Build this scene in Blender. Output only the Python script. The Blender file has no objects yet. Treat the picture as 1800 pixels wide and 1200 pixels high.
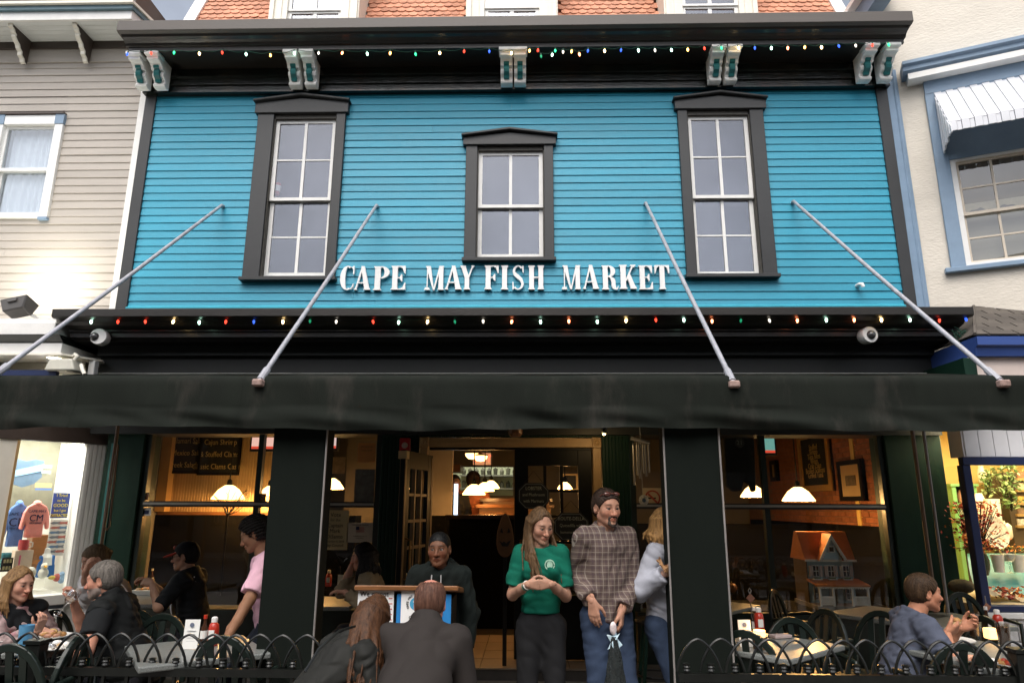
import bpy, bmesh, math, random
import numpy as np
from mathutils import Vector, Matrix, Euler
random.seed(7)
RNG = np.random.default_rng(7)
S = bpy.context.scene
COL = S.collection
PI = math.pi

# ------------------------------------------------------------------ camera
CAM_H, FPX = 1.65, 1200.0                       # eye height, focal length in pixels of the 1800 px photograph
PITCH, YAW, ROLL = 0.236073945, -0.0239175595, 0.00430539823
_F = Vector((math.sin(YAW)*math.cos(PITCH), math.cos(YAW)*math.cos(PITCH), math.sin(PITCH)))
_R = Vector((math.cos(YAW), -math.sin(YAW), 0))
_U = _R.cross(_F)
_R, _U = math.cos(ROLL)*_R + math.sin(ROLL)*_U, -math.sin(ROLL)*_R + math.cos(ROLL)*_U
cam = bpy.data.cameras.new('camera')
cam.sensor_width = 36; cam.lens = 24; cam.clip_start = .05; cam.clip_end = 500
camo = bpy.data.objects.new('camera', cam); COL.objects.link(camo)
camo.matrix_world = Matrix(((_R.x, _U.x, -_F.x, 0), (_R.y, _U.y, -_F.y, 0), (_R.z, _U.z, -_F.z, CAM_H), (0, 0, 0, 1)))
S.camera = camo

# ------------------------------------------------------------------ sky, sun, exposure
W = bpy.data.worlds.new('World'); S.world = W; W.use_nodes = True
nt = W.node_tree; nt.nodes.clear()
sky = nt.nodes.new('ShaderNodeTexSky'); sky.sky_type = 'NISHITA'; sky.sun_disc = False
SUN_EL, SUN_AZ = math.radians(58), math.radians(192)
sky.sun_elevation = SUN_EL; sky.sun_rotation = SUN_AZ; sky.air_density = 1.0; sky.dust_density = 4.0; sky.ozone_density = 1.0
hs = nt.nodes.new('ShaderNodeHueSaturation'); hs.inputs['Saturation'].default_value = .45
bg = nt.nodes.new('ShaderNodeBackground'); bg.inputs['Strength'].default_value = .15
ow = nt.nodes.new('ShaderNodeOutputWorld')
nt.links.new(sky.outputs[0], hs.inputs['Color']); ctc = nt.nodes.new('ShaderNodeTexCoord'); cn = nt.nodes.new('ShaderNodeTexNoise'); cn.inputs['Scale'].default_value = 2.6; cn.inputs['Detail'].default_value = 7; cn.inputs['Roughness'].default_value = .6
cmr = nt.nodes.new('ShaderNodeMapRange'); cmr.inputs[1].default_value = .34; cmr.inputs[2].default_value = .66; cmr.inputs[3].default_value = .82; cmr.inputs[4].default_value = 1.4          # broken cloud
cmx = nt.nodes.new('ShaderNodeVectorMath'); cmx.operation = 'SCALE'
nt.links.new(ctc.outputs['Generated'], cn.inputs['Vector']); nt.links.new(cn.outputs['Fac'], cmr.inputs[0]); nt.links.new(hs.outputs[0], cmx.inputs[0]); nt.links.new(cmr.outputs[0], cmx.inputs['Scale'])
nt.links.new(cmx.outputs[0], bg.inputs[0]); nt.links.new(bg.outputs[0], ow.inputs[0])
sun = bpy.data.lights.new('sun', 'SUN'); sun.energy = 1.25; sun.angle = math.radians(50); sun.color = (1, .95, .88)
suno = bpy.data.objects.new('sun', sun); COL.objects.link(suno)
_sd = Vector((math.sin(SUN_AZ)*math.cos(SUN_EL), math.cos(SUN_AZ)*math.cos(SUN_EL), math.sin(SUN_EL)))
suno.rotation_euler = _sd.to_track_quat('Z', 'Y').to_euler()
vs = S.view_settings; vs.view_transform = 'Standard'; vs.look = 'None'; vs.exposure = 0.64; vs.gamma = 1.0; vs.use_curve_mapping = False
S.cycles.use_denoising = True
S.cycles.max_bounces = 8; S.cycles.diffuse_bounces = 4; S.cycles.transparent_max_bounces = 24; S.cycles.glossy_bounces = 4
S.cycles.sample_clamp_indirect = 6.0; S.cycles.caustics_reflective = False; S.cycles.caustics_refractive = False

def ray(u, v):
    d = _F + _R*((u-900)/FPX) - _U*((v-600)/FPX)
    return Vector((0, 0, CAM_H)), d
def at(u, v, Y):                                 # the point of the place at distance Y seen at pixel u, v of the photograph
    o, d = ray(u, v); return o + d*(Y/d.y)
def atz(u, v, z):
    o, d = ray(u, v); return o + d*((z-o.z)/d.z)
def hit(u, v, P, N):
    o, d = ray(u, v); P = Vector(P); N = Vector(N); return o + d*((P-o).dot(N)/d.dot(N))

# ------------------------------------------------------------------ materials
MATS = {}
def mk(name, col, rough=.6, var=.12, scale=6., bump=0., bscale=60., metal=0., spec=.5, emit=None, estr=0., dirt=None, stretch=None, rnd=0., coat=0.):
    if name in MATS: return MATS[name]
    m = bpy.data.materials.new(name); MATS[name] = m; m.use_nodes = True
    t = m.node_tree; N, L = t.nodes, t.links; b = N['Principled BSDF']
    b.inputs['Roughness'].default_value = rough; b.inputs['Metallic'].default_value = metal; b.inputs['Specular IOR Level'].default_value = spec
    b.inputs['Coat Weight'].default_value = coat
    c = tuple(col) + (1,)
    tc = N.new('ShaderNodeTexCoord'); src = tc.outputs['Object']
    if stretch:
        mp = N.new('ShaderNodeMapping'); mp.inputs['Scale'].default_value = stretch; L.new(src, mp.inputs[0]); src = mp.outputs[0]
    out = None
    if var > 0:
        n = N.new('ShaderNodeTexNoise'); n.inputs['Scale'].default_value = scale; n.inputs['Detail'].default_value = 6; n.inputs['Roughness'].default_value = .65
        L.new(src, n.inputs['Vector'])
        mr = N.new('ShaderNodeMapRange'); mr.inputs[1].default_value = .3; mr.inputs[2].default_value = .7; mr.inputs[3].default_value = 1-var; mr.inputs[4].default_value = 1+var
        L.new(n.outputs['Fac'], mr.inputs[0]); val = mr.outputs[0]
        if rnd > 0:
            oi = N.new('ShaderNodeObjectInfo'); m2 = N.new('ShaderNodeMapRange'); m2.inputs[3].default_value = 1-rnd; m2.inputs[4].default_value = 1+rnd
            L.new(oi.outputs['Random'], m2.inputs[0]); mm = N.new('ShaderNodeMath'); mm.operation = 'MULTIPLY'
            L.new(val, mm.inputs[0]); L.new(m2.outputs[0], mm.inputs[1]); val = mm.outputs[0]
        mx = N.new('ShaderNodeVectorMath'); mx.operation = 'SCALE'; mx.inputs[0].default_value = c[:3]; L.new(val, mx.inputs['Scale']); out = mx.outputs[0]
        if dirt:                                  # blotches of wear: (colour, scale, low, high, amount)
            dn = N.new('ShaderNodeTexNoise'); dn.inputs['Scale'].default_value = dirt[1]; dn.inputs['Detail'].default_value = 8; dn.inputs['Roughness'].default_value = .7
            L.new(src, dn.inputs['Vector'])
            dr = N.new('ShaderNodeMapRange'); dr.inputs[1].default_value = dirt[2]; dr.inputs[2].default_value = dirt[3]; dr.inputs[3].default_value = 0; dr.inputs[4].default_value = dirt[4]
            L.new(dn.outputs['Fac'], dr.inputs[0])
            mi = N.new('ShaderNodeMix'); mi.data_type = 'RGBA'; L.new(dr.outputs[0], mi.inputs[0]); L.new(out, mi.inputs[6]); mi.inputs[7].default_value = tuple(dirt[0]) + (1,); out = mi.outputs[2]
        L.new(out, b.inputs['Base Color'])
        rr = N.new('ShaderNodeMapRange'); rr.inputs[3].default_value = max(.02, rough-.08); rr.inputs[4].default_value = min(1, rough+.08); L.new(n.outputs['Fac'], rr.inputs[0]); L.new(rr.outputs[0], b.inputs['Roughness'])
    else:
        b.inputs['Base Color'].default_value = c
    if bump > 0:
        bn = N.new('ShaderNodeTexNoise'); bn.inputs['Scale'].default_value = bscale; bn.inputs['Detail'].default_value = 5; L.new(src, bn.inputs['Vector'])
        bp = N.new('ShaderNodeBump'); bp.inputs['Strength'].default_value = 1; bp.inputs['Distance'].default_value = bump; L.new(bn.outputs['Fac'], bp.inputs['Height']); L.new(bp.outputs[0], b.inputs['Normal'])
    if emit:
        b.inputs['Emission Color'].default_value = tuple(emit) + (1,); b.inputs['Emission Strength'].default_value = estr
    return m
def mk_glass(name, tint=(1, 1, 1), low=.06, high=.7, rough=.0, refl=(1, 1, 1)):
    if name in MATS: return MATS[name]
    m = bpy.data.materials.new(name); MATS[name] = m; m.use_nodes = True
    t = m.node_tree; N, L = t.nodes, t.links; N.clear()
    o = N.new('ShaderNodeOutputMaterial'); tr = N.new('ShaderNodeBsdfTransparent'); tr.inputs[0].default_value = tuple(tint) + (1,)
    g = N.new('ShaderNodeBsdfGlossy'); g.inputs['Roughness'].default_value = rough; g.inputs[0].default_value = tuple(refl) + (1,)
    lw = N.new('ShaderNodeLayerWeight'); lw.inputs[0].default_value = .5
    p = N.new('ShaderNodeMath'); p.operation = 'POWER'; p.inputs[1].default_value = 4; L.new(lw.outputs['Facing'], p.inputs[0])
    mr = N.new('ShaderNodeMapRange'); mr.inputs[3].default_value = low; mr.inputs[4].default_value = high; L.new(p.outputs[0], mr.inputs[0])
    ms = N.new('ShaderNodeMixShader'); L.new(mr.outputs[0], ms.inputs[0]); L.new(tr.outputs[0], ms.inputs[1]); L.new(g.outputs[0], ms.inputs[2]); L.new(ms.outputs[0], o.inputs[0])
    return m
def mk_attr(name, rough=.5, sss=0., bump=0., bscale=200., spec=.4, sheen=0.):     # colour from the mesh's own "Col" attribute (skin, printed things)
    if name in MATS: return MATS[name]
    m = bpy.data.materials.new(name); MATS[name] = m; m.use_nodes = True
    t = m.node_tree; N, L = t.nodes, t.links; b = N['Principled BSDF']
    a = N.new('ShaderNodeAttribute'); a.attribute_name = 'Col'
    n = N.new('ShaderNodeTexNoise'); n.inputs['Scale'].default_value = 35; n.inputs['Detail'].default_value = 6
    tc = N.new('ShaderNodeTexCoord'); L.new(tc.outputs['Object'], n.inputs['Vector'])
    mr = N.new('ShaderNodeMapRange'); mr.inputs[3].default_value = .82; mr.inputs[4].default_value = 1.18; L.new(n.outputs['Fac'], mr.inputs[0])
    mx = N.new('ShaderNodeVectorMath'); mx.operation = 'SCALE'; L.new(a.outputs['Color'], mx.inputs[0]); L.new(mr.outputs[0], mx.inputs['Scale'])
    L.new(mx.outputs[0], b.inputs['Base Color']); b.inputs['Roughness'].default_value = rough; b.inputs['Specular IOR Level'].default_value = spec
    b.inputs['Subsurface Weight'].default_value = sss; b.inputs['Subsurface Radius'].default_value = (.01, .004, .002); b.inputs['Sheen Weight'].default_value = sheen
    if bump:
        bn = N.new('ShaderNodeTexNoise'); bn.inputs['Scale'].default_value = bscale; bp = N.new('ShaderNodeBump'); bp.inputs['Distance'].default_value = bump
        L.new(tc.outputs['Object'], bn.inputs['Vector']); L.new(bn.outputs['Fac'], bp.inputs['Height']); L.new(bp.outputs[0], b.inputs['Normal'])
    return m

# ------------------------------------------------------------------ objects
LOC = {}
def tag(o, label=None, cat=None, group=None, kind=None):
    if label: o['label'] = label
    if cat: o['category'] = cat
    if group: o['group'] = group
    if kind: o['kind'] = kind
    return o
def thing(name, loc, label, cat, group=None, rz=0.):
    o = bpy.data.objects.new(name, None); COL.objects.link(o); o.location = loc; o.rotation_euler = (0, 0, rz); o.empty_display_size = .1
    LOC[o.name] = Vector(loc) if rz == 0 else Vector((0, 0, 0))
    return tag(o, label, cat, group)
def link(name, me, parent=None, loc=None):
    o = bpy.data.objects.new(name, me); COL.objects.link(o)
    if parent is not None:
        o.parent = parent; LOC[o.name] = LOC[parent.name]
    else:
        LOC[o.name] = Vector((0, 0, 0))
    if loc is not None: o.location = Vector(loc) - (LOC[parent.name] if parent is not None else Vector((0, 0, 0)))
    return o
def inst(name, me, parent, loc, rot=(0, 0, 0), scale=None, mat=None):            # one more piece sharing mesh data
    o = link(name, me, parent, loc); o.rotation_euler = rot
    if scale is not None: o.scale = scale if hasattr(scale, '__len__') else (scale,)*3
    return o
def copy_tree(o, parent=None):
    c = o.copy(); COL.objects.link(c)
    if parent is not None: c.parent = parent
    for ch in list(o.children): copy_tree(ch, c)
    return c
def place_copy(src, loc, rz=0, label=None, scale=None):
    c = copy_tree(src); c.location = loc; c.rotation_euler = (0, 0, rz)
    if scale: c.scale = (scale,)*3
    if label: c['label'] = label
    return c

class MB:
    def __init__(s, M=None): s.v, s.f, s.M = [], [], M
    def add(s, vs, fs):
        n = len(s.v)
        s.v += [tuple(s.M @ Vector(p)) if s.M is not None else tuple(p) for p in vs]
        s.f += [tuple(i+n for i in f) for f in fs]; return s
    def box(s, x0, x1, y0, y1, z0, z1):
        if x1 < x0: x0, x1 = x1, x0
        if y1 < y0: y0, y1 = y1, y0
        if z1 < z0: z0, z1 = z1, z0
        return s.add([(x0, y0, z0), (x1, y0, z0), (x1, y1, z0), (x0, y1, z0), (x0, y0, z1), (x1, y0, z1), (x1, y1, z1), (x0, y1, z1)],
                     [(0, 3, 2, 1), (4, 5, 6, 7), (0, 1, 5, 4), (1, 2, 6, 5), (2, 3, 7, 6), (3, 0, 4, 7)])
    def prism(s, pts, vec):                       # polygon extruded along vec
        vec = Vector(vec); p = [Vector(q) for q in pts]; n = len(p)
        nrm = Vector((0, 0, 0))
        for i in range(n): nrm += p[i].cross(p[(i+1) % n])
        if nrm.dot(vec) > 0: p.reverse()
        return s.add(p + [q+vec for q in p], [tuple(range(n)), tuple(range(2*n-1, n-1, -1))] + [(i, i+n, (i+1) % n + n, (i+1) % n) for i in range(n)])
    def profile_x(s, yz, x0, x1): return s.prism([(x0, y, z) for y, z in yz], (x1-x0, 0, 0))
    def poly_xz(s, xz, y0, y1): return s.prism([(x, y0, z) for x, z in xz], (0, y1-y0, 0))
    def poly_xy(s, xy, z0, z1): return s.prism([(x, y, z0) for x, y in xy], (0, 0, z1-z0))
    def tube(s, path, r, n=8, caps=True):
        P = [Vector(p) for p in path]; m = len(P); rs = r if hasattr(r, '__len__') else [r]*m
        up = Vector((0, 0, 1)); vs = []; a = None
        for i in range(m):
            t = (P[min(i+1, m-1)] - P[max(i-1, 0)])
            t = t.normalized() if t.length > 1e-9 else Vector((0, 0, 1))
            if a is None:
                a = t.cross(up) if abs(t.dot(up)) < .95 else t.cross(Vector((1, 0, 0)))
            a = (a - t*a.dot(t)).normalized(); b = t.cross(a)
            vs += [P[i] + (a*math.cos(2*PI*k/n) + b*math.sin(2*PI*k/n))*rs[i] for k in range(n)]
        fs = [(i*n+k, i*n+(k+1) % n, (i+1)*n+(k+1) % n, (i+1)*n+k) for i in range(m-1) for k in range(n)]
        if caps: fs += [tuple(range(n-1, -1, -1)), tuple((m-1)*n+k for k in range(n))]
        return s.add(vs, fs)
    def lathe(s, prof, c=(0, 0, 0), n=16, R=None):
        c = Vector(c); vs = []
        for r, z in prof:
            for k in range(n):
                p = Vector((r*math.cos(2*PI*k/n), r*math.sin(2*PI*k/n), z)); vs.append((R @ p if R is not None else p) + c)
        m = len(prof); fs = [(i*n+k, i*n+(k+1) % n, (i+1)*n+(k+1) % n, (i+1)*n+k) for i in range(m-1) for k in range(n)]
        if prof[0][0] > 1e-6: fs.append(tuple(range(n-1, -1, -1)))
        if prof[-1][0] > 1e-6: fs.append(tuple((m-1)*n+k for k in range(n)))
        return s.add(vs, fs)
    def ball(s, c, r, n=12, m=8, R=None):
        r = r if hasattr(r, '__len__') else (r,)*3
        prof = [(max(1e-4, math.sin(PI*i/m)), -math.cos(PI*i/m)) for i in range(m+1)]
        c = Vector(c); vs = []
        for pr, z in prof:
            for k in range(n):
                p = Vector((pr*math.cos(2*PI*k/n)*r[0], pr*math.sin(2*PI*k/n)*r[1], z*r[2])); vs.append((R @ p if R is not None else p) + c)
        return s.add(vs, [(i*n+k, i*n+(k+1) % n, (i+1)*n+(k+1) % n, (i+1)*n+k) for i in range(m) for k in range(n)])
    def grid(s, fn, nu, nv):                      # open sheet fn(u, v)
        return s.add([fn(i/nu, j/nv) for j in range(nv+1) for i in range(nu+1)],
                     [(j*(nu+1)+i, j*(nu+1)+i+1, (j+1)*(nu+1)+i+1, (j+1)*(nu+1)+i) for j in range(nv) for i in range(nu)])
    def mesh(s, name, mat, off=Vector((0, 0, 0)), smooth=False, bevel=0., seg=1):
        me = bpy.data.meshes.new(name)
        me.from_pydata([(x-off.x, y-off.y, z-off.z) for x, y, z in s.v], [], s.f)
        if bevel:
            bm = bmesh.new(); bm.from_mesh(me)
            ed = [e for e in bm.edges if len(e.link_faces) == 2 and e.calc_face_angle(0) > .5]
            bmesh.ops.bevel(bm, geom=ed, offset=bevel, segments=seg, profile=.5, affect='EDGES', clamp_overlap=True); bm.to_mesh(me); bm.free()
        if smooth:
            me.polygons.foreach_set('use_smooth', [True]*len(me.polygons))
            try: me.set_sharp_from_angle(angle=math.radians(50))
            except Exception: pass
        if mat is not None: me.materials.append(mat)
        me.update(); return me
    def build(s, name, mat, parent=None, smooth=False, bevel=0., seg=1, label=None):
        off = LOC[parent.name] if parent is not None else Vector((0, 0, 0))
        o = link(name, s.mesh(name, mat, off, smooth, bevel, seg), parent)
        if label: o['label'] = label
        return o

def text(name, body, size, mat, parent, M, align='CENTER', ext=.0015, width=1., spacing=1., line=1., shear=0.):
    """flat lettering in the plane of M: x along the line, y up, z out towards the reader"""
    cu = bpy.data.curves.new(name, 'FONT'); cu.body = body; cu.size = size; cu.align_x = align; cu.align_y = 'CENTER'; cu.extrude = ext; cu.space_character = spacing
    cu.space_line = line; cu.shear = shear; cu.resolution_u = 2
    t = bpy.data.objects.new(name, cu); COL.objects.link(t)
    dg = bpy.context.evaluated_depsgraph_get(); me = bpy.data.meshes.new_from_object(t.evaluated_get(dg))
    bpy.data.objects.remove(t); bpy.data.curves.remove(cu)
    me.transform(M @ Matrix.Diagonal((width, 1, 1, 1)))
    off = LOC[parent.name] if parent is not None else Vector((0, 0, 0))
    me.transform(Matrix.Translation(-off)); me.materials.clear(); me.materials.append(mat)
    return link(name, me, parent)
def face_m(p, xdir=(1, 0, 0), up=(0, 0, 1)):      # lettering frame at p
    x = Vector(xdir).normalized(); y = (Vector(up) - x*Vector(up).dot(x)).normalized(); z = x.cross(y)
    return Matrix(((x.x, y.x, z.x, p[0]), (x.y, y.y, z.y, p[1]), (x.z, y.z, z.z, p[2]), (0, 0, 0, 1)))
def lamp(name, kind, loc, energy, color, parent=None, size=.05, rot=None, spot=None, blend=.5):
    l = bpy.data.lights.new(name, kind); l.energy = energy; l.color = color
    if kind == 'AREA':
        if hasattr(size, '__len__'): l.shape = 'RECTANGLE'; l.size, l.size_y = size
        else: l.size = size
    else: l.shadow_soft_size = size
    if spot: l.spot_size = spot; l.spot_blend = blend
    o = bpy.data.objects.new(name, l); COL.objects.link(o)
    if parent is not None: o.parent = parent; o.location = Vector(loc) - LOC[parent.name]
    else: o.location = loc
    if rot: o.rotation_euler = rot
    return o

# ------------------------------------------------------------------ palette
BLUE = mk('blue_clapboard_paint', (.022, .29, .42), .5, .07, 2.2, .0012, 90, stretch=(.6, 3, 5), rnd=.07, dirt=((.03, .21, .30), 2.4, .56, .8, .45))
GREYB = mk('grey_clapboard_paint', (.42, .38, .335), .6, .08, 2, .001, 80, stretch=(.6, 3, 5), rnd=.05)
TRIM = mk('charcoal_trim_paint', (.026, .027, .028), .5, .15, 5, .001, 60)
TRIMB = mk('brown_black_cornice_paint', (.018, .015, .012), .34, .2, 4, .0015, 50, stretch=(.3, 2, 3), dirt=((.12, .11, .10), 9, .62, .8, .5))
BLACKG = mk('gloss_black_green_paint', (.008, .010, .008), .22, .25, 5, .002, 30, stretch=(.25, 2, 3))
GREEN = mk('dark_green_paint', (.006, .026, .016), .5, .2, 3, .001, 60, stretch=(3, 3, .6), spec=.2)
TEAL = mk('teal_paint', (.008, .10, .095), .5, .15, 6)
WHITE = mk('white_paint', (.78, .77, .74), .45, .06, 6, .0008, 60, dirt=((.45, .42, .36), 14, .66, .85, .5))
CREAM = mk('cream_paint', (.80, .76, .66), .5, .06, 5, .001, 60)
STUCCO = mk('cream_stucco', (.69, .635, .55), .9, .09, 1.2, .006, 22, stretch=(1, 1, 2.2), spec=.2, dirt=((.52, .44, .36), 9, .64, .74, .6))
LBLUE = mk('slate_blue_paint', (.20, .29, .40), .5, .1, 4, .001, 50, dirt=((.35, .38, .4), 16, .66, .8, .5))
NAVY = mk('navy_paint', (.012, .022, .075), .4, .15, 5)
TAN = mk('tan_trim_paint', (.42, .27, .12), .5, .12, 8, .001, 60)
IRON = mk('black_iron', (.007, .008, .007), .32, .3, 20, .001, 90, metal=.0, spec=.4)
FABRIC = mk('dark_awning_canvas', (.0105, .0128, .0100), .9, .2, 4, .0012, 260, spec=.12, dirt=((.045, .04, .034), 2.2, .52, .74, .75), stretch=(1, 1, .3))
GALV = mk('galvanised_pipe', (.40, .40, .43), .45, .15, 14, .0006, 90, metal=.35)
GLASS = mk_glass('shop_glass', (.93, .96, .94), .05, .7)
UPGLASS = mk_glass('upper_window_glass', (.85, .86, .88), .105, .85, refl=(.9, .93, 1))
WOOD = mk('varnished_wood', (.20, .085, .03), .35, .3, 5, .001, 40, stretch=(1, 8, 8))
DARKW = mk('dark_wood', (.010, .008, .006), .45, .3, 6, stretch=(1, 6, 6), spec=.25)
PAPER = mk('white_paper', (.75, .74, .70), .7, .04, 10)
INK = mk('black_ink', (.012, .012, .012), .7, 0)
CHALKB = mk('chalkboard', (.014, .015, .014), .7, .3, 6)
CHALK = mk('chalk_gold_lettering', (.50, .36, .14), .8, 0)
CHALKW = mk('chalk_grey_lettering', (.22, .24, .22), .8, 0)
# ================================================================== GROUND AND STREET
PAVE = mk('concrete_paving', (.20, .18, .155), .85, .15, 3, .003, 40, dirt=((.10, .09, .08), 4, .6, .8, .5))
ASPH = mk('asphalt', (.05, .05, .052), .9, .2, 20, .004, 120)
tag(MB().box(-150, 150, -150, 150, -.6, -.13).build('ground', ASPH), kind='structure')
tag(MB().box(-60, 60, -7.5, 1.2, -.14, -.10).build('street', mk('street_asphalt', (.048, .048, .05), .9, .2, 14, .004, 100)), kind='structure')
side = tag(MB().box(-60, 60, 1.4, 7.6, -.14, 0).build('sidewalk', PAVE), kind='structure')
tag(MB().box(-60, 60, 1.2, 1.4, -.14, .01).build('kerb', mk('kerb_stone', (.28, .27, .25), .8, .1, 8, .002, 60)), kind='structure')
tag(MB().box(-60, 60, -10, -7.5, -.14, 0).build('far_pavement', PAVE), kind='structure')
# buildings and trees across the street, behind the photographer: they shade the low sky
def opposite(x0, x1, h, col, label):
    b = thing('brick_building', ((x0+x1)/2, -10, 0), label, 'building', 'buildings across the street')
    MB().box(x0, x1, -24, -10, 0, h).build('wall', mk('opposite_wall_%d' % len(MATS), col, .85, .15, 4), b)
    MB().box(x0-.2, x1+.2, -24, -9.7, h, h+.4).build('cornice', DARKW, b)
    n = int((x1-x0)/2.6)
    for i in range(n):
        for z in [.9] + [4.4 + 3*k for k in range(int((h-4.4)/3))]:
            xx = x0 + (i+.5)*(x1-x0)/n
            f = MB().box(xx-.7, xx+.7, -10.0, -9.93, z, z+1.9).build('window', DARKW, b)
            MB().box(xx-.6, xx+.6, -9.93, -9.91, z+.1, z+1.8).build('pane', mk('opposite_glass', (.03, .035, .04), .08, 0), f)
opposite(-34, -12.2, 9.0, (.12, .075, .055), 'brown brick shop row across the street with a dark cornice')
opposite(-12, 9.8, 9.2, (.09, .085, .08), 'grey shop row across the street facing the fish market')
opposite(10, 34, 8.8, (.13, .10, .075), 'tan shop row across the street with tall windows')

# ================================================================== FISH MARKET: UPPER STOREY
FY = 7.6
XL, XR = -4.83, 4.434
mk_b = thing('fish_market', (-.2, FY, 0), 'turquoise clapboard shop building with black cornices and an orange shingled roof', 'building')
WIN = [(-3.36, -2.262, 4.212, 6.585, -3.146, -2.386, 4.262, 6.333, 2), (-.752, .31, 4.44, 6.085, -.60, .184, 4.484, 5.873, 1), (1.842, 2.885, 4.228, 6.565, 1.97, 2.708, 4.256, 6.336, 2)]
def cut(x0, x1, z, holes):
    seg = [(x0, x1)]
    for a, b, c, d in holes:
        if c < z < d:
            seg = [q for s in seg for q in ((s[0], min(s[1], a)), (max(s[0], b), s[1])) if q[1]-q[0] > .02]
    return seg
def clapboards(parent, x0, x1, z0, z1, expo, yf, mat, holes, joints=.25):
    z = z0; k = 0
    while z < z1-.01:
        for a, b in cut(x0, x1, z+expo/2, holes):
            parts = [(a, b)]
            if b-a > 2.5 and random.random() < joints:
                m = a + (b-a)*random.uniform(.25, .75); parts = [(a, m-.0012), (m+.0012, b)]
            for p, q in parts:
                t = random.uniform(-.0015, .0015); dz = random.uniform(-.0015, .0015); zt = min(z+expo+.012, z1+.02)
                dq = dz + random.uniform(-.0022, .0022); tq = t + random.uniform(-.0015, .0015)
                MB().add([(p, yf-.016+t, z+dz), (p, yf-.004+t, zt), (p, yf+.012, zt), (p, yf+.012, z+dz), (q, yf-.016+tq, z+dq), (q, yf-.004+tq, zt), (q, yf+.012, zt), (q, yf+.012, z+dq)],
                         [(0, 3, 2, 1), (4, 5, 6, 7), (0, 1, 5, 4), (1, 2, 6, 5), (2, 3, 7, 6), (3, 0, 4, 7)]).build('clapboard', mat, parent)
        z += expo; k += 1
HOLES = [(w[0]+.05, w[1]-.05, w[2]+.02, w[3]-.12) for w in WIN]
clapboards(mk_b, XL+.13, XR-.13, 3.872, 6.70, .0985, FY, BLUE, HOLES, .4)
MB().box(XL, XR, FY+.2, FY+.3, 2.9, 7.1).build('wall', mk('dim_plaster', (.2, .2, .2), .9, 0), mk_b)
for a in (XL, XR-.135):
    MB().box(a, a+.135, FY-.035, FY+.2, 3.86, 6.70).build('corner_board', TRIM, mk_b, bevel=.004)
MB().profile_x([(FY-.02, 3.85), (FY-.045, 3.87), (FY-.045, 3.885), (FY-.006, 3.915), (FY+.01, 3.915), (FY+.01, 3.85)], XL+.13, XR-.13).build('flashing', mk('blue_flashing', (.04, .32, .42), .35, .1, 6), mk_b)

def sash(win, x0, x1, z0, z1, y, cols, rows, hor=.018, ver=.036, st=.048, top=.05, bot=.06, mat=WHITE, gl=UPGLASS, th=.04):
    m = MB(); m.box(x0, x0+st, y, y+th, z0, z1); m.box(x1-st, x1, y, y+th, z0, z1)
    m.box(x0+st, x1-st, y+.001, y+th-.001, z1-top, z1); m.box(x0+st, x1-st, y+.001, y+th-.001, z0, z0+bot)
    m.build('sash', mat, win)
    ix0, ix1, iz0, iz1 = x0+st, x1-st, z0+bot, z1-top
    for c in range(1, cols):
        xx = ix0 + (ix1-ix0)*c/cols; MB().box(xx-ver/2, xx+ver/2, y+.004, y+th-.006, iz0, iz1).build('muntin', mat, win)
    for r in range(1, rows):
        zz = iz0 + (iz1-iz0)*r/rows; MB().box(ix0, ix1, y+.007, y+th-.009, zz-hor/2, zz+hor/2).build('muntin', mat, win)
    for c in range(cols):
        for r in range(rows):
            a0, a1 = ix0 + (ix1-ix0)*c/cols, ix0 + (ix1-ix0)*(c+1)/cols; b0, b1 = iz0 + (iz1-iz0)*r/rows, iz0 + (iz1-iz0)*(r+1)/rows
            t = random.uniform(-.002, .002); u = random.uniform(-.0025, .0025)
            MB().add([(a0, y+.016+t, b0), (a1, y+.016-t, b0), (a1, y+.016-t+u, b1), (a0, y+.016+t+u, b1), (a0, y+.020+t, b0), (a1, y+.020-t, b0), (a1, y+.020-t+u, b1), (a0, y+.020+t+u, b1)],
                     [(0, 1, 2, 3), (7, 6, 5, 4)]).build('pane', gl, win)
SKY_TONE = mk('sky_tone_sheet', (.055, .055, .075), .9, .1, 2)  # made-up sheet behind the panes; its grey-violet stands in for reflected sky
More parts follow.
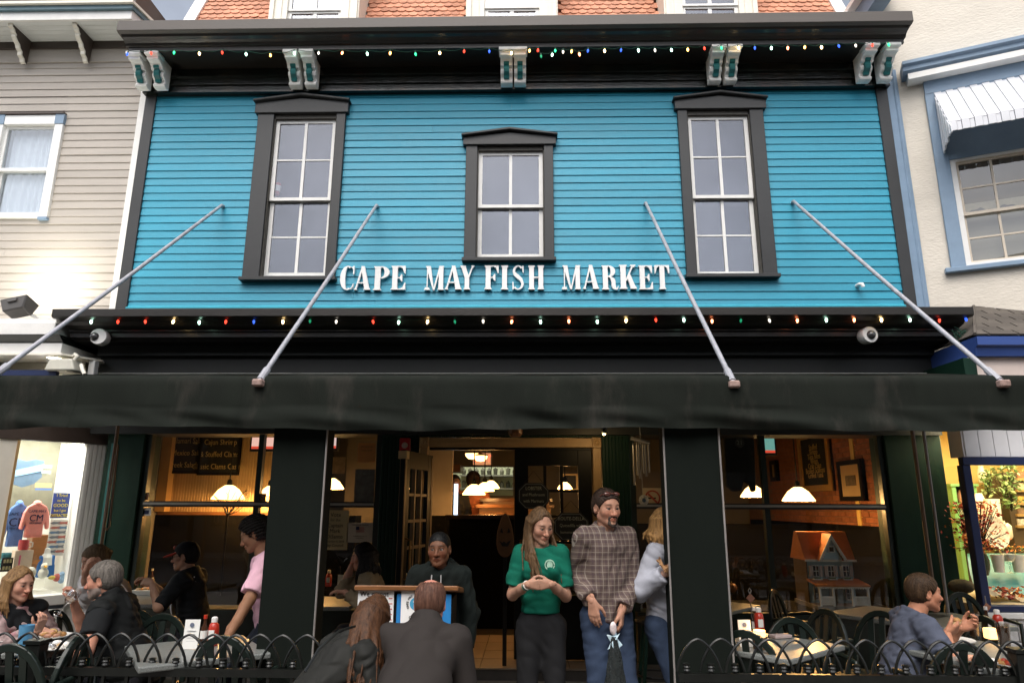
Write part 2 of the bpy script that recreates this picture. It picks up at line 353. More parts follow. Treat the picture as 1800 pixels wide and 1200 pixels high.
for i, (x0, x1, z0, z1, s0, s1, sz0, sz1, rows) in enumerate(WIN):
    cx = (x0+x1)/2
    zb, zs, zp = sz1+.055, z1-.055, z1+.02
    m = MB().poly_xz([(x0-.035, zb), (x1+.035, zb), (x1+.035, zs), (cx, zp-.02), (x0-.035, zs)], FY-.085, FY+.02); win = m.build('window', TRIM, mk_b, bevel=.004)      # head board; the rest of the casing is its parts
    MB().box(x0, s0-.012, FY-.06, FY+.02, z0+.03, zb-.001).build('casing', TRIM, win, bevel=.004); MB().box(s1+.012, x1, FY-.06, FY+.02, z0+.03, zb-.001).build('casing', TRIM, win, bevel=.004)
    MB().poly_xz([(x0-.055, zs-.003), (x0-.055, zs+.028), (cx, zp+.035), (x1+.055, zs+.028), (x1+.055, zs-.003), (cx, zp+.0)], FY-.13, FY+.02).build('hood', TRIM, win, bevel=.008)
    MB().box(x0-.02, x1+.02, FY-.10, FY+.02, z0-.012, z0+.03).build('sill', TRIM, win, bevel=.004)
    m = MB(); m.box(s0-.03, s0, FY-.03, FY+.2, sz0, sz1+.03); m.box(s1, s1+.03, FY-.03, FY+.2, sz0, sz1+.03); m.box(s0-.03, s1+.03, FY-.03, FY+.2, sz1+.0, sz1+.055); m.box(s0, s1, FY-.05, FY+.2, z0+.03, sz0)
    m.build('jamb', mk('old_dark_jamb', (.05, .045, .035), .6, .35, 20, dirt=((.2, .18, .14), 30, .6, .8, .6)), win)
    mid = sz0 + (sz1-sz0)*.485
    sash(win, s0, s1, mid-.02, sz1, FY+.01, 2, rows, top=.045, bot=.04)
    sash(win, s0, s1, sz0, mid+.02, FY+.055, 2, rows, top=.045, bot=.075)
    MB().box(s0, s1, FY+.17, FY+.19, sz0, sz1).build('blind', SKY_TONE, win)  # added sheet carrying the tone of the reflected sky
cup = thing('ketchup_cup', (-3.0, FY+.1, 5.27), 'small red and white cup behind the glass of the upper left window', 'cup')
p = at(487, 332, FY+.09)
MB().lathe([(.03, 0), (.042, .14), (.042, .15), (0, .15)], (p.x, FY+.10, p.z-.075), 14).build('cup_body', mk('cup_red', (.5, .05, .04), .5, 0), cup)
MB().lathe([(.0395, .04), (.0445, .115)], (p.x, FY+.10, p.z-.075), 14).build('cup_label', PAPER, cup)

# ---- upper cornice
MB().profile_x([(6.94, 7.275), (6.94, 7.14), (6.98, 7.125), (7.5, 7.10), (8.0, 7.2), (8.0, 7.34)], -4.905, 4.485).build('cornice_fascia', mk('sunlit_cornice_top', (.085, .072, .062), .55, .12, 3, .001, 50, stretch=(.3, 2, 3)), mk_b, bevel=.004)  # paler than the cornice paint: the light on it is put into the colour
MB().profile_x([(6.99, 7.128), (7.01, 7.10), (7.055, 7.088), (7.085, 7.07), (7.10, 7.045), (7.13, 7.038), (7.5, 7.038), (7.5, 7.128)], -4.875, 4.465).build('crown_moulding', TRIMB, mk_b)
MB().profile_x([(7.125, 7.04), (7.125, 6.985), (7.16, 6.985), (7.16, 7.0), (7.55, 7.0), (7.55, 7.04)], -4.845, 4.45).build('soffit', TRIMB, mk_b)
MB().profile_x([(7.50, 7.0), (7.50, 6.91), (7.475, 6.90), (7.475, 6.875), (7.51, 6.865), (7.51, 6.80), (7.495, 6.79), (7.495, 6.775), (7.52, 6.77), (7.52, 6.70), (7.50, 6.695), (7.50, 6.672), (7.65, 6.672), (7.65, 7.0)], XL-.01, XR+.01).build('frieze', BLACKG, mk_b)
# ---- scroll brackets in pairs
BR_W = mk('bracket_white_paint', (.88, .86, .82), .5, .1, 10, .001, 60, dirt=((.40, .28, .18), 12, .62, .8, .6))
BR_T = mk('bracket_teal_inset', (.01, .13, .13), .45, .1, 10)
prof = [(7.135, 7.0), (7.135, 6.955), (7.165, 6.945), (7.165, 6.915), (7.235, 6.905), (7.27, 6.88), (7.285, 6.85), (7.33, 6.845), (7.315, 6.81), (7.33, 6.775), (7.37, 6.75), (7.385, 6.72), (7.36, 6.70), (7.375, 6.675), (7.42, 6.665), (7.475, 6.675), (7.475, 7.0)]
bm_ = MB().profile_x(prof, -.072, .072).mesh('bracket', BR_W, bevel=.004)
cm_ = MB().box(-.088, .088, 7.12, 7.28, 6.955, 6.998).mesh('cap', BR_W, bevel=.006)
inset = [(7.282, 6.885), (7.297, 6.862), (7.318, 6.852), (7.308, 6.81), (7.322, 6.772), (7.36, 6.742), (7.375, 6.715), (7.40, 6.715), (7.40, 6.885)]
im_ = MB().profile_x([(y-.034, z) for y, z in inset], -.032, .032).mesh('inset', BR_T)
for px in (240, 272, 513, 541, 890, 914, 1262, 1290, 1530, 1567):
    x = at(px, 125, 7.25).x
    b = inst('bracket', bm_, mk_b, (x, 0, 0)); inst('cap', cm_, b, (x, 0, 0)); inst('inset', im_, b, (x, 0, 0))
    for c in b.children: c.location = (0, 0, 0)

# ---- mansard roof and dormers
ROOFC = mk('cedar_roof_base', (.35, .13, .07), .8, .2, 8)
SH = mk('orange_shingle', (.56, .25, .15), .75, .22, 9, .002, 60, rnd=.22, stretch=(3, 3, 1))
def roofy(z): return 7.70 + (z-7.3)*.36
MB().profile_x([(7.72, 7.3), (roofy(9.8)+.02, 9.8), (9.6, 9.9), (9.6, 7.3)], -4.70, 4.29).build('roof', ROOFC, mk_b)
DORM = [(-3.409, -2.215), (-.805, .395), (1.775, 2.985)]
sl = math.atan2(.36, 1)
pts = [(-.057, .145), (-.057, .035), (-.045, .012), (-.02, -.002), (.02, -.002), (.045, .012), (.057, .035), (.057, .145)]
shm = MB().prism([(x, 0, z) for x, z in pts], (0, .011, 0)).mesh('shingle', SH)
rest = MB()
zr, r = 7.86, 0
while zr < 9.3:
    x = -4.62 + (.0575 if r % 2 else 0)
    while x < 4.25:
        if not any(a-.02 < x < b+.02 for a, b in DORM):
            if 7.86 <= zr < 8.36:
                inst('shingle', shm, mk_b, (x, roofy(zr)-.026-random.uniform(0, .004), zr + random.uniform(-.004, .004)), (-sl-.13, 0, random.uniform(-.015, .015)))
            elif zr >= 8.36:
                R = Matrix.Translation((x, roofy(zr)-.026, zr)) @ Matrix.Rotation(-sl-.13, 4, 'X'); rest.M = R
                rest.prism([(a, 0, b) for a, b in pts], (0, .011, 0)); rest.M = None
        x += .1155
    zr += .095; r += 1
tag(rest.build('upper_shingles', SH, mk_b), kind='stuff')
for a, b in ((-4.76, -4.60), (4.18, 4.34)):
    MB().prism([(a, roofy(7.3)-.05, 7.3), (b, roofy(7.3)-.05, 7.3), (b+.16*(-1 if a > 0 else 1), roofy(9.3)-.05, 9.3), (a+.16*(-1 if a > 0 else 1), roofy(9.3)-.05, 9.3)], (0, .3, 0)).build('hip_board', WHITE, mk_b)
for i, (a, b) in enumerate(DORM):
    c = (a+b)/2; yd = 7.66
    m = MB(); w = .24
    m.box(a, a+w, yd, yd+1, 7.3, 9.0); m.box(b-w, b, yd, yd+1, 7.3, 9.0); m.box(a+w, b-w, yd+.002, yd+.2, 8.85, 9.1)
    d = m.build('dormer', CREAM, mk_b)
    for s in (a, b):
        MB().box(s+(-.02 if s == b else .07), s+(-.07 if s == b else .02), yd-.03, yd+.05, 7.3, 9.0).build('pilaster', CREAM, d)
        MB().box(s+(-.17 if s == b else .13), s+(-.13 if s == b else .17), yd-.015, yd+.05, 7.3, 9.0).build('pilaster', CREAM, d)
    MB().poly_xz([(a-.15, 9.1), (b+.15, 9.1), (c, 9.6)], yd-.12, yd+1.2).build('gable', CREAM, d)
    sash(d, a+w, b-w, 7.45, 8.02, yd+.05, 2, 1, ver=.05)
    sash(d, a+w, b-w, 8.0, 8.88, yd+.03, 2, 1, ver=.05, bot=.03)
    MB().box(a+w, b-w, yd+.22, yd+.24, 7.4, 8.9).build('blind', SKY_TONE, d)  # same added sheet, reflected sky put into its colour

# ---- lower cornice
MB().profile_x([(6.8, 3.645), (6.8, 3.562), (6.83, 3.55), (7.58, 3.55), (7.58, 3.86), (7.545, 3.86)], -5.01, 4.548).build('cornice_fascia', TRIMB, mk_b, bevel=.004)
MB().profile_x([(6.83, 3.55), (6.90, 3.53), (6.93, 3.50), (7.02, 3.475), (7.02, 3.455), (7.05, 3.45), (7.05, 3.40), (7.12, 3.395), (7.12, 3.372), (7.5, 3.372), (7.5, 3.55)], -4.95, 4.51).build('crown_moulding', TRIMB, mk_b)
MB().profile_x([(7.33, 3.372), (7.33, 3.26), (7.40, 3.25), (7.40, 2.4), (7.8, 2.4), (7.8, 3.372)], -4.80, 4.41).build('frieze', mk('storefront_black_paint', (.012, .014, .012), .5, .25, 4, .001, 60), mk_b)

# ---- sign letters: thick and thin strokes with slab serifs
SIGNW = mk('white_sign_letter', (.85, .84, .82), .45, .03, 12)
sg = thing('sign_lettering', (-.28, 7.58, 4.08), 'white raised slab serif letters reading CAPE MAY FISH MARKET below the upper windows', 'sign')
ZB, LH = 4.085, .292
def arc(cx, cz, rx, rz, a0, a1, n=12): return [(cx+rx*math.cos(math.radians(a0+(a1-a0)*i/n)), cz+rz*math.sin(math.radians(a0+(a1-a0)*i/n))) for i in range(n+1)]
def ring(cx, cz, rx, rz, wx, wz, a0, a1, n=14): return arc(cx, cz, rx, rz, a0, a1, n) + arc(cx, cz, rx-wx, rz-wz, a1, a0, n)
def rect(x0, x1, z0, z1): return [(x0, z0), (x1, z0), (x1, z1), (x0, z1)]
def serif(x0, x1, top, t=.035, e=.045):                          # bracketed foot or head of a stem from x0 to x1
    if top: return [(x0-e, 1), (x1+e, 1), (x1+e, 1-t), (x1+e*.3, 1-t*1.7), (x1, 1-t*3), (x0, 1-t*3), (x0-e*.3, 1-t*1.7), (x0-e, 1-t)]
    return [(x0-e, 0), (x1+e, 0), (x1+e, t), (x1+e*.3, t*1.7), (x1, t*3), (x0, t*3), (x0-e*.3, t*1.7), (x0-e, t)]
def diag(x0, x1, x2, x3): return [(x0, 0), (x1, 0), (x3, 1), (x2, 1)]
def arm(x0, x1, top): return ([(x0, 1), (x1, 1), (x1, .68), (x1-.035, .68), (x1-.11, .90), (x1-.2, .955), (x0, .955)] if top else [(x0, 0), (x1, 0), (x1, .30), (x1-.03, .30), (x1-.10, .10), (x1-.2, .045), (x0, .045)])
def bar(x0, x1, z=.5): return [(x0, z-.02), (x1-.10, z-.02), (x1-.035, z-.14), (x1, z-.14), (x1, z+.14), (x1-.035, z+.14), (x1-.10, z+.02), (x0, z+.02)]
ST = .19
GL = {
 'C': ([ring(.29, .5, .29, .51, .20, .045, 62, 298, 22), [(.42, .955), (.50, .86), (.50, .66), (.545, .66), (.545, 1), (.51, 1), (.48, .96)], [(.40, .05), (.47, .11), (.515, .26), (.545, .26), (.52, .12), (.42, .0)]], .56),
 'A': ([diag(.04, .10, .285, .36), diag(.43, .64, .26, .40), serif(.05, .09, 0), serif(.45, .62, 0), rect(.14, .47, .27, .315)], .67),
 'P': ([rect(.06, .06+ST, 0, 1), serif(.06, .06+ST, 0), serif(.06, .06+ST, 1, e=.04), ring(.28, .745, .28, .255, .17, .045, 90, -90), rect(.24, .30, .955, 1), rect(.24, .30, .49, .535)], .57),
 'E': ([rect(.06, .06+ST, 0, 1), serif(.06, .06+ST, 0), serif(.06, .06+ST, 1), arm(.2, .54, 1), arm(.2, .55, 0), bar(.24, .43)], .57),
 'M': ([diag(.10, .14, .10, .14), serif(.04, .20, 0, e=.035), diag(.36, .40, .06, .25), diag(.36, .42, .60, .66), rect(.58, .76, 0, 1), serif(.58, .76, 0, e=.035), serif(.10, .14, 1, e=.05), serif(.62, .74, 1, e=.04)], .80),
 'Y': ([rect(.22, .22+ST, 0, .48), serif(.22, .22+ST, 0), [(.22, .48), (.22+ST, .48), (.41, .50), (.24, 1), (.04, 1)], [(.36, .42), (.41, .50), (.58, 1), (.53, 1), (.34, .5)], serif(.07, .2, 1, e=.05), serif(.54, .57, 1, e=.05)], .63),
 'F': ([rect(.06, .06+ST, 0, 1), serif(.06, .06+ST, 0), serif(.06, .06+ST, 1), arm(.2, .56, 1), bar(.24, .43, .5)], .57),
 'I': ([rect(.06, .06+ST, 0, 1), serif(.06, .06+ST, 0), serif(.06, .06+ST, 1)], .31),
 'S': ([ring(.27, .74, .24, .27, .10, .05, 40, 180, 12), ring(.26, .26, .25, .27, .11, .05, -140, 0, 12), [(.03, .74), (.13, .74), (.30, .60), (.44, .47), (.51, .26), (.40, .26), (.34, .37), (.20, .48), (.07, .60)], [(.43, .93), (.46, .70), (.50, .70), (.50, 1), (.46, 1)], [(.02, 0), (.06, 0), (.09, .06), (.06, .32), (.02, .32)]], .54),
 'H': ([rect(.05, .05+ST, 0, 1), serif(.05, .05+ST, 0, e=.035), serif(.05, .05+ST, 1, e=.035), rect(.42, .42+ST, 0, 1), serif(.42, .42+ST, 0, e=.035), serif(.42, .42+ST, 1, e=.035), rect(.22, .44, .48, .53)], .66),
 'R': ([rect(.06, .06+ST, 0, 1), serif(.06, .06+ST, 0), serif(.06, .06+ST, 1, e=.04), ring(.27, .76, .27, .24, .17, .045, 90, -90), rect(.24, .28, .955, 1), rect(.24, .28, .52, .565), [(.24, .54), (.36, .53), (.50, .46), (.54, .34), (.545, .14), (.57, .05), (.61, .07), (.63, .14), (.655, .13), (.62, .0), (.54, -.02), (.44, .02), (.39, .14), (.38, .36), (.33, .48)]], .66),
 'K': ([rect(.06, .06+ST, 0, 1), serif(.06, .06+ST, 0), serif(.06, .06+ST, 1), [(.22, .34), (.285, .34), (.545, 1), (.485, 1)], [(.42, 0), (.62, 0), (.395, .64), (.30, .50)], serif(.44, .60, 0, e=.035), serif(.46, .56, 1, e=.045)], .66),
 'T': ([rect(.2, .2+ST, 0, 1), serif(.2, .2+ST, 0), [(.0, 1), (.585, 1), (.585, .66), (.55, .66), (.49, .89), (.40, .955), (.18, .955), (.09, .89), (.035, .66), (.0, .66)]], .59)}
# left edge of each letter as read off the photograph
LX = [('C', 598), ('A', 623), ('P', 656), ('E', 687), ('M', 746), ('A', 782), ('Y', 808), ('F', 851), ('I', 880), ('S', 900), ('H', 928), ('M', 987), ('A', 1024), ('R', 1057), ('K', 1088), ('E', 1122), ('T', 1151)]
LE = [623, 652, 685, 714, 781, 812, 834, 877, 894, 922, 957, 1021, 1053, 1087, 1120, 1148, 1177]
for n, (ch, px) in enumerate(LX):
    x0, x1 = at(px, 487, 7.55).x, at(LE[n], 487, 7.55).x
    polys, wd = GL[ch]; m = MB()
    sx = (x1-x0)/wd; dz = random.uniform(-.004, .004)
    for k, P in enumerate(polys):
        m.poly_xz([(x0+u*sx, ZB+dz+w*LH) for u, w in P], 7.545-.0006*k, 7.578)
    m.build('letter', SIGNW, sg)

# ---- string lights
BCOL = {'g': (.05, 1, .35), 'G': (.55, 1, .75), 'r': (1, .06, .03), 'R': (1, .25, .1), 'a': (1, .45, .1), 'A': (1, .68, .28), 'b': (.05, .15, 1), 'w': (1, .9, .75), 'd': (.02, .45, .2)}
BSTR = {'g': 1.4, 'G': 6, 'r': 1.8, 'R': 8, 'a': 7, 'A': 12, 'b': 1.0, 'w': 1.4, 'd': .3}
BM = {k: mk('lit_bulb_'+{'g': 'green', 'G': 'bright_green', 'r': 'red', 'R': 'bright_red', 'a': 'orange', 'A': 'amber', 'b': 'blue', 'w': 'white', 'd': 'dim_green'}[k], c, .25, 0, emit=c, estr=BSTR[k]) for k, c in BCOL.items()}
SOCK = mk('green_bulb_socket', (.02, .08, .05), .5, 0)
bulb_me = {k: MB().lathe([(.0, -.058), (.008, -.052), (.0155, -.035), (.0175, -.02), (.014, -.006), (.009, 0)], n=10).mesh('bulb', BM[k], smooth=True) for k in BM}
sock_me = MB().lathe([(.009, 0), (.011, .003), (.011, .03), (0, .03)], n=8).mesh('socket', SOCK)
def string(label, pts, Y, base, sag):
    t = thing('string_lights', base, label, 'string lights', 'christmas light strings')
    path = []
    for n, (px, py, k) in enumerate(pts):
        p = at(px, py, Y); q = p + Vector((0, 0, .028))
        if path:
            a = path[-1]; path += [a.lerp(q, .33) - Vector((0, 0, sag*random.uniform(.3, 1))), a.lerp(q, .66) - Vector((0, 0, sag*random.uniform(.3, 1)))]
        path.append(q + Vector((0, 0, .03)))
        b = inst('bulb', bulb_me[k], t, q, (random.uniform(-.15, .15), random.uniform(-.22, .22), 0), .74)
        s = inst('socket', sock_me, b, (0, 0, 0)); s.location = (0, 0, 0)
    MB().tube(path, .0032, 5).build('wire', SOCK, t)
UP = [(224, 97, 'b'), (265, 95, 'r'), (306, 94, 'g'), (350, 96, 'A'), (390, 94, 'r'), (432, 97, 'G'), (475, 99, 'a'), (517, 95, 'G'), (560, 95, 'w'), (602, 95, 'R'), (645, 96, 'G'), (686, 95, 'a'), (730, 97, 'g'), (773, 95, 'A'),
      (816, 92, 'r'), (860, 92, 'b'), (899, 95, 'A'), (931, 91, 'a'), (946, 90, 'r'), (951, 101, 'd'), (971, 98, 'G'), (976, 91, 'g'), (990, 93, 'w'), (1005, 92, 'a'), (1018, 97, 'R'), (1034, 91, 'b'), (1063, 91, 'A'), (1092, 90, 'b'),
      (1122, 90, 'G'), (1151, 90, 'w'), (1180, 90, 'G'), (1209, 89, 'a'), (1238, 87, 'r'), (1268, 86, 'g'), (1298, 86, 'A'), (1327, 86, 'b'), (1356, 86, 'G'), (1385, 86, 'R'), (1415, 85, 'a'), (1444, 85, 'A'), (1474, 83, 'b'), (1504, 82, 'w'), (1534, 81, 'r'), (1562, 80, 'g')]
LO = [(113, 556, 'a'), (160, 567, 'G'), (207, 567, 'r'), (255, 567, 'r'), (305, 567, 'A'), (350, 568, 'G'), (397, 567, 'r'), (446, 567, 'b'), (497, 567, 'A'), (545, 566, 'd'), (591, 567, 'w'), (655, 567, 'r'), (701, 568, 'G'), (752, 567, 'A'), (799, 567, 'd'), (849, 566, 'w'),
      (900, 567, 'R'), (950, 567, 'G'), (1000, 566, 'R'), (1050, 567, 'G'), (1101, 565, 'A'), (1153, 564, 'r'), (1202, 564, 'G'), (1252, 566, 'R'), (1303, 565, 'd'), (1352, 565, 'w'), (1402, 565, 'R'), (1453, 564, 'G'), (1502, 564, 'R'), (1550, 564, 'A'), (1600, 564, 'G'), (1652, 565, 'r'), (1698, 563, 'b')]
string('upper string of coloured christmas bulbs under the roof cornice', UP, 7.09, (-.2, 7.09, 6.98), .012)
string('lower string of coloured christmas bulbs under the shopfront cornice', LO, 6.86, (-.2, 6.86, 3.5), .006)
# tangle of wire on the far right end of the lower cornice
m = MB(); c0 = at(1690, 590, 6.9)
for k in range(9):
    a = [c0 + Vector((random.uniform(-.09, .09), random.uniform(-.04, .04), random.uniform(-.09, .09))) for _ in range(7)]
    m.tube(a, .003, 4)
tag(m.build('wire_tangle', SOCK), 'tangle of green light string wire at the right end of the shopfront cornice', 'wire')
# ---- security cameras, pipe elbow
def dome(px, py, label, lookx):
    p = at(px, py, 7.0); t = thing('security_camera', p, label, 'security camera', 'dome security cameras')
    R = Matrix.Rotation(math.radians(70), 3, 'X')
    MB().lathe([(.0, -.09), (.05, -.09), (.083, -.05), (.088, 0), (.088, .04), (.082, .06), (0, .06)], p, 20, Matrix.Rotation(math.radians(90), 3, 'X') @ Matrix.Rotation(math.radians(8), 3, 'Y')).build('housing', mk('white_plastic', (.75, .74, .72), .35, .04, 8), t, smooth=True)
    MB().ball(p + Vector((lookx, -.055, -.005)), .048, 16, 10).build('dome', mk('smoked_dome', (.05, .05, .05), .06, 0, spec=.8), t, smooth=True)
    MB().tube([p + Vector((0, .05, 0)), p + Vector((0, .16, .02))], .03, 10).build('mount', MATS['white_plastic'], t)
dome(177, 593, 'white dome security camera on the left end of the shopfront cornice', -.03)
dome(1524, 590, 'white dome security camera on the right end of the shopfront cornice', .012)
p = at(1514, 501, 7.52)
tag(MB().tube([p + Vector((-.02, .08, .01)), p + Vector((-.015, .0, .01)), p + Vector((0, -.02, .005)), p + Vector((.01, -.02, -.03))], .022, 10).build('pipe_elbow', MATS['white_plastic'], smooth=True), 'small white pipe elbow sticking out of the blue clapboards at right', 'pipe')
# ================================================================== SHOPFRONT AND THE ROOM BEHIND IT (parts of the fish market)
SY = 7.5
FLZ = .115
BG = mk('shopfront_green_black', (.010, .020, .015), .35, .2, 4)
WARMP = mk('warm_beadboard', (.46, .30, .14), .55, .1, 6, .001, 60, rnd=.06)
DIM = mk('dim_grey_room_wall', (.20, .18, .15), .85, .1, 2)
# pilasters, posts and the wall below the windows
m = MB(); m.box(-4.63, -4.21, SY-.04, SY+.3, 0, 2.42); mk_p = m.build('pilaster', GREEN, mk_b, bevel=.01)
MB().box(-4.57, -4.50, SY-.055, SY-.035, .0, 2.3).build('teal_strip', TEAL, mk_b)
MB().box(3.82, 4.42, SY-.04, SY+.3, 0, 2.42).build('pilaster', GREEN, mk_b, bevel=.01)
for a, b in ((-4.21, -1.56), (1.12, 3.82)):
    MB().box(a, b, SY, SY+.25, 0, .55).build('stall_riser', BG, mk_b)
    MB().box(a, b, SY-.05, SY+.26, .55, .60).build('sill', BG, mk_b)
def shopwin(x0, x1, mull, rail=1.655, top=2.86):
    m = MB(); m.box(x0, x0+.055, SY, SY+.08, .60, top); m.box(x1-.055, x1, SY, SY+.08, .60, top); m.box(x0+.055, x1-.055, SY+.002, SY+.078, top-.08, top)
    f = m.build('shop_window', BG, mk_b)
    MB().box(x0+.055, x1-.055, SY-.012, SY+.07, rail-.03, rail+.03).build('transom', mk('dark_anodised_bar', (.03, .03, .03), .35, .1, 8), f)
    MB().box(x0+.055, x1-.055, SY-.024, SY-.012, rail-.008, rail+.016).build('transom_bead', mk('brushed_bead', (.42, .40, .36), .35, .1, 12, metal=.5), f)
    for q in mull: MB().box(q-.028, q+.028, SY-.008, SY+.066, .60, top-.08).build('mullion', BG, f)
    xs = [x0+.055] + [v for q in mull for v in (q-.028, q+.028)] + [x1-.055]
    for a, b in zip(xs[::2], xs[1::2]):
        for c, d in ((.60, rail-.03), (rail+.03, top-.08)):
            MB().add([(a, SY+.03, c), (b, SY+.03, c), (b, SY+.03, d), (a, SY+.03, d)], [(0, 1, 2, 3)]).build('pane', GLASS, f)
    return f
shopwin(-4.21, -1.60, [-2.93])
shopwin(1.10, 3.82, [2.53])
# beadboard panels either side of the door
def beads(x0, x1, z0, z1, y, w, mat, name='beadboard_plank'):
    n = max(1, round((x1-x0)/w)); w = (x1-x0)/n
    me = MB().prism([(0, 0, z0), (.008, -.006, z0), (w*.5-.006, -.006, z0), (w*.5, -.001, z0), (w*.5+.006, -.006, z0), (w-.008, -.006, z0), (w, 0, z0), (w, .02, z0), (0, .02, z0)], (0, 0, z1-z0)).mesh(name, mat)
    for i in range(n): inst(name, me, mk_b, (x0+i*w, y, 0))
beads(-1.60, -1.19, 0, 2.86, SY, .082, GREEN)
beads(.80, 1.10, 0, 2.86, SY, .075, GREEN)
beads(-1.19, .80, 2.375, 2.86, SY+.004, .083, GREEN)
# tan reeded door casing with corner blocks
MB().box(-1.08, .695, SY-.035, SY+.02, 2.268, 2.368).build('door_head', TAN, mk_b, bevel=.006)
MB().box(-1.08, .695, SY-.043, SY-.034, 2.305, 2.325).build('door_head_reed', TAN, mk_b)
MB().box(.698, .788, SY-.035, SY+.02, FLZ, 2.262).build('door_jamb', TAN, mk_b, bevel=.006)
for x in (.717, .743, .768): MB().box(x-.006, x+.006, SY-.041, SY-.034, FLZ, 2.262).build('door_jamb_reed', TAN, mk_b)
MB().box(-1.178, -1.088, SY-.035, SY+.02, FLZ, 2.262).build('door_jamb', TAN, mk_b, bevel=.006)
for x in (-1.178, .69):
    c = MB().box(x, x+.102, SY-.05, SY+.02, 2.262, 2.376).build('corner_block', TAN, mk_b, bevel=.008)
    MB().lathe([(.04, 0), (.042, .008), (.03, .012), (.02, .006), (.012, .012), (0, .014)], (x+.051, SY-.05, 2.319), 14, Matrix.Rotation(math.radians(90), 3, 'X')).build('rosette', TAN, c)
# door leaves: right one shut, left one swung out to the street
DOORM = mk('black_door_paint', (.006, .007, .006), .45, .2, 5, spec=.2)
LIT = mk('lit_tan_door_edge', (.16, .10, .045), .5, .2, 8)  # tan is the light caught on the open leaf's edges, put into the colour
def leaf(name, w, M, mat, edge=None, rows=3, label=None, H=2.12):
    m = MB(M)
    m.box(0, .15, 0, .045, 0, H); m.box(w-.15, w, 0, .045, 0, H); m.box(.15, w-.15, .001, .044, 0, .62); m.box(.15, w-.15, .001, .044, H-.17, H)
    d = m.build(name, mat, mk_b, bevel=.003, label=label)
    gx0, gx1, gz0, gz1 = .15, w-.15, .62, H-.17
    for c in (1, 2):
        x = gx0+(gx1-gx0)*c/3; MB(M).box(x-.017, x+.017, .004, .041, gz0, gz1).build('muntin', edge or mat, d)
    for r in range(1, rows):
        z = gz0+(gz1-gz0)*r/rows; MB(M).box(gx0, gx1, .007, .038, z-.014, z+.014).build('muntin', edge or mat, d)
    for c in range(3):
        for r in range(rows):
            a0, a1 = gx0+(gx1-gx0)*c/3, gx0+(gx1-gx0)*(c+1)/3; b0, b1 = gz0+(gz1-gz0)*r/rows, gz0+(gz1-gz0)*(r+1)/rows
            MB(M).add([(a0, .022, b0), (a1, .022, b0), (a1, .022, b1), (a0, .022, b1)], [(0, 1, 2, 3)]).build('pane', GLASS, d)
    return d, M
d, M_ = leaf('door', .84, Matrix.Translation((-.148, SY+.05, FLZ+.01)), DOORM, rows=5)
MB(M_).tube([(.07, -.0, .85), (.07, -.05, .87), (.07, -.05, 1.15), (.07, 0, 1.17)], .012, 8).build('handle', mk('dull_brass', (.35, .22, .08), .3, .2, 10, metal=.8), d)
ang = math.radians(-101)
d2, M2 = leaf('door', .84, Matrix.Translation((-1.075, SY+.0, FLZ+.01)) @ Matrix.Rotation(ang, 4, 'Z'), DOORM, edge=LIT, rows=5, H=2.05, label='left door leaf swung open towards the street')
for x in (0.004, .79): MB(M2).box(x, x+.045, -.006, .051, .03, 2.02).build('edge_strip', LIT, d2)  # strips that paint the lit edges of the leaf
MB(M2).box(.775, .852, -.02, .065, 1.965, 2.04).build('door_closer', mk('cream_closer', (.5, .36, .18), .5, .1, 8), d2)
MB(M2).tube([(.76, .05, .85), (.76, .10, .87), (.76, .10, 1.2), (.76, .05, 1.22)], .012, 8).build('handle', MATS['dull_brass'], d2)
MB().box(-1.08, .69, SY+.03, SY+.13, 2.245, 2.275).build('door_header', DOORM, mk_b)
# entry tiles and step
TILE = mk('buff_entry_tile', (.22, .165, .115), .6, .12, 5, .001, 60, rnd=.08)
MB().box(-1.9, 1.5, 7.22, 7.6, -.01, .10).build('step', mk('dark_step', (.07, .06, .05), .7, .2, 6), mk_b)
for i in range(5):
    for j, (a, b) in enumerate(((7.2, 7.62), (7.63, 8.05), (8.06, 8.5), (8.51, 8.95))):
        MB().box(-1.35+i*.44, -1.35+i*.44+.432, a, b, .1, FLZ+random.uniform(-.001, .001)).build('floor_tile', TILE, mk_b)

# ---- interior shell
FLOORW = mk('dark_interior_floor', (.02, .015, .01), .5, .2, 5)
for a, b, y0, y1 in ((-4.8, -1.4, 7.6, 14), (.9, 4.4, 7.6, 14), (-1.4, .9, 8.97, 14)):
    MB().box(a, b, y0, y1, .0, FLZ-.005).build('floor', FLOORW, mk_b)
MB().box(-4.8, 4.4, 7.62, 14.2, 2.98, 3.1).build('ceiling', mk('dark_ceiling', (.10, .09, .07), .8, .1, 3), mk_b)
MB().box(-4.9, -4.8, 7.62, 14.2, 0, 3.0).build('inner_wall', DIM, mk_b)
MB().box(4.37, 4.47, 7.62, 14.2, 0, 3.0).build('inner_wall', mk('brick_mortar', (.22, .12, .07), .9, .2, 12), mk_b)
